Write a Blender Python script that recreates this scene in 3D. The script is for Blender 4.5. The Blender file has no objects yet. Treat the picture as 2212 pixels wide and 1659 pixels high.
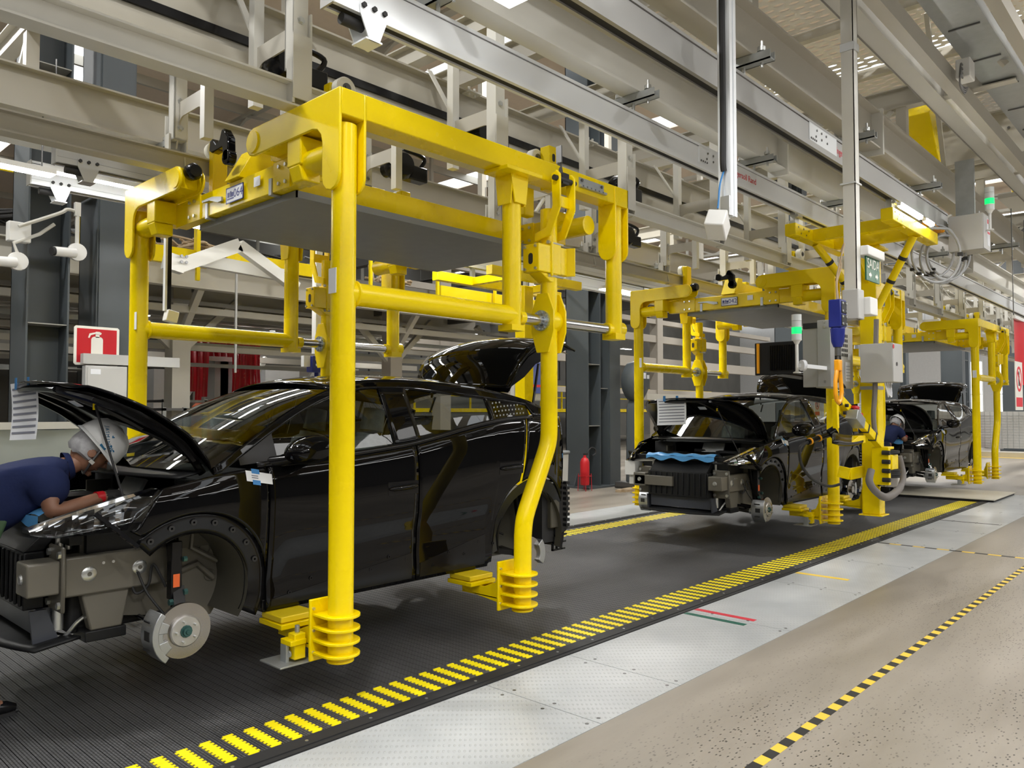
import bpy, bmesh, math, random
from mathutils import Vector, Matrix
random.seed(7)
S = bpy.context.scene
COL = S.collection
PI = math.pi
# ---------------------------------------------------------------- camera
F_PX = 1680.0
pit = math.atan(60.5 / F_PX)
yaw = math.atan(1564.0 / math.hypot(F_PX, 60.5))
fw = Vector((math.cos(yaw) * math.cos(pit), math.sin(yaw) * math.cos(pit), math.sin(pit)))
rt = Vector((math.sin(yaw), -math.cos(yaw), 0))
up = rt.cross(fw)
cd = bpy.data.cameras.new('camera')
cam = bpy.data.objects.new('camera', cd)
COL.objects.link(cam)
cam.matrix_world = Matrix(((rt.x, up.x, -fw.x, 0), (rt.y, up.y, -fw.y, 0), (rt.z, up.z, -fw.z, 1.6), (0, 0, 0, 1)))
cd.sensor_fit = 'HORIZONTAL'
cd.sensor_width = 36.0
cd.lens = F_PX / 2212.0 * 36.0
cd.clip_start = 0.05
cd.clip_end = 300
S.camera = cam
# ---------------------------------------------------------------- world, exposure
w = bpy.data.worlds.new('daylight')
S.world = w
w.use_nodes = True
w.node_tree.nodes['Background'].inputs[0].default_value = (0.93, 0.97, 1.0, 1)
w.node_tree.nodes['Background'].inputs[1].default_value = 3.0
S.view_settings.view_transform = 'Standard'
S.view_settings.look = 'None'
S.view_settings.gamma = 1.0
S.view_settings.use_curve_mapping = False
S.view_settings.exposure = 0.22
TUBE_W = 34.0      # emission of the LED tubes and panels
FILL_P = 330.0      # watts of each unseen lamp added under the roof for fill


def fill_bays():
    """Added fill lamps, unseen, under the roof: a shallow housing with a round lamp under it."""
    for i in range(5):
        for j in range(4):
            x, y = -1 + i * 11.0, -7 + j * 7.5
            t = thing('fill_bay_lamp', 'added round fill lamp hung unseen under the hall roof', 'lamp', (x, y, 8.45), group='added fill lamps under the roof')
            g = G(); g.lathe([(0, .22), (.12, .22), (.3, .05), (.32, 0), (0, 0.02)], (0, 0, 0), 24)
            g.obj('housing', M['galv'], t)
            g = G(); g.cyl((0, 0, .2), (0, 0, .27), .015, 8)
            g.obj('suspension_rod', M['steel_dark'], t)
            ld = bpy.data.lights.new('fill_light', 'AREA'); ld.shape = 'DISK'; ld.size = .6; ld.energy = FILL_P
            ld.color = (1, .985, .95)
            lo = bpy.data.objects.new('fill_light', ld); COL.objects.link(lo); lo.parent = t; lo.location = (0, 0, -.02)


# ---------------------------------------------------------------- geometry helper
SPLIT = {'end_box', 'stop_buffer', 'locator_shoe', 'pivot_roll', 'hanger_post', 'joint_plate', 'joint_bolt', 'tray_clip', 'hub_bolt', 'clip_hole', 'strut_bolt', 'rail_stud',
         'wheel_stud', 'beam_bolt', 'strap', 'cable_strap', 'guide_roller', 'bolt', 'clamp', 'knee_brace', 'clamp_bolt', 'foot_bolt', 'screw', 'door_clip', 'cover_bolt', 'leg_stud',
         'handle_ring', 'link_band', 'blue_tape', 'gusset', 'post_cheek', 'bar_socket', 'cable_tie', 'push_button', 'stand', 'headlamp_bezel', 'drain_pipe',
         'trolley', 'hanger', 'receiver_tube', 'table_row', 'label_plate', 'lamp_housing', 'work_lamp', 'diagonal_brace', 'pivot_pin', 'panel_bead', 'rivet', 'toggle', 'stiffener', 'eye'}


STUFF = {'kerb_screw', 'vent_hole', 'duct_clip', 'fence_wire', 'glass_dot', 'cooling_fin', 'label_print', 'cable_gland', 'rear_grip'}


class G:
    def __init__(s):
        s.v = []; s.f = []; s.m = []; s.mi = 0

    def add(s, vs, fs):
        o = len(s.v)
        s.v += [tuple(p) for p in vs]
        s.f += [tuple(i + o for i in f) for f in fs]
        s.m += [s.mi] * len(fs)
        return s

    def bx(s, x0, x1, y0, y1, z0, z1):
        vs = [(x, y, z) for z in (z0, z1) for y in (y0, y1) for x in (x0, x1)]
        return s.add(vs, [(0, 2, 3, 1), (4, 5, 7, 6), (0, 1, 5, 4), (2, 6, 7, 3), (0, 4, 6, 2), (1, 3, 7, 5)])

    def box(s, c, d, rot=None):
        h = [q / 2 for q in d]
        vs = [Vector((x * h[0], y * h[1], z * h[2])) for z in (-1, 1) for y in (-1, 1) for x in (-1, 1)]
        if rot is not None:
            vs = [rot @ p for p in vs]
        vs = [p + Vector(c) for p in vs]
        return s.add(vs, [(0, 2, 3, 1), (4, 5, 7, 6), (0, 1, 5, 4), (2, 6, 7, 3), (0, 4, 6, 2), (1, 3, 7, 5)])

    def beam(s, a, b, wd, ht, upv=(0, 0, 1)):
        a, b = Vector(a), Vector(b)
        d = b - a; L = d.length; d.normalize()
        u = Vector(upv)
        if abs(d.dot(u)) > .99: u = Vector((1, 0, 0))
        sd = d.cross(u).normalized(); u = sd.cross(d)
        return s.box((a + b) / 2, (L, wd, ht), Matrix((d, sd, u)).transposed())

    def cyl(s, a, b, r, n=16, r2=None, caps=True):
        a, b = Vector(a), Vector(b)
        r2 = r if r2 is None else r2
        d = (b - a).normalized()
        u = d.orthogonal().normalized(); w_ = d.cross(u)
        vs = []
        for p, q in ((a, r), (b, r2)):
            for i in range(n):
                t = 2 * PI * i / n
                vs.append(p + (u * math.cos(t) + w_ * math.sin(t)) * q)
        fs = [(i, (i + 1) % n, n + (i + 1) % n, n + i) for i in range(n)]
        if caps: fs += [tuple(range(n - 1, -1, -1)), tuple(range(n, 2 * n))]
        return s.add(vs, fs)

    def tube(s, path, r, n=10, caps=True):
        P = [Vector(p) for p in path]
        rr = r if isinstance(r, (list, tuple)) else [r] * len(P)
        vs = []; u = None
        for i, p in enumerate(P):
            d = (P[min(i + 1, len(P) - 1)] - P[max(i - 1, 0)])
            d = d.normalized() if d.length > 1e-9 else Vector((0, 0, 1))
            if u is None: u = d.orthogonal().normalized()
            u = (u - d * u.dot(d)); u = u.normalized() if u.length > 1e-6 else d.orthogonal().normalized()
            w_ = d.cross(u)
            for k in range(n):
                t = 2 * PI * k / n
                vs.append(p + (u * math.cos(t) + w_ * math.sin(t)) * rr[i])
        fs = []
        for i in range(len(P) - 1):
            for k in range(n):
                a = i * n + k; b = i * n + (k + 1) % n
                fs.append((a, b, b + n, a + n))
        if caps: fs += [tuple(range(n - 1, -1, -1)), tuple(range((len(P) - 1) * n, len(P) * n))]
        return s.add(vs, fs)

    def prism(s, poly, ax, a, b):
        """poly of 2D points in the plane normal to ax ('x': (y,z), 'y': (x,z), 'z': (x,y)), from a to b."""
        def P(p, t):
            return (t, p[0], p[1]) if ax == 'x' else ((p[0], t, p[1]) if ax == 'y' else (p[0], p[1], t))
        n = len(poly)
        ar = sum(poly[i][0] * poly[(i + 1) % n][1] - poly[(i + 1) % n][0] * poly[i][1] for i in range(n))
        if (ar < 0) != (ax == 'y'): poly = poly[::-1]
        if a > b: a, b = b, a
        vs = [P(p, a) for p in poly] + [P(p, b) for p in poly]
        fs = [(i, (i + 1) % n, n + (i + 1) % n, n + i) for i in range(n)]
        fs += [tuple(range(n - 1, -1, -1)), tuple(range(n, 2 * n))]
        return s.add(vs, fs)

    def lathe(s, prof, o, n=20, ax='z'):
        o = Vector(o); vs = []
        for r, h in prof:
            for k in range(n):
                t = 2 * PI * k / n
                a, b = r * math.cos(t), r * math.sin(t)
                vs.append(o + (Vector((a, b, h)) if ax == 'z' else (Vector((h, a, b)) if ax == 'x' else Vector((b, h, a)))))
        fs = []
        for i in range(len(prof) - 1):
            for k in range(n):
                a = i * n + k; b = i * n + (k + 1) % n
                fs.append((a, b, b + n, a + n))
        return s.add(vs, fs)

    def grid(s, fn, nu, nv, flip=False):
        vs = [fn(i / nu, j / nv) for i in range(nu + 1) for j in range(nv + 1)]
        fs = []
        for i in range(nu):
            for j in range(nv):
                a = i * (nv + 1) + j
                q = (a, a + nv + 1, a + nv + 2, a + 1)
                fs.append(q[::-1] if flip else q)
        return s.add(vs, fs)

    def xf(s, mtx):
        s.v = [tuple(mtx @ Vector(p)) for p in s.v]
        return s

    def mesh(s, name, mats, ang=40):
        me = bpy.data.meshes.new(name)
        me.from_pydata(s.v, [], s.f)
        for m_ in (mats if isinstance(mats, (list, tuple)) else [mats]): me.materials.append(m_)
        me.polygons.foreach_set('material_index', s.m)
        if ang:
            me.polygons.foreach_set('use_smooth', [True] * len(s.f))
            me.update()
            me.set_sharp_from_angle(angle=math.radians(ang))
        me.update()
        return me

    def pieces(s):
        # loose pieces; pieces that touch or overlap stay one
        par = list(range(len(s.v)))
        def fd(a):
            while par[a] != a: par[a] = par[par[a]]; a = par[a]
            return a
        for f in s.f:
            for q in f[1:]: par[fd(q)] = fd(f[0])
        gr = {}
        for i, f in enumerate(s.f): gr.setdefault(fd(f[0]), []).append(i)
        L = []
        for fs in gr.values():
            vs = [s.v[q] for i in fs for q in s.f[i]]
            L.append([fs, [min(v[k] for v in vs) for k in range(3)], [max(v[k] for v in vs) for k in range(3)]])
        ch = True
        while ch:
            ch = False
            for i in range(len(L)):
                for j in range(i + 1, len(L)):
                    if all(L[i][1][k] <= L[j][2][k] + .001 and L[j][1][k] <= L[i][2][k] + .001 for k in range(3)):
                        L[i] = [L[i][0] + L[j][0], [min(a, b) for a, b in zip(L[i][1], L[j][1])], [max(a, b) for a, b in zip(L[i][2], L[j][2])]]
                        del L[j]; ch = True; break
                if ch: break
        out = []
        for fs, _, _ in L:
            g = G(); mp = {}
            for i in fs:
                nf = []
                for q in s.f[i]:
                    if q not in mp: mp[q] = len(g.v); g.v.append(s.v[q])
                    nf.append(mp[q])
                g.f.append(tuple(nf)); g.m.append(s.m[i])
            out.append(g)
        return out

    def obj(s, name, mats, parent=None, ang=40, bev=0, thick=0, sub=0, whole=False):
        if not whole and name in SPLIT:
            os_ = [p.obj(name, mats, parent, ang, bev, thick, sub, True) for p in s.pieces()]
            return os_[0]
        o = bpy.data.objects.new(name, s.mesh(name, mats, ang))
        if name in STUFF: o['kind'] = 'stuff'
        COL.objects.link(o)
        if parent is not None: o.parent = parent
        if sub:
            md = o.modifiers.new('sub', 'SUBSURF'); md.levels = sub; md.render_levels = sub
        if thick:
            md = o.modifiers.new('thick', 'SOLIDIFY'); md.thickness = thick; md.offset = -1
        if bev:
            md = o.modifiers.new('bevel', 'BEVEL'); md.width = bev; md.segments = 2; md.limit_method = 'ANGLE'; md.angle_limit = math.radians(50)
            md.harden_normals = False
        return o


def tag(o, label=None, cat=None, group=None, kind=None):
    if label: o['label'] = label
    if cat: o['category'] = cat
    if group: o['group'] = group
    if kind: o['kind'] = kind
    return o


def thing(name, label, cat, loc=(0, 0, 0), rz=0, group=None):
    o = bpy.data.objects.new(name, None)
    COL.objects.link(o)
    o.empty_display_size = .1
    o.location = loc; o.rotation_euler = (0, 0, rz)
    return tag(o, label, cat, group)


def struct(o):
    o['kind'] = 'structure'
    return o


KIDS = {}


def copy_tree(o, parent=None):
    c = o.copy(); COL.objects.link(c)
    if parent is not None: c.parent = parent
    for ch in list(o.children): copy_tree(ch, c)
    return c


def arc(cx, cy, r, a0, a1, n=8):
    return [(cx + r * math.cos(math.radians(a0 + (a1 - a0) * i / n)), cy + r * math.sin(math.radians(a0 + (a1 - a0) * i / n))) for i in range(n + 1)]


def lerp(a, b, t): return a + (b - a) * t


def interp(tab, x):
    if x <= tab[0][0]: return tab[0][1]
    for (a, p), (b, q) in zip(tab, tab[1:]):
        if x <= b: return p + (q - p) * (x - a) / (b - a)
    return tab[-1][1]


def smooth_tab(tab):
    """Catmull-Rom evaluated table."""
    X = [p[0] for p in tab]; Y = [p[1] for p in tab]
    n = len(tab)
    mm = []
    for i in range(n):
        a, b = max(i - 1, 0), min(i + 1, n - 1)
        mm.append((Y[b] - Y[a]) / (X[b] - X[a]))

    def f(x):
        if x <= X[0]: return Y[0]
        if x >= X[-1]: return Y[-1]
        for i in range(n - 1):
            if x <= X[i + 1]:
                h = X[i + 1] - X[i]; t = (x - X[i]) / h
                return ((2 * t ** 3 - 3 * t * t + 1) * Y[i] + (t ** 3 - 2 * t * t + t) * h * mm[i] + (-2 * t ** 3 + 3 * t * t) * Y[i + 1] + (t ** 3 - t * t) * h * mm[i + 1])
    return f


def spline(pts, n=6):
    P = [Vector(p) for p in pts]; out = []
    for i in range(len(P) - 1):
        p0, p1, p2, p3 = P[max(i - 1, 0)], P[i], P[i + 1], P[min(i + 2, len(P) - 1)]
        for k in range(n):
            t = k / n
            out.append(0.5 * ((2 * p1) + (p2 - p0) * t + (2 * p0 - 5 * p1 + 4 * p2 - p3) * t * t + (3 * p1 - p0 - 3 * p2 + p3) * t ** 3))
    out.append(P[-1])
    return out


def bolt(g, c, ax, r=.012, h=.01):
    c = Vector(c); a = Vector(ax)
    g.cyl(c, c + a * h, r, 6)


def text(s_, name, mtl, parent, size, loc, right, upv, depth=.001, align='CENTER', squash=1.0):
    cu = bpy.data.curves.new('txt', 'FONT'); cu.body = s_; cu.size = size; cu.extrude = depth
    cu.align_x = align; cu.align_y = 'CENTER'; cu.resolution_u = 3
    to = bpy.data.objects.new('txt', cu); COL.objects.link(to)
    bpy.context.view_layer.update()
    me = bpy.data.meshes.new_from_object(to)
    bpy.data.objects.remove(to)
    r = Vector(right).normalized(); u = Vector(upv).normalized(); nn = r.cross(u)
    mt = Matrix(((r.x * squash, u.x, nn.x, loc[0]), (r.y * squash, u.y, nn.y, loc[1]), (r.z * squash, u.z, nn.z, loc[2]), (0, 0, 0, 1)))
    me.transform(mt)
    me.materials.clear(); me.materials.append(mtl)
    o = bpy.data.objects.new(name, me); COL.objects.link(o)
    if parent is not None: o.parent = parent
    return o


# ---------------------------------------------------------------- materials
M = {}


def mat(key, col, rough=.5, metal=0, var=.06, scale=8.0, bump=0, bscale=60, coat=0, spec=.5, rvar=.08, emit=0, ecol=None):
    m_ = bpy.data.materials.new(key); m_.use_nodes = True
    nt = m_.node_tree; b = nt.nodes['Principled BSDF']
    b.inputs['Roughness'].default_value = rough
    b.inputs['Metallic'].default_value = metal
    b.inputs['Specular IOR Level'].default_value = spec
    b.inputs['Coat Weight'].default_value = coat
    b.inputs['Coat Roughness'].default_value = .03
    tc = nt.nodes.new('ShaderNodeTexCoord')
    nz = nt.nodes.new('ShaderNodeTexNoise'); nz.inputs['Scale'].default_value = scale; nz.inputs['Detail'].default_value = 4
    nt.links.new(tc.outputs['Object'], nz.inputs['Vector'])
    mx = nt.nodes.new('ShaderNodeMix'); mx.data_type = 'RGBA'
    c = list(col) + [1]
    mx.inputs[6].default_value = [max(0, q * (1 - var)) for q in c[:3]] + [1]
    mx.inputs[7].default_value = [min(1, q * (1 + var)) for q in c[:3]] + [1]
    nt.links.new(nz.outputs['Fac'], mx.inputs[0])
    nt.links.new(mx.outputs[2], b.inputs['Base Color'])
    if rvar:
        mr = nt.nodes.new('ShaderNodeMapRange')
        mr.inputs['To Min'].default_value = max(.01, rough - rvar); mr.inputs['To Max'].default_value = min(1, rough + rvar)
        nt.links.new(nz.outputs['Fac'], mr.inputs['Value']); nt.links.new(mr.outputs[0], b.inputs['Roughness'])
    if bump:
        n2 = nt.nodes.new('ShaderNodeTexNoise'); n2.inputs['Scale'].default_value = bscale
        nt.links.new(tc.outputs['Object'], n2.inputs['Vector'])
        bp = nt.nodes.new('ShaderNodeBump'); bp.inputs['Strength'].default_value = bump; bp.inputs['Distance'].default_value = .01
        nt.links.new(n2.outputs['Fac'], bp.inputs['Height']); nt.links.new(bp.outputs[0], b.inputs['Normal'])
    if emit:
        b.inputs['Emission Color'].default_value = list(ecol or col) + [1]
        b.inputs['Emission Strength'].default_value = emit
    M[key] = m_
    return m_


mat('yellow', (.92, .69, .0), .27, var=.04, scale=3, spec=.32, bump=.02, bscale=25)
mat('yellow_pad', (.78, .58, .01), .45, var=.05)
mat('strip_yellow', (.92, .76, .005), .5, var=.06, scale=30)
mat('hook_orange', (.85, .36, .008), .35)
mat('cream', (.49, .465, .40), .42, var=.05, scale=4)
mat('cream_light', (.68, .67, .62), .35, var=.04, scale=4)  # also stands for lit steel: lamp brightness is raised into the colour
mat('alu', (.84, .87, .90), .34, metal=.2, var=.03, scale=3)  # lit copy of the rail aluminium, the lamps' brightness put into its colour
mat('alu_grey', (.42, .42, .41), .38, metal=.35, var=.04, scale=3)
mat('galv', (.42, .44, .44), .38, metal=.6, var=.15, scale=14)
mat('steel', (.52, .52, .51), .22, metal=1, var=.05, rvar=.05)
mat('steel_dark', (.18, .18, .18), .35, metal=.8)
mat('zinc', (.62, .63, .62), .3, metal=.85, var=.06)
mat('flange_blue', (.55, .62, .70), .28, metal=.9, var=.12, scale=40)
mat('tray', (.22, .235, .245), .45, var=.03, spec=.4)
mat('column', (.068, .080, .088), .42, var=.12, scale=2)
mat('column_edge', (.30, .29, .26), .6)
mat('paint', (.003, .003, .0036), .025, var=.0, coat=0, rvar=0, spec=.27)
mat('black_satin', (.007, .007, .008), .2, var=.1, rvar=.05, spec=.3)
mat('black_plastic', (.012, .0125, .0135), .45, spec=.3, var=.12, rvar=.05, bump=.05, bscale=150)
mat('grey_plastic', (.055, .06, .075), .42)
mat('rubber', (.018, .018, .019), .65)
mat('ecoat', (.145, .134, .108), .34, var=.08, scale=6, spec=.5)
mat('ecoat_dark', (.075, .07, .054), .38, var=.1, scale=6)
mat('chrome', (.85, .86, .88), .06, metal=1, var=.02, rvar=.02)
mat('disc', (.40, .375, .345), .26, metal=1, var=.18, scale=5, rvar=.06)
mat('disc_hat', (.58, .57, .56), .4, metal=.8, var=.05)
mat('caliper', (.50, .52, .54), .36, metal=.85, var=.08, bump=.1, bscale=120)
mat('green_nut', (.05, .13, .125), .35, metal=.5)
mat('white', (.80, .80, .78), .4, var=.03)
mat('white_gloss', (.82, .82, .81), .16, var=.02, rvar=.03)
mat('paper', (.78, .80, .84), .7, var=.02)
mat('paper_line', (.20, .21, .26), .7)
mat('blue_tape', (.03, .20, .50), .5, var=.06)
mat('blue_guard', (.10, .34, .68), .35, var=.05)
mat('shirt', (.012, .019, .066), .85, var=.15, scale=10, bump=.25, bscale=25, spec=.2)
mat('trousers', (.016, .022, .05), .85, var=.15, spec=.2)
mat('skin', (.25, .12, .072), .48, var=.08, scale=20)
mat('hair', (.01, .008, .007), .5)
mat('net', (.32, .32, .33), .4, var=.3, scale=60)
mat('glove', (.012, .012, .012), .7)
mat('red', (.55, .012, .02), .4, var=.05)
mat('sign_red', (.52, .01, .022), .35, var=.03)
mat('sign_white', (.80, .79, .72), .4, var=.02)
mat('sign_green', (.012, .12, .05), .4)
mat('green_lamp', (.02, .6, .2), .3, emit=1.0, ecol=(.0, .85, .16))
mat('lamp_clear', (.70, .74, .74), .25)
mat('tube_light', (1, 1, 1), .5, emit=TUBE_W, ecol=(1, .99, .97))
mat('window_light', (.9, .95, 1), .5, emit=3.0, ecol=(.92, .97, 1))
mat('panel_light', (1, 1, 1), .5, emit=4.5, ecol=(1, .99, .97))
mat('bay_wall', (.17, .165, .15), .8, var=.25, scale=1.2)
mat('box_grey', (.50, .50, .485), .45, var=.03)
mat('hoist_blue', (.012, .022, .20), .35)
mat('cable_grey', (.36, .37, .38), .4)
mat('sleeve', (.17, .155, .145), .7, bump=.2)
mat('red_strip', (.42, .006, .014), .25, var=.15)
mat('beige', (.36, .325, .275), .6, var=.05)
mat('roof', (.72, .60, .48), .7, var=.06)
mat('deck_dark', (.10, .095, .085), .7)
mat('wall', (.13, .125, .115), .8, var=.06, scale=1)
mat('white_panel', (.74, .74, .73), .6)
mat('orange_sticker', (.80, .14, .03), .5)
mat('plastic_wrap', (.55, .60, .62), .2, var=.4, scale=18, bump=.6, bscale=16)
mat('seat', (.02, .02, .022), .7)
mat('green_pouch', (.05, .10, .045), .7, var=.3)
mat('helmet', (.80, .81, .81), .15, var=.01, rvar=.02)
mat('ink_blue', (.02, .16, .33), .5)
mat('print_red', (.70, .03, .05), .5)
mat('wood', (.45, .34, .22), .7, var=.2, scale=12)
mat('silver_car', (.34, .36, .37), .2, metal=.6, coat=.6)
mat('screen_blue', (.03, .05, .16), .2, emit=.5, ecol=(.06, .08, .22))
mat('fabric_grey', (.40, .44, .42), .75, var=.06, scale=3, bump=.3, bscale=3)
mat('tape_black', (.022, .022, .022), .55)
mat('tape_yellow', (.80, .55, .06), .5, var=.08, scale=20)
mat('tape_green', (.015, .11, .075), .5)
mat('tape_red', (.58, .03, .05), .5)
mat('plaster_strip', (.66, .62, .52), .55, var=.06)


def glass(key, tint, refl=1.0):
    m_ = bpy.data.materials.new(key); m_.use_nodes = True
    nt = m_.node_tree
    for n in list(nt.nodes): nt.nodes.remove(n)
    out = nt.nodes.new('ShaderNodeOutputMaterial')
    tr = nt.nodes.new('ShaderNodeBsdfTransparent'); tr.inputs[0].default_value = (*tint, 1)
    gl = nt.nodes.new('ShaderNodeBsdfGlossy'); gl.inputs['Roughness'].default_value = .01
    fr = nt.nodes.new('ShaderNodeFresnel'); fr.inputs[0].default_value = 1.6
    mx = nt.nodes.new('ShaderNodeMixShader')
    nt.links.new(fr.outputs[0], mx.inputs[0]); nt.links.new(tr.outputs[0], mx.inputs[1]); nt.links.new(gl.outputs[0], mx.inputs[2])
    nt.links.new(mx.outputs[0], out.inputs[0])
    M[key] = m_


glass('glass', (.50, .53, .50))
glass('glass_dark', (.05, .05, .055))
glass('lens', (.80, .82, .84))


def nodes(key):
    m_ = bpy.data.materials.new(key); m_.use_nodes = True
    M[key] = m_
    nt = m_.node_tree
    return nt, nt.nodes['Principled BSDF'], nt.nodes.new('ShaderNodeTexCoord')


def N(nt, kind, **kw):
    n = nt.nodes.new('ShaderNode' + kind)
    for k, v in kw.items(): setattr(n, k, v)
    return n


def ramp(nt, a, b, ca, cb):
    r = nt.nodes.new('ShaderNodeValToRGB')
    r.color_ramp.elements[0].position = a; r.color_ramp.elements[1].position = b
    r.color_ramp.elements[0].color = (*ca, 1); r.color_ramp.elements[1].color = (*cb, 1)
    return r


# concrete with exposed dark chips
nt, b, tc = nodes('concrete')
n1 = N(nt, 'TexNoise'); n1.inputs['Scale'].default_value = .9; n1.inputs['Detail'].default_value = 6; n1.inputs['Roughness'].default_value = .65
mp = N(nt, 'Mapping'); mp.inputs['Scale'].default_value = (.35, 1.6, 1)
nt.links.new(tc.outputs['Object'], mp.inputs[0]); nt.links.new(mp.outputs[0], n1.inputs['Vector'])
r1 = ramp(nt, .28, .74, (.205, .182, .150), (.37, .335, .285)); nt.links.new(n1.outputs['Fac'], r1.inputs[0])
vo = N(nt, 'TexVoronoi'); vo.inputs['Scale'].default_value = 46; vo.inputs['Randomness'].default_value = 1.0
mv = N(nt, 'Mapping'); mv.inputs['Scale'].default_value = (.62, 1.35, 1); mv.inputs['Rotation'].default_value = (0, 0, .5)
nt.links.new(tc.outputs['Object'], mv.inputs[0]); nt.links.new(mv.outputs[0], vo.inputs['Vector'])
n2 = N(nt, 'TexNoise'); n2.inputs['Scale'].default_value = 1.3; n2.inputs['Detail'].default_value = 3; nt.links.new(mp.outputs[0], n2.inputs['Vector'])
r2 = ramp(nt, .16, .34, (1, 1, 1), (0, 0, 0)); nt.links.new(vo.outputs['Distance'], r2.inputs[0])
# only some cells carry a chip
sp = N(nt, 'SeparateColor'); nt.links.new(vo.outputs['Color'], sp.inputs[0])
gt = N(nt, 'Math', operation='GREATER_THAN'); gt.inputs[1].default_value = .38; nt.links.new(sp.outputs[0], gt.inputs[0])
mu = N(nt, 'Math', operation='MULTIPLY'); nt.links.new(r2.outputs[0], mu.inputs[0]); nt.links.new(gt.outputs[0], mu.inputs[1])
# denser to the walkway side (object y small)
sx = N(nt, 'SeparateXYZ'); nt.links.new(tc.outputs['Object'], sx.inputs[0])
mr = N(nt, 'MapRange'); mr.inputs['From Min'].default_value = 2.35; mr.inputs['From Max'].default_value = 1.85; nt.links.new(sx.outputs[1], mr.inputs['Value'])
r3 = ramp(nt, .34, .58, (.12, .12, .12), (1, 1, 1)); nt.links.new(n2.outputs['Fac'], r3.inputs[0])
m2 = N(nt, 'Math', operation='MULTIPLY'); nt.links.new(mu.outputs[0], m2.inputs[0]); nt.links.new(mr.outputs[0], m2.inputs[1])
m3 = N(nt, 'Math', operation='MULTIPLY'); nt.links.new(m2.outputs[0], m3.inputs[0]); nt.links.new(r3.outputs[0], m3.inputs[1])
mx = N(nt, 'Mix', data_type='RGBA'); nt.links.new(m3.outputs[0], mx.inputs[0]); nt.links.new(r1.outputs[0], mx.inputs[6]); mx.inputs[7].default_value = (.032, .028, .024, 1)
nt.links.new(mx.outputs[2], b.inputs['Base Color'])
rr = ramp(nt, .3, .7, (.28, .28, .28), (.5, .5, .5)); nt.links.new(n1.outputs['Fac'], rr.inputs[0]); nt.links.new(rr.outputs[0], b.inputs['Roughness'])

# tread plate: light grey paint over raised lozenges set in alternating directions
nt, b, tc = nodes('tread')
mp = N(nt, 'Mapping'); mp.inputs['Scale'].default_value = (1, 1, 1); nt.links.new(tc.outputs['Object'], mp.inputs[0])
w1 = N(nt, 'TexWave'); w1.bands_direction = 'X'; w1.inputs['Scale'].default_value = 12.5
w2 = N(nt, 'TexWave'); w2.bands_direction = 'Y'; w2.inputs['Scale'].default_value = 5.0
rot = N(nt, 'Mapping'); rot.inputs['Rotation'].default_value = (0, 0, math.radians(45)); nt.links.new(tc.outputs['Object'], rot.inputs[0])
nt.links.new(rot.outputs[0], w1.inputs['Vector']); nt.links.new(rot.outputs[0], w2.inputs['Vector'])
mu = N(nt, 'Math', operation='MULTIPLY'); nt.links.new(w1.outputs['Fac'], mu.inputs[0]); nt.links.new(w2.outputs['Fac'], mu.inputs[1])
ra = ramp(nt, .55, .75, (0, 0, 0), (1, 1, 1)); nt.links.new(mu.outputs[0], ra.inputs[0])
bp = N(nt, 'Bump'); bp.inputs['Strength'].default_value = .55; bp.inputs['Distance'].default_value = .004
nt.links.new(ra.outputs[0], bp.inputs['Height']); nt.links.new(bp.outputs[0], b.inputs['Normal'])
nz = N(nt, 'TexNoise'); nz.inputs['Scale'].default_value = 2.0; nz.inputs['Detail'].default_value = 6; nt.links.new(tc.outputs['Object'], nz.inputs['Vector'])
rc = ramp(nt, .3, .75, (.40, .42, .43), (.54, .555, .56)); nt.links.new(nz.outputs['Fac'], rc.inputs[0])
mw = N(nt, 'Mix', data_type='RGBA'); mw.inputs[7].default_value = (.42, .43, .43, 1)
mz = N(nt, 'Math', operation='MULTIPLY'); mz.inputs[1].default_value = .5; nt.links.new(ra.outputs[0], mz.inputs[0])
nt.links.new(mz.outputs[0], mw.inputs[0]); nt.links.new(rc.outputs[0], mw.inputs[6]); nt.links.new(mw.outputs[2], b.inputs['Base Color'])
b.inputs['Roughness'].default_value = .32

# black modular belt: rows of small lugs and slots
nt, b, tc = nodes('belt')
br = N(nt, 'TexBrick'); br.inputs['Scale'].default_value = 1.0
br.inputs['Brick Width'].default_value = .03; br.inputs['Row Height'].default_value = .0143; br.inputs['Mortar Size'].default_value = .0028; br.inputs['Mortar Smooth'].default_value = .3
br.inputs['Color1'].default_value = (.085, .086, .090, 1); br.inputs['Color2'].default_value = (.066, .067, .070, 1); br.inputs['Mortar'].default_value = (.018, .018, .019, 1)
mp = N(nt, 'Mapping'); mp.inputs['Rotation'].default_value = (0, 0, math.radians(90)); nt.links.new(tc.outputs['Object'], mp.inputs[0]); nt.links.new(mp.outputs[0], br.inputs['Vector'])
nz = N(nt, 'TexNoise'); nz.inputs['Scale'].default_value = 1.6; nz.inputs['Detail'].default_value = 5; 
oi = N(nt, 'NewGeometry'); nt.links.new(oi.outputs['Position'], nz.inputs['Vector'])
rc = ramp(nt, .3, .75, (.75, .75, .77), (1.5, 1.48, 1.45)); nt.links.new(nz.outputs['Fac'], rc.inputs[0])
ml = N(nt, 'Mix', data_type='RGBA', blend_type='MULTIPLY'); ml.inputs[0].default_value = 1
nt.links.new(br.outputs['Color'], ml.inputs[6]); nt.links.new(rc.outputs[0], ml.inputs[7]); nt.links.new(ml.outputs[2], b.inputs['Base Color'])
bp = N(nt, 'Bump'); bp.inputs['Strength'].default_value = .6; bp.inputs['Distance'].default_value = .004; bp.invert = True
nt.links.new(br.outputs['Fac'], bp.inputs['Height']); nt.links.new(bp.outputs[0], b.inputs['Normal'])
b.inputs['Roughness'].default_value = .5

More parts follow.
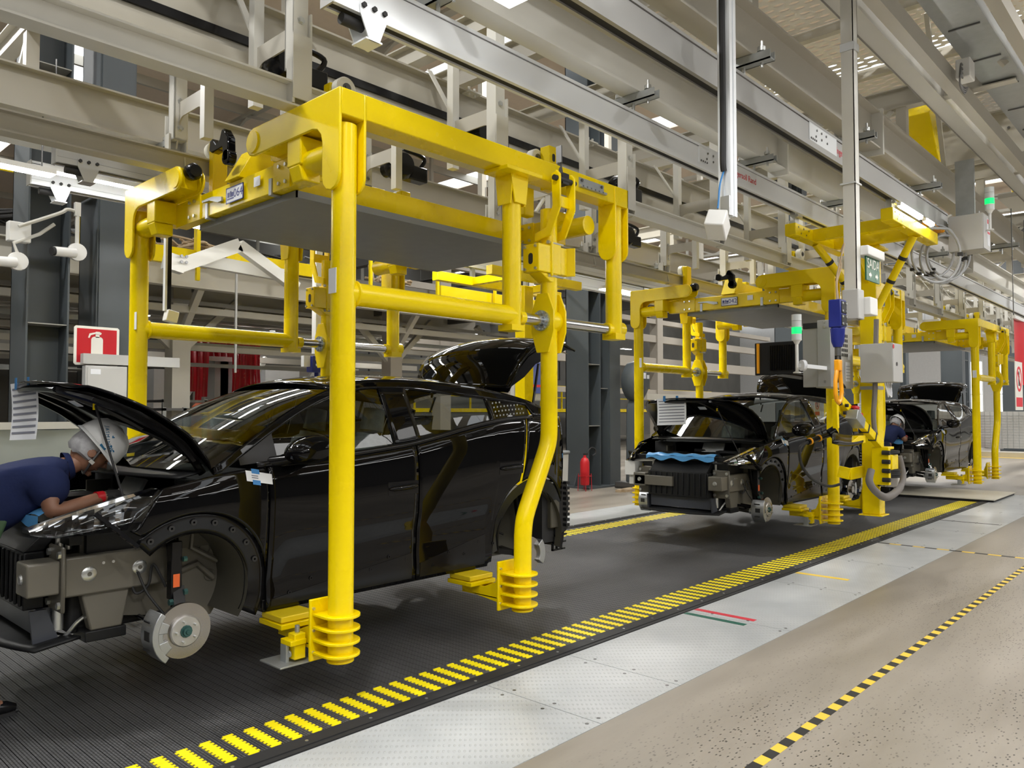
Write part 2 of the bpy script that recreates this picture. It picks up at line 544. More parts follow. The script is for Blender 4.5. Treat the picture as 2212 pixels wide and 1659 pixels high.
# expanded metal: lozenge openings let the light through
nt, b, tc = nodes('expanded_metal')
w1 = N(nt, 'TexWave'); w1.bands_direction = 'DIAGONAL'; w1.inputs['Scale'].default_value = 1.9
w2 = N(nt, 'TexWave'); w2.bands_direction = 'DIAGONAL'; w2.inputs['Scale'].default_value = 1.9
mp = N(nt, 'Mapping'); mp.inputs['Scale'].default_value = (2.2, 1.1, 0); nt.links.new(tc.outputs['Object'], mp.inputs[0]); nt.links.new(mp.outputs[0], w1.inputs['Vector'])
mp2 = N(nt, 'Mapping'); mp2.inputs['Scale'].default_value = (-2.2, 1.1, 0); nt.links.new(tc.outputs['Object'], mp2.inputs[0]); nt.links.new(mp2.outputs[0], w2.inputs['Vector'])
mn = N(nt, 'Math', operation='MULTIPLY'); nt.links.new(w1.outputs['Fac'], mn.inputs[0]); nt.links.new(w2.outputs['Fac'], mn.inputs[1])
gt = N(nt, 'Math', operation='LESS_THAN'); gt.inputs[1].default_value = .36; nt.links.new(mn.outputs[0], gt.inputs[0])
nt.links.new(gt.outputs[0], b.inputs['Alpha'])
b.inputs['Base Color'].default_value = (.78, .75, .70, 1); b.inputs['Roughness'].default_value = .45
# ================================================================ the hall
YN, YF = 3.32, 6.82           # conveyor edges
XE = 15.95                    # end of the belt
g = G()
g.bx(-18, 62, -20, 2.42, -.4, 0)
g.bx(-18, 62, 7.72, 36, -.4, 0)
g.bx(17.7, 62, 2.42, 7.72, -.4, 0)
g.bx(-18, -3, 2.42, 7.72, -.4, 0)
g.bx(-3, 17.7, 2.42, 7.72, -.4, -.035)
struct(g.obj('floor', M['concrete'], ang=0))
g = G(); g.bx(-18, 62, -20.2, -20, 0, 9.6); struct(g.obj('wall_back', M['wall'], ang=0))
g = G(); g.bx(-18, 62, 36, 36.2, 0, 9.6); struct(g.obj('wall_front', M['wall'], ang=0))
g = G(); g.bx(-18.2, -18, -20, 36, 0, 9.6); struct(g.obj('wall_left', M['wall'], ang=0))
g = G(); g.bx(62, 62.2, -20, 36, 0, 9.6); struct(g.obj('wall_right', M['white_panel'], ang=0))
# roof sheets with open skylight strips between them, purlins under them
roof = G()
x = -18.0
while x < 62:
    roof.bx(x, x + 5.2, -20, 36, 9.6, 9.66)
    x += 6.15
ceil = struct(roof.obj('ceiling', M['roof'], ang=0))
for k in range(12):
    y = -18 + k * 4.6
    g = G(); g.bx(-18, 62, y, y + .09, 9.38, 9.6)
    g.obj('purlin', M['cream'], ceil, ang=0)
for k in range(7):
    x = -12 + k * 11.0
    g = G(); g.bx(x - .1, x + .1, -20, 36, 8.7, 8.8); g.bx(x - .1, x + .1, -20, 36, 9.3, 9.38)
    for q in range(18):
        y = -20 + q * 3.1
        g.beam((x, y, 8.75), (x, y + 1.55, 9.34), .07, .07); g.beam((x, y + 1.55, 9.34), (x, y + 3.1, 8.75), .07, .07)
    g.obj('roof_truss', M['cream'], ceil, ang=0)

# tread plates on both sides of the belt, each plate its own sheet with countersunk screws
seams = [-3, -1.34, .2, 1.74, 3.28, 4.05, 5.59, 7.13, 8.67, 10.21, 11.75, 12.82, 14.4, 15.95, 17.68]
pl = thing('tread_plate_walkway', 'light grey tread plate walkway along the near edge of the belt', 'walkway', (0, 0, 0))
struct(pl)
for a, b_ in zip(seams, seams[1:]):
    g = G(); g.bx(a + .003, b_ - .003, 2.425, 3.255, -.03, 0)
    p = g.obj('tread_plate', M['tread'], pl, ang=0)
    g = G()
    for xx in (a + .05, b_ - .05):
        for yy in (2.48, 2.78, 3.08):
            g.cyl((xx, yy, -.002), (xx, yy, .0012), .011, 10)
    g.obj('screw', M['steel_dark'], p, ang=0)
pl = thing('tread_plate_walkway', 'light grey tread plate walkway along the far edge of the belt', 'walkway', (0, 0, 0))
struct(pl)
for a, b_ in zip(seams, seams[1:]):
    g = G(); g.bx(a + .003, b_ - .003, 6.885, 7.715, -.03, 0)
    g.obj('tread_plate', M['tread'], pl, ang=0)
# belt: rows of slats, yellow bars along both edges, black kerbs
cv = thing('belt_conveyor', 'wide black modular belt conveyor in the floor with yellow edge bars', 'conveyor', (0, 0, 0))
PITCH = .1145
g = G(); g.bx(-PITCH / 4 + .002, PITCH / 4 - .002, 3.40, 6.74, -.03, 0)
sm = g.mesh('belt_slat', M['belt'], 0)
n = 0
x = 1.519 + .0325 - PITCH * 36
bars = []
while x < XE - .1:
    bars.append(x); x += PITCH
for x in bars:
    if x < .9: continue
    for dx in (0, PITCH / 2):
        o = bpy.data.objects.new('belt_slat', sm); COL.objects.link(o); o.parent = cv; o.location = (x + dx, 0, 0)
g = G(); g.bx(-3, .87, 3.40, 6.74, -.03, 0); g.obj('belt_slat_run', M['belt'], cv, ang=0)
# toothed yellow bar
def toothed(y0, y1, hw, nt_):
    pts = []
    st = (y1 - y0) / nt_
    for i in range(nt_):
        pts += [(-hw, y0 + i * st), (-hw, y0 + (i + .5) * st), (-hw + .012, y0 + (i + .5) * st), (-hw + .012, y0 + (i + 1) * st)]
    up_ = []
    for i in range(nt_):
        up_ += [(hw, y1 - i * st), (hw, y1 - (i + .5) * st), (hw - .012, y1 - (i + .5) * st), (hw - .012, y1 - (i + 1) * st)]
    return pts + up_
for (y0, y1) in ((3.405, 3.695), (6.36, 6.65)):
    g = G(); g.prism(toothed(y0, y1, .0325, 9), 'z', -.004, .0025)
    bm_ = g.mesh('edge_bar', M['strip_yellow'], 0)
    for x in bars:
        if x < .9: continue
        o = bpy.data.objects.new('edge_bar', bm_); COL.objects.link(o); o.parent = cv; o.location = (x, 0, 0)
for (y0, y1) in ((3.26, 3.395), (6.745, 6.88)):
    g = G(); g.bx(-3, XE, y0, y1, -.03, .006)
    g.bx(-3, XE, y0 + .03, y0 + .10, .006, .012)
    k = g.obj('kerb', M['rubber'], cv, ang=0)
    g = G()
    for q in range(40): g.cyl((.6 + q * .38, (y0 + y1) / 2, .012), (.6 + q * .38, (y0 + y1) / 2, .0145), .009, 8)
    g.obj('kerb_screw', M['zinc'], k, ang=0)
# cover plate over the belt end
t = thing('cover_plate', 'cream steel cover plate over the far end of the belt', 'plate', (0, 0, 0))
g = G(); g.bx(XE - .02, 17.68, 3.18, 6.88, .0, .035); g.obj('edge', M['rubber'], t, ang=0)
g = G(); g.bx(XE - .05, 17.7, 3.16, 6.9, .035, .05); g.obj('sheet', M['plaster_strip'], t, ang=0)
# floor tapes
t = thing('hazard_tape', 'black and yellow hazard tape stuck along the concrete walkway', 'tape', (0, 0, 0))
x = 1.8; k = 0
while x < 14:
    L = .0885
    g = G(); g.prism([(x, 1.605), (x + L, 1.605), (x + L + .012, 1.66), (x + .012, 1.66)], 'z', 0, .0015)
    g.obj('yellow_segment' if k % 2 == 0 else 'black_segment', M['tape_yellow'] if k % 2 == 0 else M['tape_black'], t, ang=0)
    x += L; k += 1
def tape(name, mk, x0, x1, y0, y1, label, z=0):
    g = G(); g.bx(x0, x1, y0, y1, z, z + .0015)
    return tag(g.obj(name, M[mk], ang=0), label, 'tape')
tape('floor_tape', 'tape_red', 5.655, 5.715, 2.74, 3.25, 'short red tape across the grey tread plates')
tape('floor_tape', 'tape_green', 5.49, 5.55, 2.74, 3.25, 'short green tape across the grey tread plates')
tape('floor_tape', 'tape_yellow', 7.62, 7.69, 2.74, 3.25, 'short yellow tape across the grey tread plates')
t = thing('hazard_tape', 'thin black and yellow tape running crosswise over tread plates and concrete', 'tape', (0, 0, 0))
y = 3.25; k = 0
while y > .6:
    g = G(); g.bx(10.06, 10.12, y - .13, y, 0, .0015)
    g.obj('black_segment' if k % 2 == 0 else 'yellow_segment', M['tape_black'] if k % 2 == 0 else M['tape_yellow'], t, ang=0)
    y -= .13; k += 1
tape('floor_tape', 'tape_black', 12.80, 12.84, 2.5, 3.25, 'thin black line across the far tread plates')

# ================================================================ dark steel columns
def column(x, y, label, wdt=1.15, top=9.6):
    t = thing('steel_column', label, 'column', (x, y, 0))
    h = wdt / 2
    g = G()
    # paired I sections set along X with webs between
    for xs in (-h, -h + .42, h - .42, h - .02):
        g.bx(xs, xs + .02, -.3, .3, .04, top)
    g.bx(-h + .02, -h + .42, -.01, .01, .04, top)
    g.bx(h - .40, h - .02, -.32, -.30, .04, top)
    g.bx(h - .42, h - .02, .28, .30, .04, top)
    g.bx(-h, -h + .42, .28, .30, .04, top)
    g.obj('shaft', M['column'], t, ang=0)
    g = G()
    for z in (1.3, 2.6, 4.2, 5.6, 7.2): g.bx(-h + .02, -h + .42, -.29, .28, z, z + .012); 
    g.bx(-h + .44, h - .44, -.29, .28, 2.1, 2.112); g.bx(-h + .44, h - .44, -.29, .28, 4.2, 4.212)
    g.obj('stiffener', M['column_edge'], t, ang=0)
    g = G(); g.bx(-h - .1, h + .1, -.4, .4, 0, .04); g.prism([(-h - .1, .04), (-h, .04), (-h, .3)], 'y', -.01, .01); g.prism([(h + .1, .04), (h, .04), (h, .3)], 'y', -.01, .01)
    g.obj('base_plate', M['column'], t, ang=0)
    return t
column(3.22, 10.2, 'dark grey steel column behind the red extinguisher sign')
column(13.55, 10.2, 'dark grey steel column with the red fire extinguisher at its foot')
column(23.9, 10.2, 'dark grey steel column behind the third car carrier')
column(34.2, 10.2, 'distant dark grey steel column at the end of the hall')
column(44.5, 10.2, 'farthest dark grey steel column near the white end wall')

# ================================================================ overhead steel of the line
def ibeam_pts(y, z0, z1, wf, tf, tw):
    a, b = wf / 2, tw / 2
    return [(y - a, z0), (y + a, z0), (y + a, z0 + tf), (y + b, z0 + tf), (y + b, z1 - tf), (y + a, z1 - tf), (y + a, z1), (y - a, z1), (y - a, z1 - tf), (y - b, z1 - tf), (y - b, z0 + tf), (y - a, z0 + tf)]
YC = 5.08
RX0, RX1 = -3, 34
def ibeam(name, label, mk, y, z0, z1, wf, tf=.014, tw=.01, x0=RX0, x1=RX1, cat='beam', group=None):
    g = G(); g.prism(ibeam_pts(y, z0, z1, wf, tf, tw), 'x', x0, x1)
    return tag(g.obj(name, M[mk], ang=0), label, cat, group)
HX = [2.55 + 1.765 * k for k in range(0, 17)]
ORD = 'first second third fourth fifth sixth seventh eighth ninth tenth eleventh twelfth thirteenth fourteenth fifteenth sixteenth seventeenth'.split()
for s, nm in ((-1, 'near'), (1, 'far')):
    yr = YC + s * .89
    t = thing('carrier_rail', 'cream %s running rail that carries the yellow car carriers' % nm, 'rail', (0, 0, 0))
    g = G(); g.prism(ibeam_pts(yr, 3.455, 3.605, .13, .012, .012), 'x', RX0, RX1)
    g.obj('rail_section', M['cream_light' if s < 0 else 'cream'], t, ang=0)  # near rail's lit web is done with the lighter cream
    g = G(); g.bx(RX0, RX1, yr - .02, yr + .02, 3.605, 3.617); g.obj('running_strip', M['galv'], t, ang=0)
# hangers, one thing for each station and side
def hanger(s):
    label = 'cream bolted hanger frame on the %s carrier rail' % ('near' if s < 0 else 'far')
    t = thing('rail_hanger', label, 'hanger', (0, 0, 0), group='rail hangers on the %s rail' % ('near' if s < 0 else 'far'))
    yo, yi = s * .89, s * .40
    g = G()
    g.prism([(yo - .05, 3.70), (yo + .05, 3.70), (yo + .05, 4.75), (yo - .05, 4.75)], 'x', -.05, -.038)
    g.prism([(yo - .05, 3.70), (yo - .038, 3.70), (yo - .038, 4.75), (yo - .05, 4.75)], 'x', -.05, .05)
    g.prism([(yo + .05, 3.70), (yo + .038, 3.70), (yo + .038, 4.75), (yo + .05, 4.75)], 'x', -.05, .05)
    g.bx(-.05, .05, yo - .05, yo + .05, 3.70, 3.712)
    o = g.obj('outer_post', M['cream_light'], t, ang=0)
    g = G()
    for z in (3.79, 4.0):
        bolt(g, (0, yo - .05, z), (0, -1, 0), .018, .016); bolt(g, (0, yo - .05 - .001, z), (0, -1, 0), .026, .004)
    g.obj('bolt', M['zinc'], o, ang=0)
    g = G(); g.bx(-.035, .035, yi - .035, yi + .035, 3.60, 4.75); g.obj('inner_post', M['cream_light'], t, ang=0)
    # side plate with rounded foot that wraps the rail, and the arm with fillets
    out = yo + s * .075
    pts = [(out, 4.05), (out, 3.50)] + [(out - s * (.06 - .06 * math.cos(math.radians(a))), 3.50 - .06 * math.sin(math.radians(a))) for a in (30, 60, 90)] + \
          [(yo - s * .03, 3.44), (yo - s * .03, 3.46), (yo + s * .0, 3.62), (yo - s * .04, 3.62), (yo - s * .04, 4.05)]
    g = G(); g.prism(pts, 'x', .052, .064); g.obj('side_plate', M['cream_light'], t, ang=0)
    g = G(); g.bx(-.066, .064, yo + s * .07 - .006, yo + s * .07 + .006, 3.5, 3.9); g.bx(-.066, -.05, min(yo, yo + s * .07), max(yo, yo + s * .07), 3.47, 3.75); g.obj('rail_clip', M['cream_light'], t, ang=0)
    a0, a1 = (yi, yo) if yi < yo else (yo, yi)
    top, bot = 3.99, 3.87
    f = []
    f += [(a0, top), (a0, 3.62)] + [(a0 + .05 + .07 - .07 * math.cos(math.radians(q)), bot - .07 + .07 * math.sin(math.radians(q))) for q in range(0, 91, 15)]
    f += [(a1 - .05 - .07 + .07 * math.sin(math.radians(q)), bot - .07 + .07 * math.cos(math.radians(q))) for q in range(0, 91, 15)] + [(a1, 3.64), (a1, top)]
    g = G(); g.prism(f, 'x', -.012, .0); g.obj('arm_plate', M['cream'], t, ang=0)
    return t
for s in (-1, 1):
    h0 = hanger(s)
    nm = 'near' if s < 0 else 'far'
    for k, x in enumerate(HX):
        o = h0 if k == 0 else copy_tree(h0)
        o.location = (x + (0 if s < 0 else .05), YC, 0)
        o['label'] = '%s cream hanger frame from the left along the %s carrier rail' % (ORD[k], nm)
# drive beam over the carriers with its black strip
t = thing('drive_beam', 'cream drive beam with a black strip above the carriers', 'beam', (0, 0, 0))
g = G(); g.prism(ibeam_pts(YC, 4.02, 4.50, .18, .016, .012), 'x', RX0, RX1); g.obj('web_section', M['cream'], t, ang=0)
g = G(); g.bx(RX0, RX1, YC - .032, YC - .006, 4.19, 4.25); g.obj('drive_strip', M['black_satin'], t, ang=0)
g = G(); g.bx(RX0, RX1, YC - .10, YC - .06, 4.02, 4.10); g.bx(RX0, RX1, YC + .06, YC + .10, 4.02, 4.10); g.obj('lower_lip', M['cream'], t, ang=0)
g = G()
for x in HX:
    xx = x + .45
    g.bx(xx, xx + .14, YC - .14, YC - .03, 4.47, 4.485)
    for q in (.03, .10): g.cyl((xx + q, YC - .09, 4.45), (xx + q, YC - .09, 4.53), .013, 6)
g.obj('clamp', M['cream_light'], t, ang=0)
for k, x in enumerate(HX):
    t = thing('cross_girder', '%s cream cross girder from the left above the carrier rails' % ORD[k], 'girder', (x, YC, 0), group='cross girders above the line')
    g = G(); g.prism([(p[0] - YC, p[1]) for p in ibeam_pts(YC, 4.62, 4.80, .12, .012, .008)], 'x', -1.15, 1.15)
    g.xf(Matrix.Rotation(PI / 2, 4, 'Z')); g.obj('girder', M['cream'], t, ang=0)
    g = G()
    for s in (-1, 1): g.beam((0, s * .1, 4.52), (0.0, s * .40, 4.05), .05, .012)
    g.obj('diagonal_brace', M['cream_light'], t, ang=0)
# black drive units beside some hangers
for i, (k, s, dz, dx) in enumerate(((0, -1, 0, .12), (1, -1, 0, .16), (2, -1, 0, .42), (3, 1, -.05, .30), (1, 1, 0, .2))):
    x = HX[k] + dx; y = YC + s * .55
    t = thing('drive_unit', ['black chain drive unit behind the foremost rail hanger', 'black drive unit just above the first carrier frame', 'black twin drive unit right of the first carrier', 'black drive unit hanging at the far rail', 'black drive unit over the far rail above the car'][i], 'motor', (x, y, 3.86 + dz))
    g = G(); g.lathe([(0, -.10), (.10, -.10), (.13, -.06), (.13, .06), (.10, .10), (0, .10)], (0, 0, .02), 20, 'y'); g.lathe([(0, .10), (.07, .10), (.07, .2), (0, .2)], (0, 0, .02), 16, 'y')
    g.obj('housing', M['black_satin'], t)
    g = G(); g.bx(-.05, .30, -.06, .06, -.09, .05); g.tube(spline([(.25, 0, .05), (.3, 0, .16), (.1, .04, .2), (0, .02, .12)]), .02, 8); g.obj('gearbox', M['black_satin'], t, bev=.015)

# ---------------------------------------------------------------- aluminium crane rails
def alu_rail(y, x0, x1, label, mk, ends=True, splice=(), texts=()):
    t = thing('crane_rail', label, 'rail', (0, y, 0))
    g = G()
    z0, z1 = 3.775, 4.0
    g.bx(x0, x1, -.045, .045, z0 + .055, z1 - .028)
    g.bx(x0, x1, -.052, .052, z1 - .022, z1)
    g.bx(x0, x1, -.058, .058, z0 + .022, z0 + .049)
    g.bx(x0, x1, -.058, -.03, z0, z0 + .022); g.bx(x0, x1, .03, .058, z0, z0 + .022)
    g.obj('profile', M[mk], t, ang=0)
    g = G(); g.bx(x0 + .004, x1 - .004, -.040, .040, z0 + .012, z1 - .004); g.obj('slot', M['rubber'], t, ang=0)
    if ends:
        g = G(); g.bx(x0 - .012, x0, -.06, .06, z0 - .005, z1 + .004); g.obj('end_cap', M['alu_grey'], t, ang=0)
        g = G()
        for s in (-1, 1):
            g.prism([(x0 + .16, z0 + .06), (x0 + .34, z0 + .06), (x0 + .34, z0 - .0), (x0 + .29, z0 - .13), (x0 + .22, z0 - .13), (x0 + .16, z0)], 'y', s * .06, s * .068)
        g.bx(x0 + .2, x0 + .31, -.066, .066, z0 - .13, z0 - .12)
        bk = g.obj('end_stop', M[mk], t, ang=0)
        g = G()
        for q in (.18, .25, .32): bolt(g, (x0 + q, -.068, z0 + .045), (0, -1, 0), .016, .014)
        g.cyl((x0 + .08, 0, z0 - .04), (x0 + .22, 0, z0 - .04), .032, 14); g.obj('stop_buffer', M['rubber'], bk)
    for a, b_ in splice:
        g = G(); g.bx(a, b_, -.052, -.045, z0 + .05, z1 - .02); p = g.obj('splice_plate', M['alu'], t, ang=0)
        g = G()
        for q in range(3):
            bolt(g, (a + .15 + q * .1, -.052, z1 - .06), (0, -1, 0), .01, .006); bolt(g, (a + .13 + q * .12, -.052, z0 + .11), (0, -1, 0), .01, .006)
        for q in range(4): bolt(g, (a + .03 + q * .035, -.052, z0 + .075), (0, -1, 0), .009, .006)
        g.obj('rivet', M['steel_dark'], p, ang=0)
    for x in texts:
        text('Ingersoll Rand', 'lettering', M['print_red'], t, .085, (x, -.0462, z0 + .115), (1, 0, 0), (0, 0, 1), .0006)
    return t
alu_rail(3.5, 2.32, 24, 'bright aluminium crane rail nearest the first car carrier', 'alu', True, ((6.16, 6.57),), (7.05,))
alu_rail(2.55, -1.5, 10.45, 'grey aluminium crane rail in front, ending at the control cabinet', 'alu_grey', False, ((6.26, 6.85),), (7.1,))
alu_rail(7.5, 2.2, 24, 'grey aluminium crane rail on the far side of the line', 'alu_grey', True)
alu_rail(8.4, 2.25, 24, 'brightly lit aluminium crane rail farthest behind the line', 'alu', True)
for y, x0, nm in ((3.5, -3, 'cream I-beam above the bright near crane rail'), (2.55, -3, 'cream I-beam above the front grey crane rail'), (7.5, -3, 'cream I-beam above the grey far crane rail'), (8.4, -3, 'cream I-beam above the farthest crane rail')):
    t = thing('support_beam', nm, 'beam', (0, y, 0))
    g = G(); g.prism(ibeam_pts(0, 4.155, 4.53, .17, .016, .010), 'x', x0, 30); g.obj('section', M['cream_light' if y in (3.5, 8.4) else 'cream'], t, ang=0)  # beams beside the lamps take the lighter cream as if lit
    for k, x in enumerate((-.9, 1.2, 3.1, 5.2, 7.35, 9.5, 11.6, 13.7)):
        if y > 7 and x < 2: continue
        c = G(); c.bx(x - .04, x + .04, -.22, .22, 4.085, 4.095); c.bx(x - .04, x - .032, -.22, .22, 4.085, 4.15); c.bx(x + .032, x + .04, -.22, .22, 4.085, 4.15)
        p = c.obj('clamp_channel', M['galv'], t, ang=0)
        c = G()
        for yy in (-.14, .14): c.cyl((x, yy, 4.05), (x, yy, 4.24), .011, 8); c.cyl((x, yy, 4.165), (x, yy, 4.195), .03, 10)
        c.cyl((x, 0, 4.0), (x, 0, 4.09), .014, 8); c.obj('clamp_bolt', M['zinc'], p)
    g = G()
    for x in (7.9, 15.8): g.bx(x, x + .016, -.11, .11, 4.10, 4.55); g.bx(x + .02, x + .036, -.11, .11, 4.10, 4.55)
    g.obj('joint_plate', M['cream_light'], t, ang=0)
# toggles on the second near beam
for k, x in enumerate((4.15, 5.25)):
    g = G(); g.cyl((0, 0, .0), (.02, 0, .17), .008, 8); g.box((.02, 0, .18), (.03, .02, .05)); g.cyl((0, -.01, 0), (0, .01, 0), .014, 10); g.beam((.03, 0, .19), (.12, 0, .17), .006, .006)
    t = tag(g.obj('toggle_latch', M['chrome']), ['chrome toggle latch on the beam near the ceiling lamp', 'second chrome toggle latch on the beam, nearer the hanging post'][k], 'latch', 'toggle latches on the beam')
    t.location = (x, 3.44, 4.50)
# joined steelwork further up: cross beams, hanging posts, cable ducts
for k, x in enumerate((-1.5, 2.0, 5.3, 8.9, 12.4, 16.0, 19.5, 23)):
    t = thing('upper_girder', '%s upper cream girder from the left crossing above the crane rails' % ORD[k], 'girder', (x, 0, 0), group='upper girders crossing the line')
    g = G(); g.prism(ibeam_pts(0, 4.86, 5.08, .12, .012, .009), 'x', 1.5, 9.2); g.xf(Matrix.Rotation(PI / 2, 4, 'Z')); g.obj('girder', M['cream'], t, ang=0)
    g = G()
    for y in (2.55, 3.5, 7.5, 8.4): g.bx(-.05, .05, y - .05, y + .05, 4.53, 4.86)
    g.bx(-.05, .05, 1.6, 1.7, 5.08, 9.4); g.bx(-.05, .05, 8.9, 9.0, 5.08, 9.4)
    g.obj('hanger_post', M['cream'], t, ang=0)
    g = G()
    for y in (2.55, 3.5, 7.5, 8.4): g.beam((0, y + .1, 4.86), (.0, y + .38, 4.56), .04, .04)
    g.obj('knee_brace', M['cream_light'], t, ang=0)
DZ = 4.8
for y, z, wd, ht, mk, label in ((2.22, 4.95, .16, .22, 'cream_light', 'pale channel beam high at the top right'), (2.0, 4.86, .07, .07, 'column_edge', 'dark pipe running high under the walkway'), (1.9, 4.72, .10, .16, 'cream', 'cream beam below the galvanised duct'), (1.62, 4.95, .34, .12, 'galv', 'wide galvanised cable duct along the top right'), (1.32, 4.9, .10, .14, 'cream', 'cream beam at the right edge of the ceiling')):
    t = thing('cable_duct' if mk == 'galv' else 'ceiling_beam', label, 'duct' if mk == 'galv' else 'beam', (0, y, z))
    g = G(); g.bx(3, 22, -wd / 2, wd / 2, -ht / 2, ht / 2); g.obj('section', M[mk], t, ang=0)
    if mk == 'galv':
        g = G()
        for k in range(24): g.bx(3.4 + k * .8, 3.415 + k * .8, -.12, .12, -ht / 2 - .012, -ht / 2)
        g.obj('duct_clip', M['steel_dark'], t, ang=0)
    if mk == 'cream_light':
        g = G(); g.bx(3, 22, wd / 2, wd / 2 + .004, -ht / 2 - .02, ht / 2); g.obj('green_flange', M['column_edge'], t, ang=0)
# expanded metal walkway above
wk = thing('mesh_walkway', 'raised walkway floored with expanded metal panels', 'walkway', (0, 0, 0))
g = G(); 
for i in range(9):
    for j in range(5):
        x, y = 3.0 + i * 1.62, .2 + j * 1.02
        g2 = G(); g2.bx(x, x + 1.5, y, y + .92, 6.30, 6.308)
        g2.obj('mesh_panel', M['expanded_metal'], wk, ang=0)
for i in range(10): g.bx(2.9 + i * 1.62, 3.0 + i * 1.62, .1, 5.3, 6.18, 6.30)
for j in range(6): g.bx(2.9, 17.6, .1 + j * 1.02, .2 + j * 1.02, 6.16, 6.30)
g.obj('walkway_frame', M['cream'], wk, ang=0)
for k, (x, y0, x1, y1, z0, z1) in enumerate(((8.4, 1.5, 7.7, 2.4, 4.85, 6.2), (11.2, 1.3, 10.2, 1.5, 4.6, 6.2), (10.8, 2.6, 9.7, 2.5, 4.5, 6.2), (9.6, 1.35, 9.0, 1.3, 4.6, 6.2))):
    g = G(); g.beam((x, y0, z0), (x1, y1, z1), .05, .05)
    tag(g.obj('brace_tube', M['cream']), '%s slanted cream brace under the mesh walkway' % ORD[k], 'brace', 'slanted braces under the mesh walkway')
# closed beam with the yellow hoist cover up right
t = thing('walkway_girder', 'deep cream girder closing the mesh walkway at the far end', 'girder', (0, 0, 0))
g = G(); g.bx(13.0, 13.1, -.5, 5.2, 5.3, 5.95); g.bx(12.9, 13.2, -.5, 5.2, 5.93, 5.96); g.bx(12.9, 13.2, -.5, 5.2, 5.29, 5.32); g.obj('web', M['cream'], t, ang=0)
g = G()
for k in range(10): bolt(g, (13.0, .5 + .2 * k, 5.6 + .1 * (k % 2)), (-1, 0, 0), .02, .02)
g.obj('bolt', M['steel_dark'], t, ang=0)
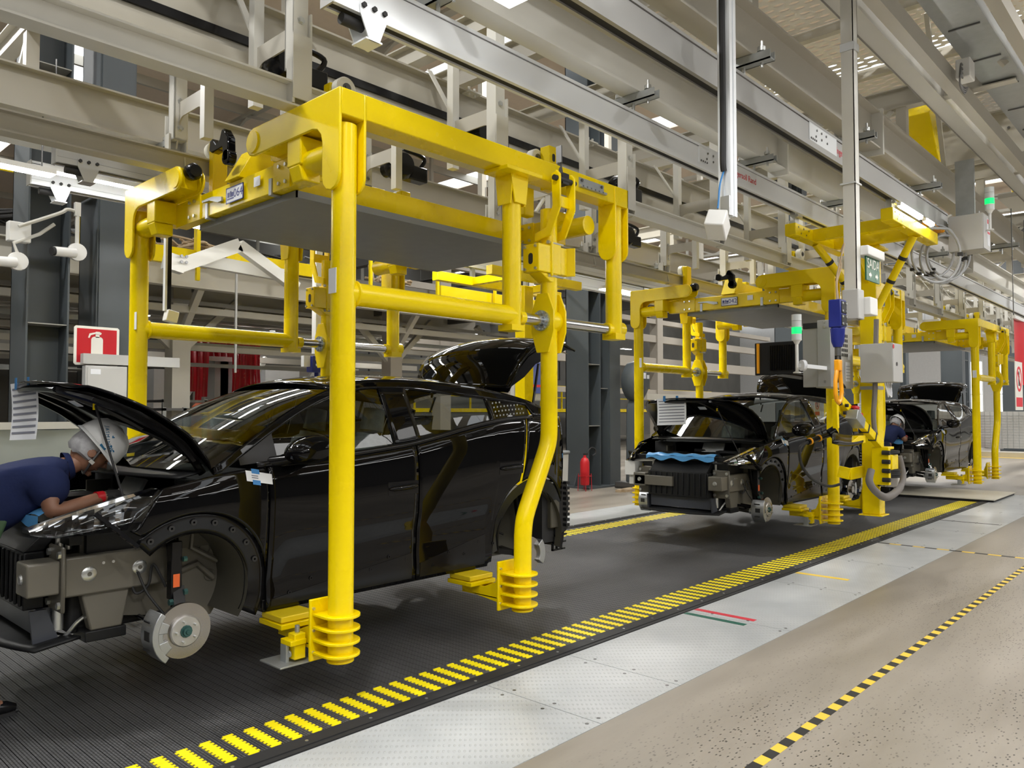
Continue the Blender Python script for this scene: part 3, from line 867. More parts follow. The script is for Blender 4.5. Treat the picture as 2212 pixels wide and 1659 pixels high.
# ================================================================ yellow car carriers
CW = 1.42
def carrier(number, label):
    t = thing('car_carrier', label, 'carrier', (0, YC, 0))
    Y = M['yellow']
    for s in (-1, 1):
        y = s * CW
        def P(*a): return a
        # front post with collar foot
        g = G(); g.cyl((0, y, .24), (0, y, 3.22), .070, 28)
        fp = g.obj('front_post', Y, t)
        g = G(); g.box((-.0715 if s < 0 else -.05, y + (-.0 if s < 0 else -.05), 2.33), (.004, .07, .14)); g.obj('sticker', M['paper'], fp, ang=0)
        # corner bracket: top box with two side plates that run down the post
        def L(x0, x1):
            o = y + s * .085; i = y - s * .085; e = y - s * .95
            pts = [(o, 3.40), (o, 2.92)] + [(y + s * .085 * math.cos(math.radians(a)), 2.92 - .085 * math.sin(math.radians(a))) for a in (30, 60, 90, 120, 150)] + [(i, 2.92), (i, 3.12)] + \
                  [(i - s * (.10 - .10 * math.cos(math.radians(a))), 3.12 + .10 * math.sin(math.radians(a))) for a in (30, 60, 90)] + \
                  [(e + s * .09, 3.22)] + [(e + s * .09 - s * .09 * math.sin(math.radians(a)), 3.31 - .09 * math.cos(math.radians(a))) for a in (30, 60, 90, 120, 150, 180)]
            return pts
        g = G(); g.prism(L(0, 0), 'x', -.092, -.074); g.prism(L(0, 0), 'x', .074, .092)
        e = y - s * .95
        g.bx(-.076, .076, min(y + s * .085, e + s * .09), max(y + s * .085, e + s * .09), 3.25, 3.40)
        g.obj('corner_bracket', Y, t, bev=.006)
        g = G(); g.cyl((-.1, e + s * .09, 3.31), (-.092, e + s * .09, 3.31), .07, 24); g.obj('pivot_boss', Y, t)
        # top side beam
        g = G(); g.bx(.07, 2.69, y - .075, y + .075, 3.26, 3.405); sb = g.obj('side_beam', Y, t, bev=.006)
        g = G(); g.bx(2.05, 2.36, y + s * .075, y + s * .081, 3.31, 3.37); g.bx(2.05, 2.38, y + s * .075, y + s * .10, 3.295, 3.312); bp_ = g.obj('scale_bracket', M['galv'], sb, ang=0)
        g = G()
        for q in (2.08, 2.33): bolt(g, (q, y + s * .081, 3.35), (0, s, 0), .012, .01)
        for q in range(6): g.bx(2.07 + q * .05, 2.085 + q * .05, y + s * .1, y + s * .101, 3.298, 3.31)
        g.obj('bolt', M['steel_dark'], bp_, ang=0)
        # middle hanging post with gussets
        g = G(); g.cyl((1.39, y, 2.17), (1.39, y, 3.2), .066, 26); g.bx(1.324, 1.456, y - .066, y + .066, 2.16, 2.2); mp_ = g.obj('middle_post', Y, t)
        g = G(); g.bx(1.20, 1.56, min(y - s * .085, y + s * .14), max(y - s * .085, y + s * .14), 3.232, 3.259)
        g.obj('head_plate', Y, mp_, bev=.004)
        g = G()
        for dx in (-.078, .066): g.prism([(y - .085, 3.24), (y + .085, 3.24), (y + .06, 3.03), (y - .06, 3.03)], 'x', 1.39 + dx, 1.39 + dx + .012)
        g.prism([(1.30, 3.24), (1.48, 3.24), (1.455, 3.04), (1.34, 3.04)], 'y', y + s * .068, y + s * .08)
        g.obj('gusset', Y, mp_, bev=.003)
        # rear hanging post
        g = G(); g.cyl((2.60, y, 2.19), (2.60, y, 3.3), .066, 26); g.bx(2.534, 2.666, y - .066, y + .066, 2.18, 2.23); g.cyl((2.60, y, 2.27), (2.70, y, 2.27), .06, 20); rp = g.obj('rear_post', Y, t)
        g = G()
        for dx in (-.09, .074):
            pts = [(y + .085, 3.4), (y + .085, 2.90)] + arc(y, 2.90, .085, 0, -180, 8) + [(y - .085, 3.4)]
            g.prism(pts, 'x', 2.60 + dx, 2.60 + dx + .016)
        g.bx(2.52, 2.69, y - .085, y + .085, 3.25, 3.4)
        g.obj('post_cheek', Y, rp, bev=.004)
        # horizontal bars
        g = G(); g.cyl((0, y, 2.27), (1.39, y, 2.27), .066, 26); hb = g.obj('side_bar', Y, t)
        g = G(); g.lathe([(.066, -.012), (.076, -.006), (.078, .004), (.066, .012)], (.073, y, 2.27), 26, 'x'); g.obj('weld_bead', Y, hb)
        g = G(); g.cyl((1.45, y, 2.26), (1.50, y, 2.26), .05, 22); g.cyl((2.49, y, 2.26), (2.54, y, 2.26), .05, 22); g.obj('bar_socket', Y, t)
        g = G(); g.cyl((1.40, y, 2.26), (2.58, y, 2.26), .040, 26); g.obj('slide_bar', M['steel'], t)
        # bent rear leg on the slide bar
        xs = 1.79
        pth = [(xs, y, 3.08), (xs, y, 2.2), (xs, y, 1.52)] + [tuple(p) for p in spline([(xs, y, 1.50), (xs - .012, y, 1.38), (xs - .085, y, 1.22), (xs - .20, y, 1.0), (xs - .265, y, .86), (xs - .285, y, .74)], 5)] + [(xs - .288, y, .5), (xs - .29, y, .24)]
        g = G(); g.tube(pth, .062, 26); bl = g.obj('bent_leg', Y, t)
        # hub on slide bar
        g = G()
        for dx in (-.075, .06):
            g.prism([(y - .05, 2.46), (y + .05, 2.46), (y + .105, 2.33), (y + .105, 2.18), (y + .055, 2.03), (y - .055, 2.03), (y - .105, 2.18), (y - .105, 2.33)], 'x', xs + dx, xs + dx + .016)
        g.cyl((xs - .06, y, 2.26), (xs + .06, y, 2.26), .085, 24)
        hu = g.obj('slide_hub', Y, t, bev=.003)
        g = G(); g.cyl((xs - .095, y, 2.26), (xs - .075, y, 2.26), .075, 28); g.obj('hub_flange', M['flange_blue'], hu)
        g = G()
        for k in range(8):
            a = k * PI / 4 + .2; bolt(g, (xs - .095, y + .06 * math.cos(a), 2.26 + .06 * math.sin(a)), (-1, 0, 0), .011, .012)
        g.obj('hub_bolt', M['zinc'], hu, ang=0)
        # clamp block on the leg
        g = G(); g.bx(xs - .20, xs - .06, y - .075, y + .075, 2.60, 2.80); g.bx(xs - .065, xs - .045, y - .085, y + .085, 2.58, 2.83); g.bx(xs - .045, xs + .06, y - .07, y + .07, 2.6, 2.82)
        g.prism([(xs - .16, 2.6), (xs - .05, 2.6), (xs + .02, 2.54), (xs - .05, 2.54)], 'y', y - .06, y + .06)
        cb = g.obj('clamp_block', Y, t, bev=.006)
        g = G(); g.box((xs + .15, y + s * .02, 2.71), (.018, .17, .21), Matrix.Rotation(s * -.5, 3, 'Z')); g.box((xs + .10, y, 2.71), (.10, .10, .20)); g.obj('clamp_wing', Y, cb, bev=.003)
        g = G(); g.prism(arc(y, 2.715, .02, 0, 180, 8) + arc(y, 2.675, .02, 180, 360, 8), 'x', xs - .203, xs - .199)
        g.obj('clamp_slot', M['rubber'], cb, ang=0)
        g = G()
        for dy, z in ((-.05, 2.62), (.05, 2.62), (-.05, 2.78), (.05, 2.78)): bolt(g, (xs - .20, y + dy, z), (-1, 0, 0), .011, .014)
        for z in (2.585, 2.825):
            for dy in (-.06, .06): bolt(g, (xs - .065, y + dy, z), (-1, 0, 0), .014, .018); g.cyl((xs - .06, y + dy, z), (xs + .09, y + dy, z), .009, 8)
        g.obj('clamp_bolt', M['zinc'], cb, ang=0)
        # fork that hooks the leg to the top beam
        g = G()
        for dx in (-.11, .055):
            yo = y + s * .13
            g.prism([(y - s * .06, 2.90), (y + s * .05, 2.93), (yo - s * .02, 3.08), (yo - s * .03, 3.31), (yo + s * .02, 3.33), (yo + s * .05, 3.30), (yo + s * .05, 3.06), (y + s * .09, 2.87), (y - s * .06, 2.84)], 'x', xs + .02 + dx, xs + .036 + dx)
        g.bx(xs - .085, xs + .09, y + s * .125 - .01, y + s * .125 + .01, 3.08, 3.16)
        fk = g.obj('hook_fork', Y, t, bev=.003)
        g = G(); g.cyl((xs - .12, y + s * .15, 3.27), (xs + .12, y + s * .15, 3.27), .02, 14); g.box((xs - .0, y + s * .13, 3.28), (.07, .07, .08)); g.obj('fork_pin', M['rubber'], fk)
        g = G(); g.beam((xs + .03, y + s * .1, 3.3), (xs + .05, y + s * .06, 3.43), .03, .012); g.beam((xs + .05, y + s * .06, 3.43), (xs + .06, y + s * .05, 3.56), .05, .012); g.obj('lever', M['steel_dark'], fk)
        # feet under both legs
        for fi, fx in enumerate((0, xs - .29)):
            g = G()
            for z in (.26, .33, .40, .47):
                pts = arc(fx, y, .108, (0 if s > 0 else 180), (180 if s > 0 else 360), 12) + ([(fx - .108, y - .11), (fx + .108, y - .11)] if s > 0 else [(fx + .108, y + .11), (fx - .108, y + .11)])
                g.prism(pts, 'z', z, z + .015)
            g.cyl((fx, y, .225), (fx, y, .24), .075, 24)
            ft = g.obj('foot_collar', Y, t, bev=.003)
            yi = y - s * .115
            g = G(); g.bx(fx - .12, fx + .12, min(yi, yi - s * .02), max(yi, yi - s * .02), .22, .56); g.bx(fx - .10, fx + .10, min(yi - s * .024, yi - s * .036), max(yi - s * .024, yi - s * .036), .25, .53)
            fpn = g.obj('foot_plate', Y, ft, bev=.008)
            g = G()
            for z in (.27, .39, .51):
                for dx in (-.1, .1): bolt(g, (fx + dx, yi + s * .0, z), (0, s, 0), .009, .01)
            g.obj('foot_bolt', M['zinc'], ft, ang=0)
            # arm and pad reaching under the sill
            ya, yb = yi - s * .03, yi - s * .42
            g = G()
            for dx in (-.07, .058):
                g.prism([(ya, .52), (ya, .26), (yb, .30), (yb, .355), (ya - s * .16, .355), (ya - s * .05, .40)], 'x', fx + dx, fx + dx + .012)
            g.bx(fx - .07, fx + .07, min(ya, yb), max(ya, yb), .285, .298)
            g.obj('support_arm', Y, t, bev=.003)
            g = G(); g.bx(fx - .16, fx + .09, min(yb - s * .06, ya - s * .20), max(yb - s * .06, ya - s * .20), .355, .385); pd = g.obj('pad_base', Y, t, bev=.004)
            g = G(); g.bx(fx - .15, fx + .08, min(yb - s * .05, ya - s * .22), max(yb - s * .05, ya - s * .22), .389, .425); g.obj('rubber_pad', M['yellow_pad'], pd, bev=.006)
            if fi == 0:
                g = G(); g.bx(fx - .16, fx - .09, min(ya - s * .06, ya - s * .13), max(ya - s * .06, ya - s * .13), .22, .36); g.bx(fx - .19, fx - .09, min(ya - s * .05, ya - s * .16), max(ya - s * .05, ya - s * .16), .30, .33); lo_ = g.obj('locator_block', Y, t, bev=.004)
                g = G(); g.bx(fx - .26, fx - .05, min(ya - s * .04, ya - s * .26), max(ya - s * .04, ya - s * .26), .195, .205); g.bx(fx - .19, fx - .17, min(ya - s * .16, ya - s * .10), max(ya - s * .16, ya - s * .10), .2, .30); g.cyl((fx - .12, ya - s * .1, .36), (fx - .12, ya - s * .1, .40), .014, 8)
                g.cyl((fx - .165, ya - s * .1, .25), (fx - .175, ya - s * .1, .25), .02, 10)
                g.obj('locator_shoe', M['galv'], lo_, bev=.002)
    # cross beams front and rear
    for ci, (cx, nm) in enumerate(((.13, 'front'), (2.47, 'rear'))):
        g = G(); g.bx(cx - .045, cx + .045, -.95, .95, 3.035, 3.215); cbm = g.obj('cross_beam', Y, t, bev=.005)
        g = G()
        for sy in (-1, 1):
            g.bx(cx - .056, cx - .044, sy * .62 - .10, sy * .62 + .10, 3.03, 3.22)
        g.obj('joint_plate', Y, cbm, bev=.002)
        g = G()
        for sy in (-1, 1):
            for dy in (-.06, .02):
                for z in (3.07, 3.18): bolt(g, (cx - .056, sy * (.66 + dy), z), (-1, 0, 0), .013, .014)
        g.obj('joint_bolt', M['zinc'], cbm, ang=0)
        g = G()
        for sy in (-1, 1):
            x0 = cx - .12
            g.bx(x0 - .09, cx + .03, sy * 1.02 - .075, sy * 1.02 + .075, 3.06, 3.23)
            g.prism([(x0 - .09, 3.06), (x0 + .06, 3.06), (x0 + .06, 2.97), (x0 - .06, 2.97)], 'y', sy * 1.02 - .06, sy * 1.02 + .06)
        g.obj('end_box', Y, cbm, bev=.008)
        g = G()
        for sy in (-1, 1): g.cyl((cx - .12, sy * 1.08, 3.08), (cx - .12, sy * 1.36, 3.08), .075, 22); g.cyl((cx - .17, sy * 1.02, 3.0), (cx - .18, sy * 1.02, 3.0), .022, 6)
        g.obj('pivot_roll', Y, cbm)
    # long centre beams and the trolley link between them
    for yy in (-.52, .52):
        g = G(); g.bx(.17, 2.44, yy - .045, yy + .045, 3.06, 3.22); g.obj('long_beam', Y, t, bev=.005)
    g = G(); g.bx(.3, 1.25, -.07, .07, 3.26, 3.40); g.prism([(1.25, 3.26), (1.25, 3.40), (1.33, 3.40), (1.45, 3.26)], 'y', -.07, .07); g.bx(1.55, 2.3, -.06, .06, 3.26, 3.38)
    g.prism([(.05, 3.22), (.3, 3.22), (.3, 3.45), (.18, 3.45)], 'y', -.1, .1)
    tr = g.obj('tow_link', Y, t, bev=.004)
    g = G(); g.bx(.98, 1.06, -.073, .073, 3.255, 3.405); g.bx(1.14, 1.2, -.073, .073, 3.255, 3.405); g.obj('link_band', M['steel_dark'], tr, ang=0)
    g = G(); g.bx(.5, 1.9, -.5, .5, 3.225, 3.235); g.bx(.3, .5, -.3, .3, 3.05, 3.23); g.bx(1.3, 1.5, -.5, .5, 3.03, 3.2); g.obj('deck_web', Y, t, ang=0)
    # black bumper hooks
    for yy, xx in ((-.02, -.02), (.30, .0)):
        g = G(); g.prism([(yy - .13, 3.30), (yy - .12, 3.46), (yy - .06, 3.53), (yy - .03, 3.53), (yy, 3.47), (yy + .05, 3.45), (yy + .10, 3.50), (yy + .14, 3.49), (yy + .15, 3.42), (yy + .11, 3.40), (yy - .04, 3.41), (yy - .06, 3.30)], 'x', xx - .03, xx + .03); g.lathe([(0, -.03), (.055, -.03), (.055, .03), (0, .03)], (xx, yy - .09, 3.33), 16, 'x')
        if yy < .1: g.obj('bumper_hook', M['paint'], t, bev=.008)
        else:
            g = G(); g.lathe([(0, -.05), (.045, -.05), (.06, -.03), (.06, .03), (.045, .05), (0, .05)], (.0, .48, 3.36), 20, 'y'); g.obj('bumper_roller', M['black_satin'], t)
    # rollers on the rails
    for s in (-1, 1):
        for wx in (.36, 2.24):
            yw = s * .89
            g = G(); g.bx(wx - .07, wx + .05, yw + (.05 if s < 0 else -.13), yw + (.13 if s < 0 else -.05), 3.22, 3.74); wb = g.obj('roller_bracket', Y, t, bev=.01)
            g = G(); g.lathe([(0, -.035), (.03, -.035), (.05, -.03), (.066, -.035), (.074, -.028), (.074, .028), (.066, .035), (0, .035)], (wx, yw, 3.692), 28, 'y'); wl = g.obj('roller', M['sign_white'], wb)
            g = G(); g.lathe([(0, -.05), (.018, -.05), (.018, -.038), (.032, -.038), (.032, -.034)], (wx, yw, 3.692), 20, 'y'); g.lathe([(0, .05), (.018, .05), (.018, .038), (.032, .038), (.032, .034)], (wx, yw, 3.692), 20, 'y'); g.obj('roller_bearing', M['steel_dark'], wl)
        # stop box beside the rear roller
        g = G(); g.bx(2.26, 2.37, s * .98 - .05, s * .98 + .05, 3.42, 3.78); sb_ = g.obj('stop_box', Y, t, bev=.008)
        g = G(); g.prism(arc(2.315, 3.70, .018, 0, 180, 8) + arc(2.315, 3.67, .018, 180, 360, 8), 'y', s * .98 - .052, s * .98 + .052); g.obj('stop_slot', M['rubber'], sb_, ang=0)
    # drip tray with clips
    g = G(); g.bx(.16, 2.55, -.67, .67, 2.985, 2.995); g.bx(.15, .16, -.68, .68, 2.985, 3.03); g.bx(2.55, 2.56, -.68, .68, 2.985, 3.03); g.bx(.15, 2.56, -.68, -.67, 2.985, 3.03); g.bx(.15, 2.56, .67, .68, 2.985, 3.03)
    dt = g.obj('drip_tray', M['tray'], t, ang=0)
    g = G()
    for yy in (-.48, .42):
        g.bx(.075, .088, yy - .018, yy + .018, 3.02, 3.13); g.bx(.088, .16, yy - .018, yy + .018, 3.018, 3.026)
    g.prism([(.16, 3.10), (.22, 3.10), (.34, 3.135), (.46, 3.14), (.46, 3.155), (.3, 3.155), (.16, 3.13)], 'x', .06, .075)
    g.obj('tray_clip', M['galv'], dt, ang=0)
    # number plate and small label
    g = G(); g.bx(.069, .074, -.13, .10, 3.07, 3.17); npt = g.obj('number_plate', M['paper'], t, ang=0)
    g = G(); g.bx(.067, .0742, -.135, -.13, 3.065, 3.175); g.bx(.067, .0742, .10, .105, 3.065, 3.175); g.bx(.067, .0742, -.135, .105, 3.065, 3.07); g.bx(.067, .0742, -.135, .105, 3.17, 3.175); g.obj('plate_frame', M['hoist_blue'], npt, ang=0)
    text(number, 'plate_number', M['hoist_blue'], npt, .085, (.0685, -.065, 3.12), (0, -1, 0), (0, 0, 1), .0006)
    g = G()
    for k, (a, b_, z0, z1) in enumerate(((.085, .055, 3.105, 3.14), (.045, .03, 3.105, 3.145), (.025, .0, 3.105, 3.135), (.09, -.005, 3.09, 3.098))): g.bx(.0675, .069, b_, a, z0, z1)
    g.obj('plate_mark', M['hoist_blue'], npt, ang=0)
    g = G(); g.bx(.069, .073, -.36, -.28, 3.11, 3.175); g.obj('type_label', M['paper'], t, ang=0)
    return t
CXS = (2.54, 9.76, 17.05)
c1 = carrier('064', 'yellow car carrier marked 064 around the foremost black car'); c1.location.x = CXS[0]
c2 = carrier('042', 'yellow car carrier marked 042 around the second black car'); c2.location.x = CXS[1]
c3 = carrier('033', 'yellow car carrier farthest down the line around the third black car'); c3.location.x = CXS[2]
# ================================================================ black cars without bumpers
Wx = smooth_tab([(-.85, .60), (-.7, .72), (-.5, .835), (-.25, .90), (0, .925), (.5, .928), (1.5, .93), (2.4, .935), (2.83, .935), (3.1, .90), (3.3, .84)])
belt = smooth_tab([(-.7, 1.06), (-.55, 1.09), (-.3, 1.165), (0, 1.225), (.2, 1.262), (.5, 1.288), (.94, 1.312), (1.48, 1.362), (1.69, 1.394), (2.34, 1.515), (2.85, 1.555), (3.3, 1.56)])
redge = smooth_tab([(.10, 1.262), (.35, 1.41), (.60, 1.555), (.85, 1.68), (1.10, 1.77), (1.35, 1.815), (1.7, 1.825), (2.2, 1.80), (2.6, 1.745), (2.85, 1.69), (3.05, 1.62), (3.2, 1.555)])
rmid = smooth_tab([(1.0, 1.80), (1.2, 1.845), (1.6, 1.885), (2.1, 1.88), (2.5, 1.845), (2.85, 1.79), (2.95, 1.76)])
prof = smooth_tab([(0, .955), (.10, .968), (.22, .962), (.40, .985), (.62, 1.0), (.80, .998), (.92, .985), (1.0, .962)])
def ys(x, z):
    """half width of the body at station x and height z"""
    zb = belt(x)
    if z <= zb:
        t = max(0, (z - .42) / (zb - .42))
        y = Wx(x) * prof(t)
        # character lines and haunches
        y += .016 * math.exp(-((x - 2.75) / .45) ** 2 - ((z - 1.22) / .16) ** 2)
        y += .012 * math.exp(-((x - .1) / .5) ** 2 - ((z - 1.10) / .10) ** 2)
        y -= .012 * math.exp(-((z - .78 - .05 * (x - 1.5)) / .07) ** 2) * (1 if .55 < x < 2.3 else 0)
        return y
    return Wx(x) * .962 - (z - zb) * .46 - (z - zb) ** 2 * .12
def panel(xL, xR, zlo, zhi, nu, nv, s, off=0, tw=lambda x, z: 0):
    """surface patch on the body side. xL, xR: edges as functions of t (0 low, 1 high)"""
    g = G()
    def fn(u, v):
        x = lerp(xL(v), xR(v), u); z = lerp(zlo(x), zhi(x), v)
        return (x, s * (ys(x, z) + off), z)
    g.grid(fn, nu, nv, flip=(s > 0))
    return g
K = lambda c: (lambda *a: c)
AX, AZ, AR = .03, .62, .43
RXC, RZC, RR = 2.83, .60, .475
def arch_f(x):
    if x < -.25: return lerp(.945, .985, min(1, (-.25 - x) / .06))
    d = AR ** 2 - (x - AX) ** 2
    return AZ + math.sqrt(d) if d > 0 and abs(x - AX) < AR else .43
def arch_r(x):
    d = RR ** 2 - (x - RXC) ** 2
    return RZC + math.sqrt(d) if d > 0 else .43
def hood_pt(u, v):
    """u 0 at hinge to 1 at nose, v -1..1 across; opened position"""
    prof_ = [(.20, 1.275), (.11, 1.40), (.02, 1.50), (-.10, 1.58), (-.23, 1.655), (-.38, 1.72), (-.50, 1.765), (-.56, 1.765)]
    n = len(prof_) - 1
    hw = [.78, .80, .80, .785, .76, .70, .60, .44]
    q = u * n; i = min(int(q), n - 1); t = q - i
    x = lerp(prof_[i][0], prof_[i + 1][0], t); z = lerp(prof_[i][1], prof_[i + 1][1], t)
    w_ = lerp(hw[i], hw[i + 1], t)
    # crown, and the nose sweeps back towards the corners
    c = abs(v) ** 2.2
    x += .10 * c * u; z -= .05 * c - .02 * u * c
    return (x, v * w_, z)
def build_car(idx, label, X):
    t = thing('car', label, 'car', (X, YC, 0))
    PT = M['paint']
    for s in (-1, 1):
        # fender
        g = panel(lambda v: lerp(-.31, -.15, v), K(.455), arch_f, lambda x: belt(x) - .004, 34, 12, s)
        g.obj('front_fender', PT, t, thick=.006)
        # pressed arch flange with clip holes
        g = G()
        def fl(u, v):
            a = math.radians(lerp(-28, 136, u)); r = lerp(AR - .002, AR - .115, v)
            x = AX + r * math.cos(a); z = AZ + r * math.sin(a)
            return (x, s * (ys(x, max(z, .45)) - .014 - .022 * v), z)
        g.grid(fl, 30, 4, flip=(s > 0)); af = g.obj('arch_flange', M['black_satin'], t, thick=.004)
        g = G()
        for k in range(7):
            a = math.radians(20 + k * 18); r = AR - .05; x = AX + r * math.cos(a); z = AZ + r * math.sin(a)
            yy = s * (ys(x, max(z, .45)) - .018); g.lathe([(.006, 0), (.017, .0), (.017, .006), (.008, .006)], (x, yy if s > 0 else yy - .006, z), 12, 'y')
        g.obj('clip_hole', M['rubber'], af)
        # wheel house
        g = G()
        def wh(u, v):
            a = math.radians(lerp(-35, 118, u)); r = AR - .11
            return (AX + r * math.cos(a), s * lerp(ys(.1, .9) - .035, .48, v), AZ + r * math.sin(a))
        g.grid(wh, 20, 6, flip=(s < 0)); g.obj('wheel_house', M['ecoat_dark'], t)
        g = G()
        pts = arc(AX + .02, AZ - .02, AR - .09, -40, 200, 20)
        g.prism(pts, 'y', s * .503, s * .515); g.obj('inner_panel', M['ecoat'], t)
        g = G(); g.tube([(.20, s * .52, .95), (.18, s * .53, .8), (.34, s * .53, .70)], .018, 8); g.tube([(.08, s * .53, .66), (.22, s * .53, .70), (.32, s * .53, .60)], .016, 8)
        for (a, b_) in ((.27, .78), (.30, .62), (.15, .9)): g.lathe([(.0, 0), (.025, 0), (.035, .012 * s)], (a, s * .51, b_), 14, 'y')
        g.obj('panel_bead', M['ecoat'], t)
        # doors
        for nm, a, b_, rf in (('front_door', .465, 1.592, False), ('rear_door', 1.604, 2.70, True)):
            if rf:
                lo = lambda x: max(.435, arch_r(x) + .03) if x > 2.31 else .435
                g = panel(K(a), lambda v: lerp(2.62, 2.74, v), lo, lambda x: belt(x) + .004, 40, 22, s)
            else:
                g = panel(K(a), K(b_), K(.435), lambda x: belt(x) + .004, 30, 22, s)
            d = g.obj(nm, PT, t, thick=.006)
            # handle in its recess
            hx, hz = ((1.46, 1.085) if not rf else (2.52, 1.165))
            g = G()
            for q in (0, 1):
                pass
            path = [(hx - .12 + .24 * k / 10, s * (ys(hx - .12 + .24 * k / 10, hz) + .004 + .022 * math.sin(PI * k / 10) ** .5), hz + .012 * k / 10) for k in range(11)]
            g.tube(path, [.008] + [.017] * 9 + [.008], 10); g.obj('handle', PT, d)
            g = G()
            def rc(u, v):
                x = hx - .13 + .26 * u; z = hz - .045 + .09 * v
                return (x, s * (ys(x, z) + .0015 - .0 * u), z)
            g.grid(rc, 8, 3, flip=(s > 0)); g.obj('handle_recess', M['black_satin'], d)
            # clip holes along the sill band
            g = G()
            for k in range(7 if not rf else 5):
                x = a + .15 + k * .15; z = .52 + .05 * (k % 2) + .02 * k * (1 if rf else .6)
                yy = s * ys(x, z); g.lathe([(.005, 0), (.013, 0), (.013, .004), (.006, .005), (0, .005)], (x, yy if s > 0 else yy - .005, z), 12, 'y')
            g.obj('door_clip', M['black_satin'], d)
            def bandf(u, v):
                x = lerp(a + .03, (b_ if not rf else 2.30) - .03, u); z = lerp(.455, .50 + .13 * u + (.05 if rf else 0), v)
                return (x, s * (ys(x, z) + .0025), z)
            g = G(); g.grid(bandf, 14, 3, flip=(s > 0)); g.obj('sill_band', M['black_satin'], d)
        # quarter panel and rear arch flange
        g = panel(lambda v: lerp(2.65, 2.75, v), K(3.26), lambda x: arch_r(x) + .01 if x < 3.28 else .7, lambda x: belt(x) + .004, 20, 14, s); g.obj('quarter_panel', PT, t, thick=.006)
        g = G()
        def fr(u, v):
            a = math.radians(lerp(-20, 190, u)); r = lerp(RR, RR - .10, v)
            x = RXC + r * math.cos(a); z = RZC + r * math.sin(a)
            return (x, s * (ys(min(x, 3.2), max(z, .45)) - .012 - .03 * v), z)
        g.grid(fr, 26, 3, flip=(s > 0)); g.obj('rear_arch_flange', M['black_satin'], t)
        g = G()
        def wr(u, v):
            a = math.radians(lerp(-20, 195, u)); r = RR - .09
            return (RXC + r * math.cos(a), s * lerp(ys(2.8, .9) - .05, .5, v), RZC + r * math.sin(a))
        g.grid(wr, 20, 5, flip=(s < 0)); g.prism(arc(RXC, RZC, RR - .08, -30, 210, 18), 'y', s * .50, s * .52); g.obj('rear_wheel_house', M['ecoat_dark'], t)
        # glass
        wtop = lambda x: min(redge(x) - .045, 1.772 - max(0, x - 1.7) * .10)
        wlo = lambda x: belt(x) + .024
        g = panel(K(.44), K(1.425), wlo, lambda x: max(wlo(x) + .004, wtop(x)), 24, 8, s, -.012); g.obj('front_window', M['glass'], t)
        g = panel(K(1.65), K(2.37), wlo, wtop, 18, 8, s, -.012); g.obj('rear_window', M['glass'], t)
        g = panel(K(2.395), K(2.80), wlo, lambda x: max(wlo(x) + .004, wtop(x) + .01), 12, 6, s, -.010); qg = g.obj('quarter_glass', M['glass_dark'], t)
        g = G()
        for k in range(9):
            for j in range(4):
                x = 2.43 + k * .038; z = wlo(x) + .02 + j * .033
                if z < wtop(x) - .01: g.cyl((x, s * (ys(x, z) - .008), z), (x, s * (ys(x, z) - .006), z), .009, 4)
        g.obj('glass_dot', M['galv'], qg, ang=0)
        # frames: pillar and roof rail, belt trim, centre pillar, rear pillar
        g = panel(K(.14), K(3.05), lambda x: max(belt(x), wtop(x) - .004) if x < 2.8 else belt(x) + .004, lambda x: max(redge(x), belt(x) + .006), 56, 4, s); g.obj('roof_rail', PT, t, thick=.012)
        g = panel(K(1.425), K(1.65), lambda x: belt(x), lambda x: wtop(x), 6, 8, s, .002); cp = g.obj('centre_pillar', PT, t, thick=.01)
        g = G(); g.bx(1.53, 1.538, s * .93, s * .6, 1.3, 1.3001)
        g = panel(K(2.35), K(2.40), lambda x: belt(x), lambda x: wtop(x), 2, 6, s, .0); g.obj('rear_pillar', PT, t, thick=.01)
        g = panel(K(.40), K(2.82), lambda x: belt(x) - .002, lambda x: belt(x) + .026, 40, 1, s, .004); g.obj('belt_trim', M['black_satin'], t, thick=.008)
        g = panel(K(.30), K(.54), lambda x: belt(x) + .02, lambda x: max(belt(x) + .024, redge(x) - .05), 8, 4, s, -.004); g.obj('mirror_sail', M['black_satin'], t)
        # mirror
        g = G(); g.lathe([(0, -.115), (.05, -.11), (.078, -.07), (.085, 0), (.08, .06), (.055, .10), (0, .11)], (0, 0, 0), 20, 'y')
        mo = G(); mo.v = [(p[0] * 1.8 + .67, s * 1.03 + p[1], p[2] * 1.0 + .02 * p[0] / .08 + 1.375) for p in g.v]; mo.f = g.f; mo.m = g.m
        mi = mo.obj('mirror', PT, t)
        g = G(); g.tube([(.50, s * .86, 1.30), (.56, s * .94, 1.315), (.60, s * 1.0, 1.34)], [.035, .03, .03], 10); g.obj('mirror_foot', M['black_satin'], mi)
        g = panel(K(.44), K(2.66), lambda x: max(.45, arch_r(x) + .04) if x > 2.3 else .45, lambda x: belt(x) - .01, 20, 6, s, -.03); g.obj('body_inner', M['black_satin'], t)
        # sill and jacking rail
        g = G(); g.bx(.45, 2.33, min(s * .78, s * .875), max(s * .78, s * .875), .425, .50); g.obj('sill', M['black_satin'], t, bev=.008)
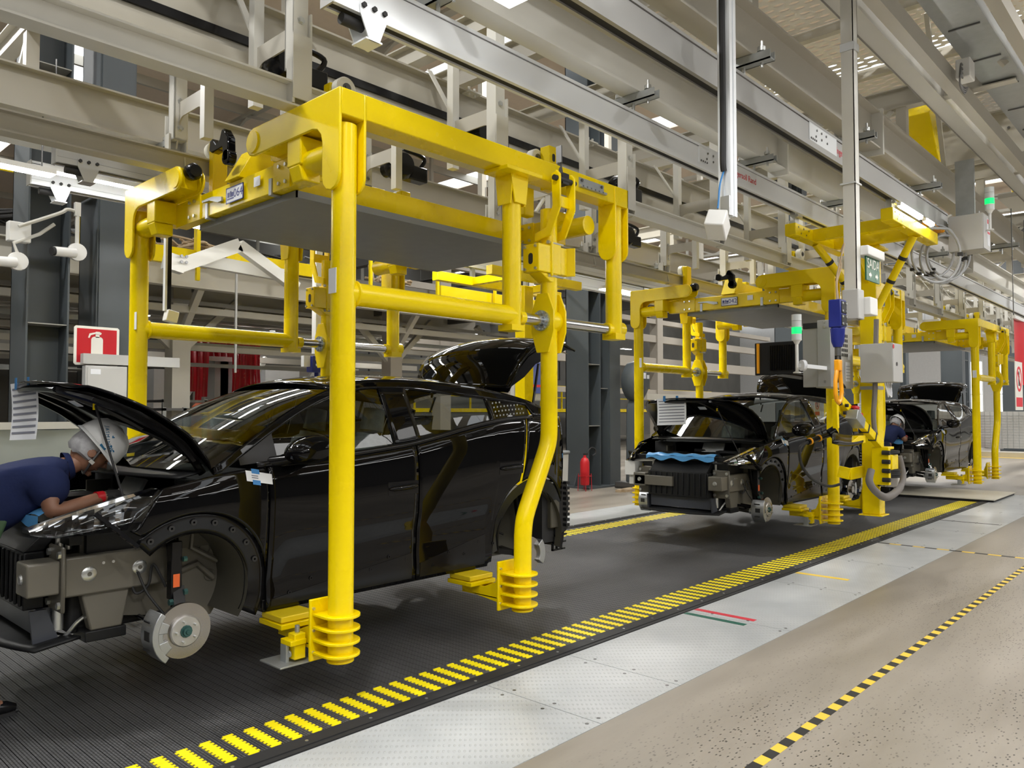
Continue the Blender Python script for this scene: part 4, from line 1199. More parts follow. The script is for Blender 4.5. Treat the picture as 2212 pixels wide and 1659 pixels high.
        # brake and suspension, front and rear
        for hx, rear in ((0, 0), (2.83, 1)):
            zc = .41 if not rear else .45
            st = -s * .0
            yd = s * .855
            tilt = Matrix.Rotation(0, 4, 'Z')
            if not rear:
                g = G(); g.lathe([(.085, 0), (.148, 0), (.148, -.010), (.148, -.016), (.148, -.026), (.085, -.026)], (0, 0, 0), 48, 'y')
                g.v = [(p[0] + hx, yd + s * p[1], p[2] + zc) for p in g.v]; bd = g.obj('brake_disc', M['disc'], t)
                g = G(); g.lathe([(0, .024), (.03, .024), (.078, .024), (.084, .018), (.085, -.01)], (0, 0, 0), 36, 'y'); g.v = [(p[0] + hx, yd + s * p[1], p[2] + zc) for p in g.v]; g.obj('disc_hat', M['disc_hat'], bd)
                g = G(); g.lathe([(0, .052), (.010, .052), (.013, .045), (.022, .045), (.024, .03), (.032, .03), (.034, .024)], (0, 0, 0), 12, 'y'); g.v = [(p[0] + hx, yd + s * p[1], p[2] + zc) for p in g.v]; g.obj('hub_nut', M['green_nut'], bd)
                g = G()
                for k in range(5):
                    a = k * 2 * PI / 5 + .6; p = (hx + .056 * math.cos(a), yd, zc + .056 * math.sin(a)); g.cyl((p[0], yd + s * .02, p[2]), (p[0], yd + s * .052, p[2]), .0065, 10)
                g.obj('wheel_stud', M['zinc'], bd)
                # caliper on the leading side
                g = G()
                def cal(r0, r1, a0, a1, y0, y1):
                    pts = arc(hx, zc, r1, a0, a1, 12) + arc(hx, zc, r0, a1, a0, 12)
                    g.prism(pts, 'y', y0, y1)
                cal(.085, .165, 140, 226, yd - s * .135, yd - s * .034)
                cal(.152, .186, 138, 232, yd - s * .12, yd + s * .036)
                cal(.105, .165, 150, 175, yd + s * .002, yd + s * .034); cal(.105, .165, 195, 222, yd + s * .002, yd + s * .034); cal(.125, .165, 170, 200, yd + s * .008, yd + s * .03)
                for a in (142, 228):
                    q = math.radians(a); g.cyl((hx + .165 * math.cos(q), yd - s * .10, zc + .165 * math.sin(q)), (hx + .165 * math.cos(q), yd - s * .0, zc + .165 * math.sin(q)), .014, 10)
                g.cyl((hx - .13, yd - s * .16, zc - .02), (hx - .13, yd - s * .10, zc - .02), .036, 18)
                cl = g.obj('caliper', M['caliper'], t, bev=.004)
                g = G(); g.box((hx - .186, yd - s * .035, zc), (.004, .06, .05)); g.box((hx - .183, yd - s * .045, zc + .075), (.006, .07, .012), Matrix.Rotation(-.35, 3, 'Y')); g.box((hx - .183, yd - s * .045, zc - .075), (.006, .07, .012), Matrix.Rotation(.35, 3, 'Y')); g.obj('caliper_window', M['rubber'], cl, ang=0)
                # strut, knuckle, arm
                g = G(); g.cyl((hx + .03, s * .70, zc + .05), (hx + .02, s * .62, .98), .034, 16); g.bx(hx - .03, hx + .03, s * .72 - .03, s * .72 + .03, .56, .88); so = g.obj('strut', M['black_satin'], t, bev=.004)
                g = G(); g.box((hx - .002, s * .752, .665), (.036, .003, .072)); g.obj('orange_label', M['orange_sticker'], so, ang=0)
                g = G(); g.lathe([(0, 0), (.05, 0), (.06, -.05), (.03, -.09), (0, -.09)], (0, 0, 0), 16, 'y'); g.v = [(p[0] + hx, yd - s * .03 + s * p[1], p[2] + zc) for p in g.v]
                g.beam((hx, s * .80, zc + .06), (hx + .02, s * .72, .62), .06, .05); g.beam((hx, s * .80, zc - .06), (hx + .02, s * .42, .38), .07, .03); g.beam((hx + .16, s * .40, .40), (hx + .02, s * .78, zc - .07), .05, .03); g.cyl((hx - .10, s * .80, zc + .02), (hx - .11, s * .35, .46), .012, 8); g.cyl((hx, s * .8, zc), (hx, s * .3, .46), .022, 12)
                g.obj('knuckle_arm', M['black_satin'], t)
                g = G(); g.cyl((hx - .05, s * .77, .555), (hx - .03, s * .77, .555), .018, 6); g.cyl((hx + .03, s * .77, .60), (hx + .05, s * .77, .60), .018, 6); g.cyl((hx + .03, s * .76, .78), (hx + .05, s * .76, .78), .016, 6); g.obj('strut_bolt', M['green_nut'], so)
                g = G(); g.tube(spline([(hx - .38, s * .54, .85), (hx - .30, s * .56, .72), (hx - .20, s * .58, .70), (hx - .16, s * .60, .60), (hx - .1, s * .62, .64), (hx - .08, s * .63, .75), (hx - .02, s * .66, .62)]), .008, 6); g.tube(spline([(hx - .16, s * .62, .72), (hx - .12, s * .66, .60), (hx - .05, s * .72, .48)]), .007, 6); g.obj('brake_hose', M['rubber'], t)
            else:
                g = G(); g.lathe([(0, .03), (.05, .03), (.052, .0), (.138, 0), (.138, -.012), (.06, -.012)], (0, 0, 0), 36, 'y'); g.v = [(p[0] + hx, yd + s * p[1], p[2] + zc) for p in g.v]; g.obj('rear_disc', M['disc'], t)
                g = G(); g.prism(arc(hx, zc, .165, -35, 40, 10) + arc(hx, zc, .10, 40, -35, 10), 'y', yd - s * .06, yd + s * .03); g.obj('rear_caliper', M['caliper'], t, bev=.004)
                g = G()
                hel = [(hx - .22 + .055 * math.cos(k * .55), s * .62 + .055 * math.sin(k * .55), .50 + k * .0048) for k in range(70)]
                g.tube(hel, .009, 6); g.obj('coil_spring', M['black_satin'], t)
                g = G(); g.beam((hx - .35, s * .55, .50), (hx, s * .80, zc), .06, .04); g.beam((hx, s * .35, .48), (hx, s * .82, zc - .03), .05, .035); g.cyl((hx + .1, s * .70, .45), (hx + .08, s * .62, .95), .028, 14); g.tube(spline([(hx - .3, s * .7, .9), (hx - .33, s * .74, .7), (hx - .2, s * .75, .62)]), .008, 6); g.obj('rear_arm', M['black_satin'], t)
        # headlamp: dark body, chrome bezels, clear lens
        def hl(u, v, off=0):
            x = lerp(-.70, -.15, u)
            top = interp([(-.70, 1.015), (-.62, 1.05), (-.5, 1.095), (-.3, 1.155), (-.15, 1.19)], x); bot = interp([(-.70, .985), (-.62, .965), (-.3, .985), (-.15, 1.185)], x)
            z = lerp(bot, top, v)
            y = Wx(x) * (1.0 - .10 * (v ** 2)) - .005 + off
            return (x, s * y, z)
        g = G(); g.grid(lambda u, v: hl(u, v, .0), 18, 6, flip=(s > 0)); hd = g.obj('headlamp', M['lens'], t)
        g = G(); g.grid(lambda u, v: hl(u, v, -.05), 18, 6, flip=(s > 0)); g.obj('headlamp_body', M['black_satin'], hd)
        g = G()
        for k in range(4):
            u0 = .10 + k * .17
            g.grid(lambda u, v: hl(u0 + .10 * u + .05 * v, .08 + .8 * v, -.045 + .03 * u), 3, 4, flip=(s > 0))
        g.obj('headlamp_bezel', M['chrome'], hd)
        g = G(); g.grid(lambda u, v: hl(u, .93 + .1 * v, .004), 18, 1, flip=(s > 0)); g.obj('headlamp_edge', M['chrome'], hd)
        # fender front bracket
        g = G(); g.beam((-.46, s * .835, 1.085), (-.27, s * .90, .90), .018, .045, (0, 1, 0))
        for k in range(6): g.beam((-.44 + k * .03, s * (.842 + .011 * k), 1.065 - k * .03), (-.425 + k * .03, s * (.846 + .011 * k), 1.05 - k * .03), .03, .02)
        g.obj('fender_bracket', M['black_satin'], t)
        # crash rail with its box, plate, leg bracket
        g = G(); g.bx(-.52, .06, min(s * .47, s * .60), max(s * .47, s * .60), .63, .84); g.prism([(-.10, .66), (.10, .56), (.35, .56), (.35, .72), (-.10, .84)], 'y', s * .46, s * .50); cr = g.obj('crash_rail', M['ecoat'], t, bev=.012)
        g = G(); g.bx(-.545, -.525, min(s * .42, s * .64), max(s * .42, s * .64), .56, .90); g.bx(-.70, -.545, min(s * .44, s * .62), max(s * .44, s * .62), .66, .83); g.obj('crash_box', M['ecoat'], cr, bev=.012)
        g = G()
        for (a, b_) in ((-.40, .74), (-.14, .74)): g.lathe([(.012, .0), (.012, -.006), (.035, -.004), (.04, 0)], (a, s * .60 + (0 if s > 0 else 0), b_), 16, 'y')
        for (a, b_) in ((-.33, .79), (-.28, .79)): g.cyl((a, s * .595, b_), (a, s * .602, b_), .008, 8)
        for z in (.60, .86):
            for dy in (.45, .61): bolt(g, (-.545, s * dy, z), (-1, 0, 0), .02, .014)
        g.lathe([(.0, -.012), (.022, -.010), (.028, 0)], (-.70, s * .53, .745), 14, 'x')
        g.obj('rail_stud', M['zinc'], cr)
        g = G(); g.prism([(-.43, .64), (-.18, .64), (-.22, .43), (-.38, .43)], 'y', s * .50, s * .575); lb = g.obj('leg_bracket', M['ecoat'], t, bev=.01)
        g = G(); g.bx(-.41, -.20, min(s * .40, s * .585), max(s * .40, s * .585), .375, .432); g.obj('bracket_bush', M['black_plastic'], lb, bev=.006)
        g = G()
        for (a, b_) in ((-.30, .585), (-.34, .475), (-.26, .475)): g.lathe([(.008, .0), (.008, .004), (.024, .002), (.028, 0)], (a, s * .575, b_), 14, 'y')
        g.obj('leg_stud', M['zinc'], lb)
        # receiver tubes
        g = G(); g.cyl((-.50, s * .44, .44), (-.50, s * .44, .62), .028, 14); g.cyl((-.50, s * .44, .62), (-.50, s * .44, .90), .02, 12); g.cyl((-.455, s * .44, .86), (-.455, s * .44, 1.04), .018, 12); g.cyl((-.50, s * .44, .86), (-.50, s * .44, 1.04), .018, 12)
        g.tube(spline([(-.50, s * .44, .40), (-.47, s * .46, .40), (-.42, s * .49, .47), (-.38, s * .50, .50)]), .011, 8); g.obj('receiver_tube', M['zinc'], t)
        # strut tower and beige plate behind the lamp
        g = G(); g.bx(-.42, -.05, s * .50 - .01, s * .50 + .01, .84, 1.06); g.bx(-.05, .30, s * .52 - .01, s * .52 + .01, .80, 1.15); g.obj('apron_panel', M['ecoat_dark'], t)
        g = G(); g.lathe([(.03, 0), (.045, .002), (.05, -.006)], (-.30, s * .51, .95), 18, 'y'); g.obj('apron_ring', M['black_satin'], t)
        # rear end bits
        g = G(); g.bx(3.12, 3.24, min(s * .55, s * .84), max(s * .55, s * .84), .62, 1.0); g.obj('rear_rail', M['ecoat_dark'], t, bev=.01)
        g = G()
        for k in range(5):
            for j in range(3):
                z = .42 + k * .06; x = 3.18 + j * .055 + k * .012
                g.bx(x, x + .016, s * .80 - .01, s * .80 + .01, z, z + .06); g.bx(x, x + .055, s * .80 - .01, s * .80 + .01, z, z + .014)
        g.obj('bumper_bracket', M['black_plastic'], t, ang=0)
        g = G(); g.prism([(3.22, 1.02), (3.34, 1.0), (3.36, .8), (3.33, .58), (3.22, .55)], 'y', s * .62, s * .84); g.obj('rear_skin', M['black_satin'], t, bev=.01)
        g = G()
        for k in range(9): g.bx(3.30, 3.345, min(s * .70, s * .86), max(s * .70, s * .86), .62 + k * .045, .645 + k * .045)
        g.obj('rear_grip', M['black_plastic'], t, ang=0)
        # front seat wrapped in film
        g = G(); yy = s * .38
        g.tube(spline([(1.02, yy, .80), (1.35, yy, .82), (1.48, yy, .95), (1.55, yy, 1.25), (1.60, yy, 1.42)], 4), [.14] * 3 + [.16] * 6 + [.17] * 6 + [.12] * 2, 10); g.tube([(1.60, yy, 1.46), (1.63, yy, 1.62)], [.09, .08], 10); se = g.obj('front_seat', M['plastic_wrap'], t)
    # roof, windscreen, tail opening, floor, dash
    def rf(u, v):
        x = lerp(1.04, 2.93, u); ye = ys(x, redge(x)) - .004; y = lerp(-ye, ye, v)
        k = 1 - abs(y / ye) ** 2.4
        xx = x - .05 * k * (1 - u)
        return (xx, y, lerp(redge(x), rmid(x), k))
    g = G(); g.grid(rf, 28, 24); rfo = g.obj('roof', PT, t, thick=.008)
    def ws(u, v):
        x0 = lerp(.11, 1.04, u); ye = ys(x0, redge(x0)) - .012; y = lerp(-ye, ye, v)
        k = 1 - abs(y / ye) ** 2.2
        return (x0 - lerp(.20, .05, u) * k, y, redge(x0) + k * lerp(.012, .028, u))
    g = G(); g.grid(ws, 20, 20); g.obj('windscreen', M['glass'], t)
    g = G()
    def cw(u, v):
        y = lerp(-.78, .78, v); k = 1 - abs(y / .8) ** 2
        return (.10 - .22 * k + lerp(-.10, .04, u), y, 1.235 + .03 * u + .015 * k)
    g.grid(cw, 3, 16); g.obj('cowl', M['black_plastic'], t, thick=.01)
    g = G()
    g.bx(.42, 2.30, -.80, .80, .46, .56); g.bx(2.30, 3.15, -.49, .49, .50, .60); g.bx(-.02, .42, -.47, .47, .46, .56); g.bx(.10, .2, -.47, .47, .5, 1.2); g.bx(.10, .2, -.8, .8, 1.06, 1.2)
    g.obj('floor_pan', M['rubber'], t, ang=0)
    g = G(); g.prism([(.22, 1.20), (.55, 1.24), (.80, 1.18), (.85, .95), (.25, .90)], 'y', -.78, .78); ds = g.obj('dashboard', M['seat'], t, bev=.02)
    g = G(); g.tube([(.88 + .06 * math.sin(a * PI / 8), -.36 + .18 * math.cos(a * PI / 8), 1.12 + .17 * math.sin(a * PI / 8)) for a in range(17)], .014, 8, False); g.obj('steering_wheel', M['seat'], ds)
    g = G(); g.bx(2.05, 2.45, -.62, .62, .75, .95); g.box((2.5, 0, 1.15), (.14, 1.2, .6), Matrix.Rotation(.25, 3, 'Y')); g.obj('rear_seat', M['seat'], t, bev=.04)
    g = G(); g.bx(3.05, 3.2, -.80, .80, .5, .95); g.obj('rear_panel', M['rubber'], t, ang=0)
    # hood, open
    def u0(v): return .40 * (1 - abs(v) ** 1.6)
    def hp(u, v): q = u0(v); return hood_pt(q + (1 - q) * u, v)
    g = G(); g.grid(lambda u, v: hp(u, 2 * v - 1), 16, 24); ho = g.obj('hood', PT, t, thick=.012)
    g = G()
    def rib(pts, r=.022):
        g.tube([Vector(hood_pt(u, v)) + Vector((-.01, 0, -.03)) for u, v in pts], r, 6)
    rib([(.04 + .03 * k, .88 - .01 * k) for k in range(29)]); rib([(.04 + .03 * k, -.88 + .01 * k) for k in range(29)])
    rib([(.9, -.6 + .1 * k) for k in range(13)], .02); rib([(u0(-.8 + .1 * k) + .05, -.8 + .1 * k) for k in range(17)], .02)
    for vv in (-.45, 0, .45): rib([(lerp(u0(vv) + .04, .9, k / 10), vv * (1 - .04 * k)) for k in range(11)], .016)
    g.grid(lambda u, v: tuple(Vector(hp(.03 + .92 * u, (2 * v - 1) * .93)) + Vector((-.008, 0, -.022))), 14, 16); g.obj('hood_liner', M['black_satin'], ho)
    g = G(); g.box(Vector(hood_pt(.66, -.25)) + Vector((-.03, 0, -.045)), (.06, .10, .004), Matrix.Rotation(.55, 3, 'Y')); g.obj('hood_label', M['paper'], ho, ang=0)
    a = Vector(hood_pt(.66, -.50)); g = G(); g.cyl((-.22, -.62, 1.06), (a.x, a.y, a.z - .04), .007, 8); pr = g.obj('prop_rod', M['rubber'], ho)
    g = G(); g.cyl((a.x, a.y, a.z - .075), (a.x, a.y, a.z - .04), .010, 8); g.obj('rod_clip', M['yellow'], pr)
    for yy in (-.72, .72):
        g = G(); g.tube([(.24, yy, 1.21), (.22, yy, 1.27), (.17, yy, 1.31)], .012, 6); g.obj('hood_hinge', M['black_satin'], ho)
    # build sheet taped to the hood nose
    pv = .25
    p0 = Vector(hood_pt(.93, .60)); p1 = Vector(hood_pt(.93, .02)) + Vector((.05, 0, -.006)); p0.x -= .01; p0.z = p1.z
    g = G(); g.grid(lambda u, v: (lerp(p0.x, p1.x, u) - .03 + .012 * math.sin(3 * v), lerp(p0.y + .05, p1.y - .05, u), lerp(p0.z, p1.z, u) + .01 - .34 * v + .015 * u), 6, 10); bs = g.obj('build_sheet', M['paper'], t)
    g = G()
    for k in range(8):
        v0 = .09 + k * .11
        g.grid(lambda u, v: (lerp(p0.x, p1.x, .06 + .88 * u) - .032 + .012 * math.sin(3 * (v0 + .035 * v)), lerp(p0.y + .05, p1.y - .05, .06 + .88 * u), lerp(p0.z, p1.z, .06 + .88 * u) + .01 - .34 * (v0 + .035 * v) + .015 * (.06 + .88 * u)), 4, 1)
    g.obj('table_row', M['paper_line'], bs)
    g = G()
    for f in (.2, .78):
        q = p0.lerp(p1, f); g.box((q.x - .036, q.y, q.z + .01), (.003, .035, .07))
    g.obj('blue_tape', M['blue_tape'], bs, ang=0)
    # tailgate, open
    def tg(u, v):
        pr_ = [(2.80, 1.78), (2.86, 1.93), (2.92, 2.06), (3.01, 2.16), (3.14, 2.235), (3.32, 2.275), (3.52, 2.275), (3.70, 2.235)]
        n = len(pr_) - 1; q = u * n; i = min(int(q), n - 1); f = q - i
        x = lerp(pr_[i][0], pr_[i + 1][0], f); z = lerp(pr_[i][1], pr_[i + 1][1], f)
        w_ = .60 + .07 * math.sin(PI * min(1, u * 1.1)); y = (2 * v - 1) * w_
        k = abs(2 * v - 1) ** 2.4
        return (x + .05 * k, y, z - .06 * k * (.3 + u))
    g = G(); g.grid(tg, 16, 18, flip=True); tgo = g.obj('tailgate', PT, t, thick=.02)
    g = G(); g.grid(lambda u, v: tuple(Vector(tg(.05 + .33 * u, .07 + .86 * v)) + Vector((-.012, 0, .006))), 8, 14, flip=True); g.obj('tailgate_window', M['glass_dark'], tgo)
    g = G(); g.grid(lambda u, v: tuple(Vector(tg(.06 + .9 * u, .04 + .92 * v)) + Vector((.035, 0, -.05))), 12, 12); g.prism([(2.86, 1.80), (2.96, 2.08), (3.12, 2.18), (3.5, 2.22), (3.66, 2.18), (3.2, 2.02), (3.05, 1.90)], 'y', -.60, -.56); g.prism([(2.86, 1.80), (2.96, 2.08), (3.12, 2.18), (3.5, 2.22), (3.66, 2.18), (3.2, 2.02), (3.05, 1.90)], 'y', .56, .60); g.obj('tailgate_inner', M['black_satin'], tgo)
    for yy in (-.66, .66):
        g = G(); g.cyl((3.08, yy, 1.60), (3.22, yy * .93, 2.02), .011, 8); g.obj('gas_strut', M['black_satin'], tgo)
    # front carrier: cooling pack, shroud, lip, blue guard
    g = G(); g.bx(-.66, -.56, -.42, .42, .56, .86); g.prism([(-.66, .86), (-.56, .86), (-.44, 1.02), (-.50, 1.02)], 'y', -.40, .40)
    for k in range(11): g.bx(-.675, -.66, -.40 + k * .078, -.385 + k * .078, .58, .85)
    sh = g.obj('grille_shroud', M['black_plastic'], t, bev=.006)
    g = G(); g.prism([(-.64, .56), (-.56, .56), (-.50, .40), (-.62, .38)], 'y', -.46, -.44); g.prism([(-.64, .56), (-.56, .56), (-.50, .40), (-.62, .38)], 'y', .44, .46); g.bx(-.60, -.52, -.42, .42, .42, .56); g.obj('duct_cheek', M['grey_plastic'], t)
    g = G(); g.grid(lambda u, v: (-.76 + .22 * u + .12 * (2 * v - 1) ** 2, (2 * v - 1) * .55, .41 - .03 * (1 - u)), 4, 16); g.obj('under_lip', M['black_plastic'], t, thick=.015)
    g = G(); g.bx(-.55, -.40, -.72, .72, 1.0, 1.05); g.bx(-.50, -.44, -.60, .60, .90, 1.0); g.tube([(-.62, -.74, 1.0), (-.66, -.62, .985), (-.68, -.5, .99)], .014, 8); g.tube([(-.30, -.78, 1.02), (-.55, -.73, .99)], .03, 8); g.tube([(-.30, .78, 1.02), (-.55, .73, .99)], .03, 8); g.obj('lock_carrier', M['black_plastic'], t)
    g = G()
    g.grid(lambda u, v: (-.66 + .14 * u + .05 * (2 * v - 1) ** 2, (2 * v - 1) * .48, 1.055 + .03 * math.sin(PI * u) + .008 * math.sin(v * 25)), 5, 24)
    g.grid(lambda u, v: (-.665 + .05 * (2 * v - 1) ** 2, (2 * v - 1) * .48, 1.055 - (.045 + .02 * math.sin(v * 19)) * u), 1, 24); g.obj('nose_guard', M['blue_guard'], t)
    # engine bay clutter
    g = G(); g.bx(-.40, .0, -.55, .55, .80, .98); g.bx(-.35, -.10, -.30, .10, .98, 1.05); g.bx(-.30, -.05, .2, .5, .98, 1.08); g.tube(spline([(-.4, -.5, 1.0), (-.2, -.3, 1.09), (0, -.45, 1.08), (-.05, .1, 1.1)]), .025, 8); g.obj('bay_block', M['black_plastic'], t, bev=.015)
    g = G(); g.box((-.02, -.15, 1.14), (.02, .30, .13), Matrix.Rotation(.5, 3, 'Y')); g.obj('bay_label', M['galv'], t, ang=0)
    g = G(); g.bx(-.45, .0, -.45, .45, .40, .62); g.bx(-.1, .1, -.35, .35, .42, .5); g.obj('subframe', M['rubber'], t, bev=.02)
    g = G(); g.cyl((-.56, -.02, .66), (-.555, .62, .66), .01, 6); g.bx(-.70, -.62, .05, .60, .68, .80)
    if idx: g.obj('bumper_beam', M['ecoat'], t, bev=.01)
    # document label on the near fender
    def lb_(u, v, o_=.0025):
        x = lerp(.32, .48, u); z = lerp(1.205, 1.265, v) - .03 * u
        return (x, -(ys(x, z) + o_ + .002), z)
    g = G(); g.grid(lb_, 3, 2); dl = g.obj('route_label', M['paper'], t)
    g = G(); g.grid(lambda u, v: lb_(.22 + .30 * u, -.25 + .45 * v, .004), 2, 1); g.grid(lambda u, v: lb_(.22 + .30 * u, .80 + .45 * v, .004), 2, 1); g.obj('blue_tape', M['blue_tape'], dl)
    g = G()
    for k in range(2): g.grid(lambda u, v: lb_(.2 + .25 * u, .35 + .2 * k + .1 * v, .0035), 1, 1)
    g.obj('label_print', M['paper_line'], dl)
    if idx == 1:
        g = G(); g.bx(-.60, -.42, .66, .82, .78, .96); g.tube(spline([(-.5, .72, .96), (-.5, .6, .98), (-.5, .3, 1.0), (-.5, .28, 1.06)]), .022, 8); g.bx(-.56, -.46, .70, .78, .66, .78); g.obj('washer_bottle', M['white'], t, bev=.015)
    return t
CAR = (1.92, 9.12, 16.36)
build_car(0, 'nearest black car with open hood and tailgate, no bumpers or wheels', CAR[0])
build_car(1, 'second black car on the line with white washer bottle at its open front', CAR[1])
build_car(2, 'third black car farthest down the line, half hidden by the yellow column', CAR[2])
# ================================================================ lamps of the place
fill_bays()  # unseen fill lamps added to light the hall
def led(label, loc, L=1.2, ax='x', wdt=.10, group=None, drop=None, mk='tube_light'):
    t = thing('linear_lamp', label, 'lamp', loc, 0 if ax == 'x' else PI / 2, group)
    g = G(); g.prism([(-wdt / 2, 0), (wdt / 2, 0), (wdt * .35, .05), (-wdt * .35, .05)], 'x', -L / 2, L / 2); g.obj('lamp_housing', M['white'], t, ang=0)
    g = G(); g.bx(-L / 2 + .02, L / 2 - .02, -wdt / 2 + .01, wdt / 2 - .01, -.012, 0); g.obj('lamp_tube', M[mk], t, ang=0)
    if drop:
        g = G()
        for x in (-L / 2 + .1, L / 2 - .1): g.cyl((x, 0, .05), (x, 0, drop), .006, 6)
        g.obj('suspension_wire', M['steel_dark'], t)
    return t
# lamps hung over the near aisle behind and beside the camera
for k in range(8):
    led('white linear lamp hung above the near aisle', (-5 + k * 2.6, .35, 3.75), 2.2, 'x', .09, 'linear lamps above the near aisle', 5.6)
    led('white linear lamp hung behind the near aisle', (-5 + k * 2.6, -2.6, 3.75), 2.2, 'x', .09, 'linear lamps behind the near aisle', 5.6)
for k in range(6):
    led('wide white panel lamp hung high above the near aisle', (1.5 + k * 2.3, -.9, 7.0), 1.2, 'x', .55, 'panel lamps high above the near aisle', 1.75, 'panel_light')
    led('wide white panel lamp hung high behind the near aisle', (1.5 + k * 2.3, -3.6, 7.0), 1.2, 'x', .55, 'panel lamps high behind the near aisle', 1.75, 'panel_light')
# lamps between the crane rails
led('white panel lamp at the top edge between the crane rails', (2.75, 3.02, 4.02), 1.2, 'x', .22, drop=.84, mk='panel_light')
led('white linear lamp over the front of the first car', (.4, 3.02, 4.02), 1.2, 'x', .16, drop=.84, mk='panel_light')
# far side lamps
led('white tube lamp at the left end of the far crane rails', (1.55, 7.5, 3.66), 1.3, 'x', .13, drop=.5)
led('wide white lamp right of the first carrier under the far rail', (10.9, 7.5, 3.62), 1.25, 'x', .26, drop=.155)
led('white lamp behind the wide lamp under the far rail', (12.7, 7.5, 3.66), 1.1, 'x', .2, drop=.115)
for k, x in enumerate((2.9, 4.4, 5.9, 7.4)):
    led('%s white tube lamp from the left between the far crane rails' % ORD[k], (x, 7.95, 3.82), 1.35, 'x', .09, 'tube lamps between the far crane rails', drop=1.06)
for k, x in enumerate((4.2, 6.6)):
    led(['white tube lamp under the farthest rail, left of the pair', 'white tube lamp under the farthest rail, right of the pair'][k], (x, 8.4, 3.66), 1.3, 'x', .13, 'tube lamps above the far aisle', drop=.115)
# ================================================================ assist station beside the second car
def at(px, py, Y):
    """point at distance Y across the line seen at a photo pixel (survey helper)"""
    d = rt * (px - 1106.0) + up * (829.5 - py) + fw * F_PX
    k = Y / d.y
    return Vector((d.x * k, Y, 1.6 + d.z * k))
mn_ = thing('assist_manipulator', 'yellow column manipulator hung from the crane rails beside the second car', 'manipulator', (0, 0, 0))
Yl = M['yellow']
cx, cy = 9.55, 3.12
g = G(); g.bx(cx - .095, cx + .095, cy - .095, cy + .095, .415, 3.55); co = g.obj('column', Yl, mn_, bev=.008)
g = G(); g.bx(cx - .13, cx + .13, cy - .13, cy + .13, .40, .415); g.obj('column_foot', Yl, co, bev=.004)
g = G(); g.bx(cx - .10, cx + .10, cy - .10, cy + .10, 1.86, 1.90); g.obj('column_band', M['galv'], co, ang=0)
for nm, x0, x1, y, z0, z1 in (('rail_beam', 8.2, 9.75, 3.5, 3.52, 3.65), ('rail_beam', 8.33, 9.95, 2.55, 3.545, 3.675)):
    g = G(); g.bx(x0, x1, y - .06, y + .06, z0, z1); b_ = g.obj(nm, Yl, mn_, bev=.006)
    g = G()
    for k in range(5): bolt(g, (x0 + .08 + k * .07, y - .06, (z0 + z1) / 2 + .03 * (-1) ** k), (0, -1, 0), .01, .004)
    g.obj('beam_bolt', M['steel_dark'], b_, ang=0)
    for x in (x0 + .12, x1 - .12):
        g = G(); g.bx(x - .05, x + .05, y - .03, y + .03, z1, 3.79); g.cyl((x - .06, y - .05, 3.74), (x + .06, y - .05, 3.74), .02, 10); g.obj('trolley', M['zinc'], b_, bev=.004)
for x in (8.72, 9.35):
    g = G(); g.bx(x - .05, x + .05, 2.5, 3.5, 3.53, 3.655); g.obj('cross_member', Yl, mn_, bev=.006)
g = G(); g.prism([(8.9, 3.53), (9.75, 3.53), (9.64, 3.1), (9.46, 3.1)], 'y', cy - .02, cy + .02); g.bx(cx - .16, cx + .16, cy - .16, cy + .16, 3.50, 3.53); g.obj('head_gusset', Yl, mn_, bev=.004)
for a, b_ in (((8.85, 3.48, 3.52), (9.46, 3.2, 2.88)), ((9.28, 2.56, 3.55), (9.52, 3.03, 2.82))):
    g = G(); g.cyl(a, b_, .042, 18); d_ = g.obj('brace', Yl, mn_)
    g = G()
    for f in (.3, .62):
        p = Vector(a).lerp(Vector(b_), f); q = (Vector(b_) - Vector(a)).normalized(); g.cyl(p - q * .02, p + q * .02, .047, 16)
    g.obj('strap', M['rubber'], d_)
g = G(); g.bx(8.42, 9.18, 2.44, 2.48, 3.70, 3.735); g.bx(9.3, 9.62, 2.44, 2.48, 3.70, 3.735); g.obj('lamp_housing', M['white'], mn_, ang=0)
g = G(); g.bx(8.44, 9.16, 2.445, 2.475, 3.69, 3.70); g.bx(9.32, 9.60, 2.445, 2.475, 3.69, 3.70); g.bx(8.44, 9.16, 2.434, 2.44, 3.70, 3.73); g.bx(9.32, 9.60, 2.434, 2.44, 3.70, 3.73); g.obj('work_lamp', M['tube_light'], mn_, ang=0)
# tool arm
A = at(1812, 862, 2.98); B = at(1902, 962, 2.92)
g = G(); g.beam(A, B, .07, .085); ar = g.obj('tool_arm', Yl, mn_, bev=.006)
g = G()
for f in (.45, .62, .8):
    p = A.lerp(B, f); q = (B - A).normalized(); g.beam(p - q * .012, p + q * .012, .08, .095)
g.obj('cable_strap', M['rubber'], ar, ang=0)
g = G(); g.beam(at(1812, 862, 2.98), at(1845, 890, 3.12), .03, .07); g.beam(at(1805, 880, 2.98), at(1838, 905, 3.12), .03, .06); g.beam(at(1804, 862, 2.95), at(1806, 925, 2.95), .05, .05); g.beam(at(1842, 880, 3.0), at(1848, 930, 3.05), .05, .04); g.obj('linkage', Yl, mn_, bev=.004)
g = G()
for px, py in ((1812, 872), (1826, 876), (1836, 886), (1822, 892), (1832, 900)): p = at(px, py, 2.94); g.cyl(p, p + Vector((0, -.03, 0)), .018, 10)
g.obj('pivot_pin', M['rubber'], ar)
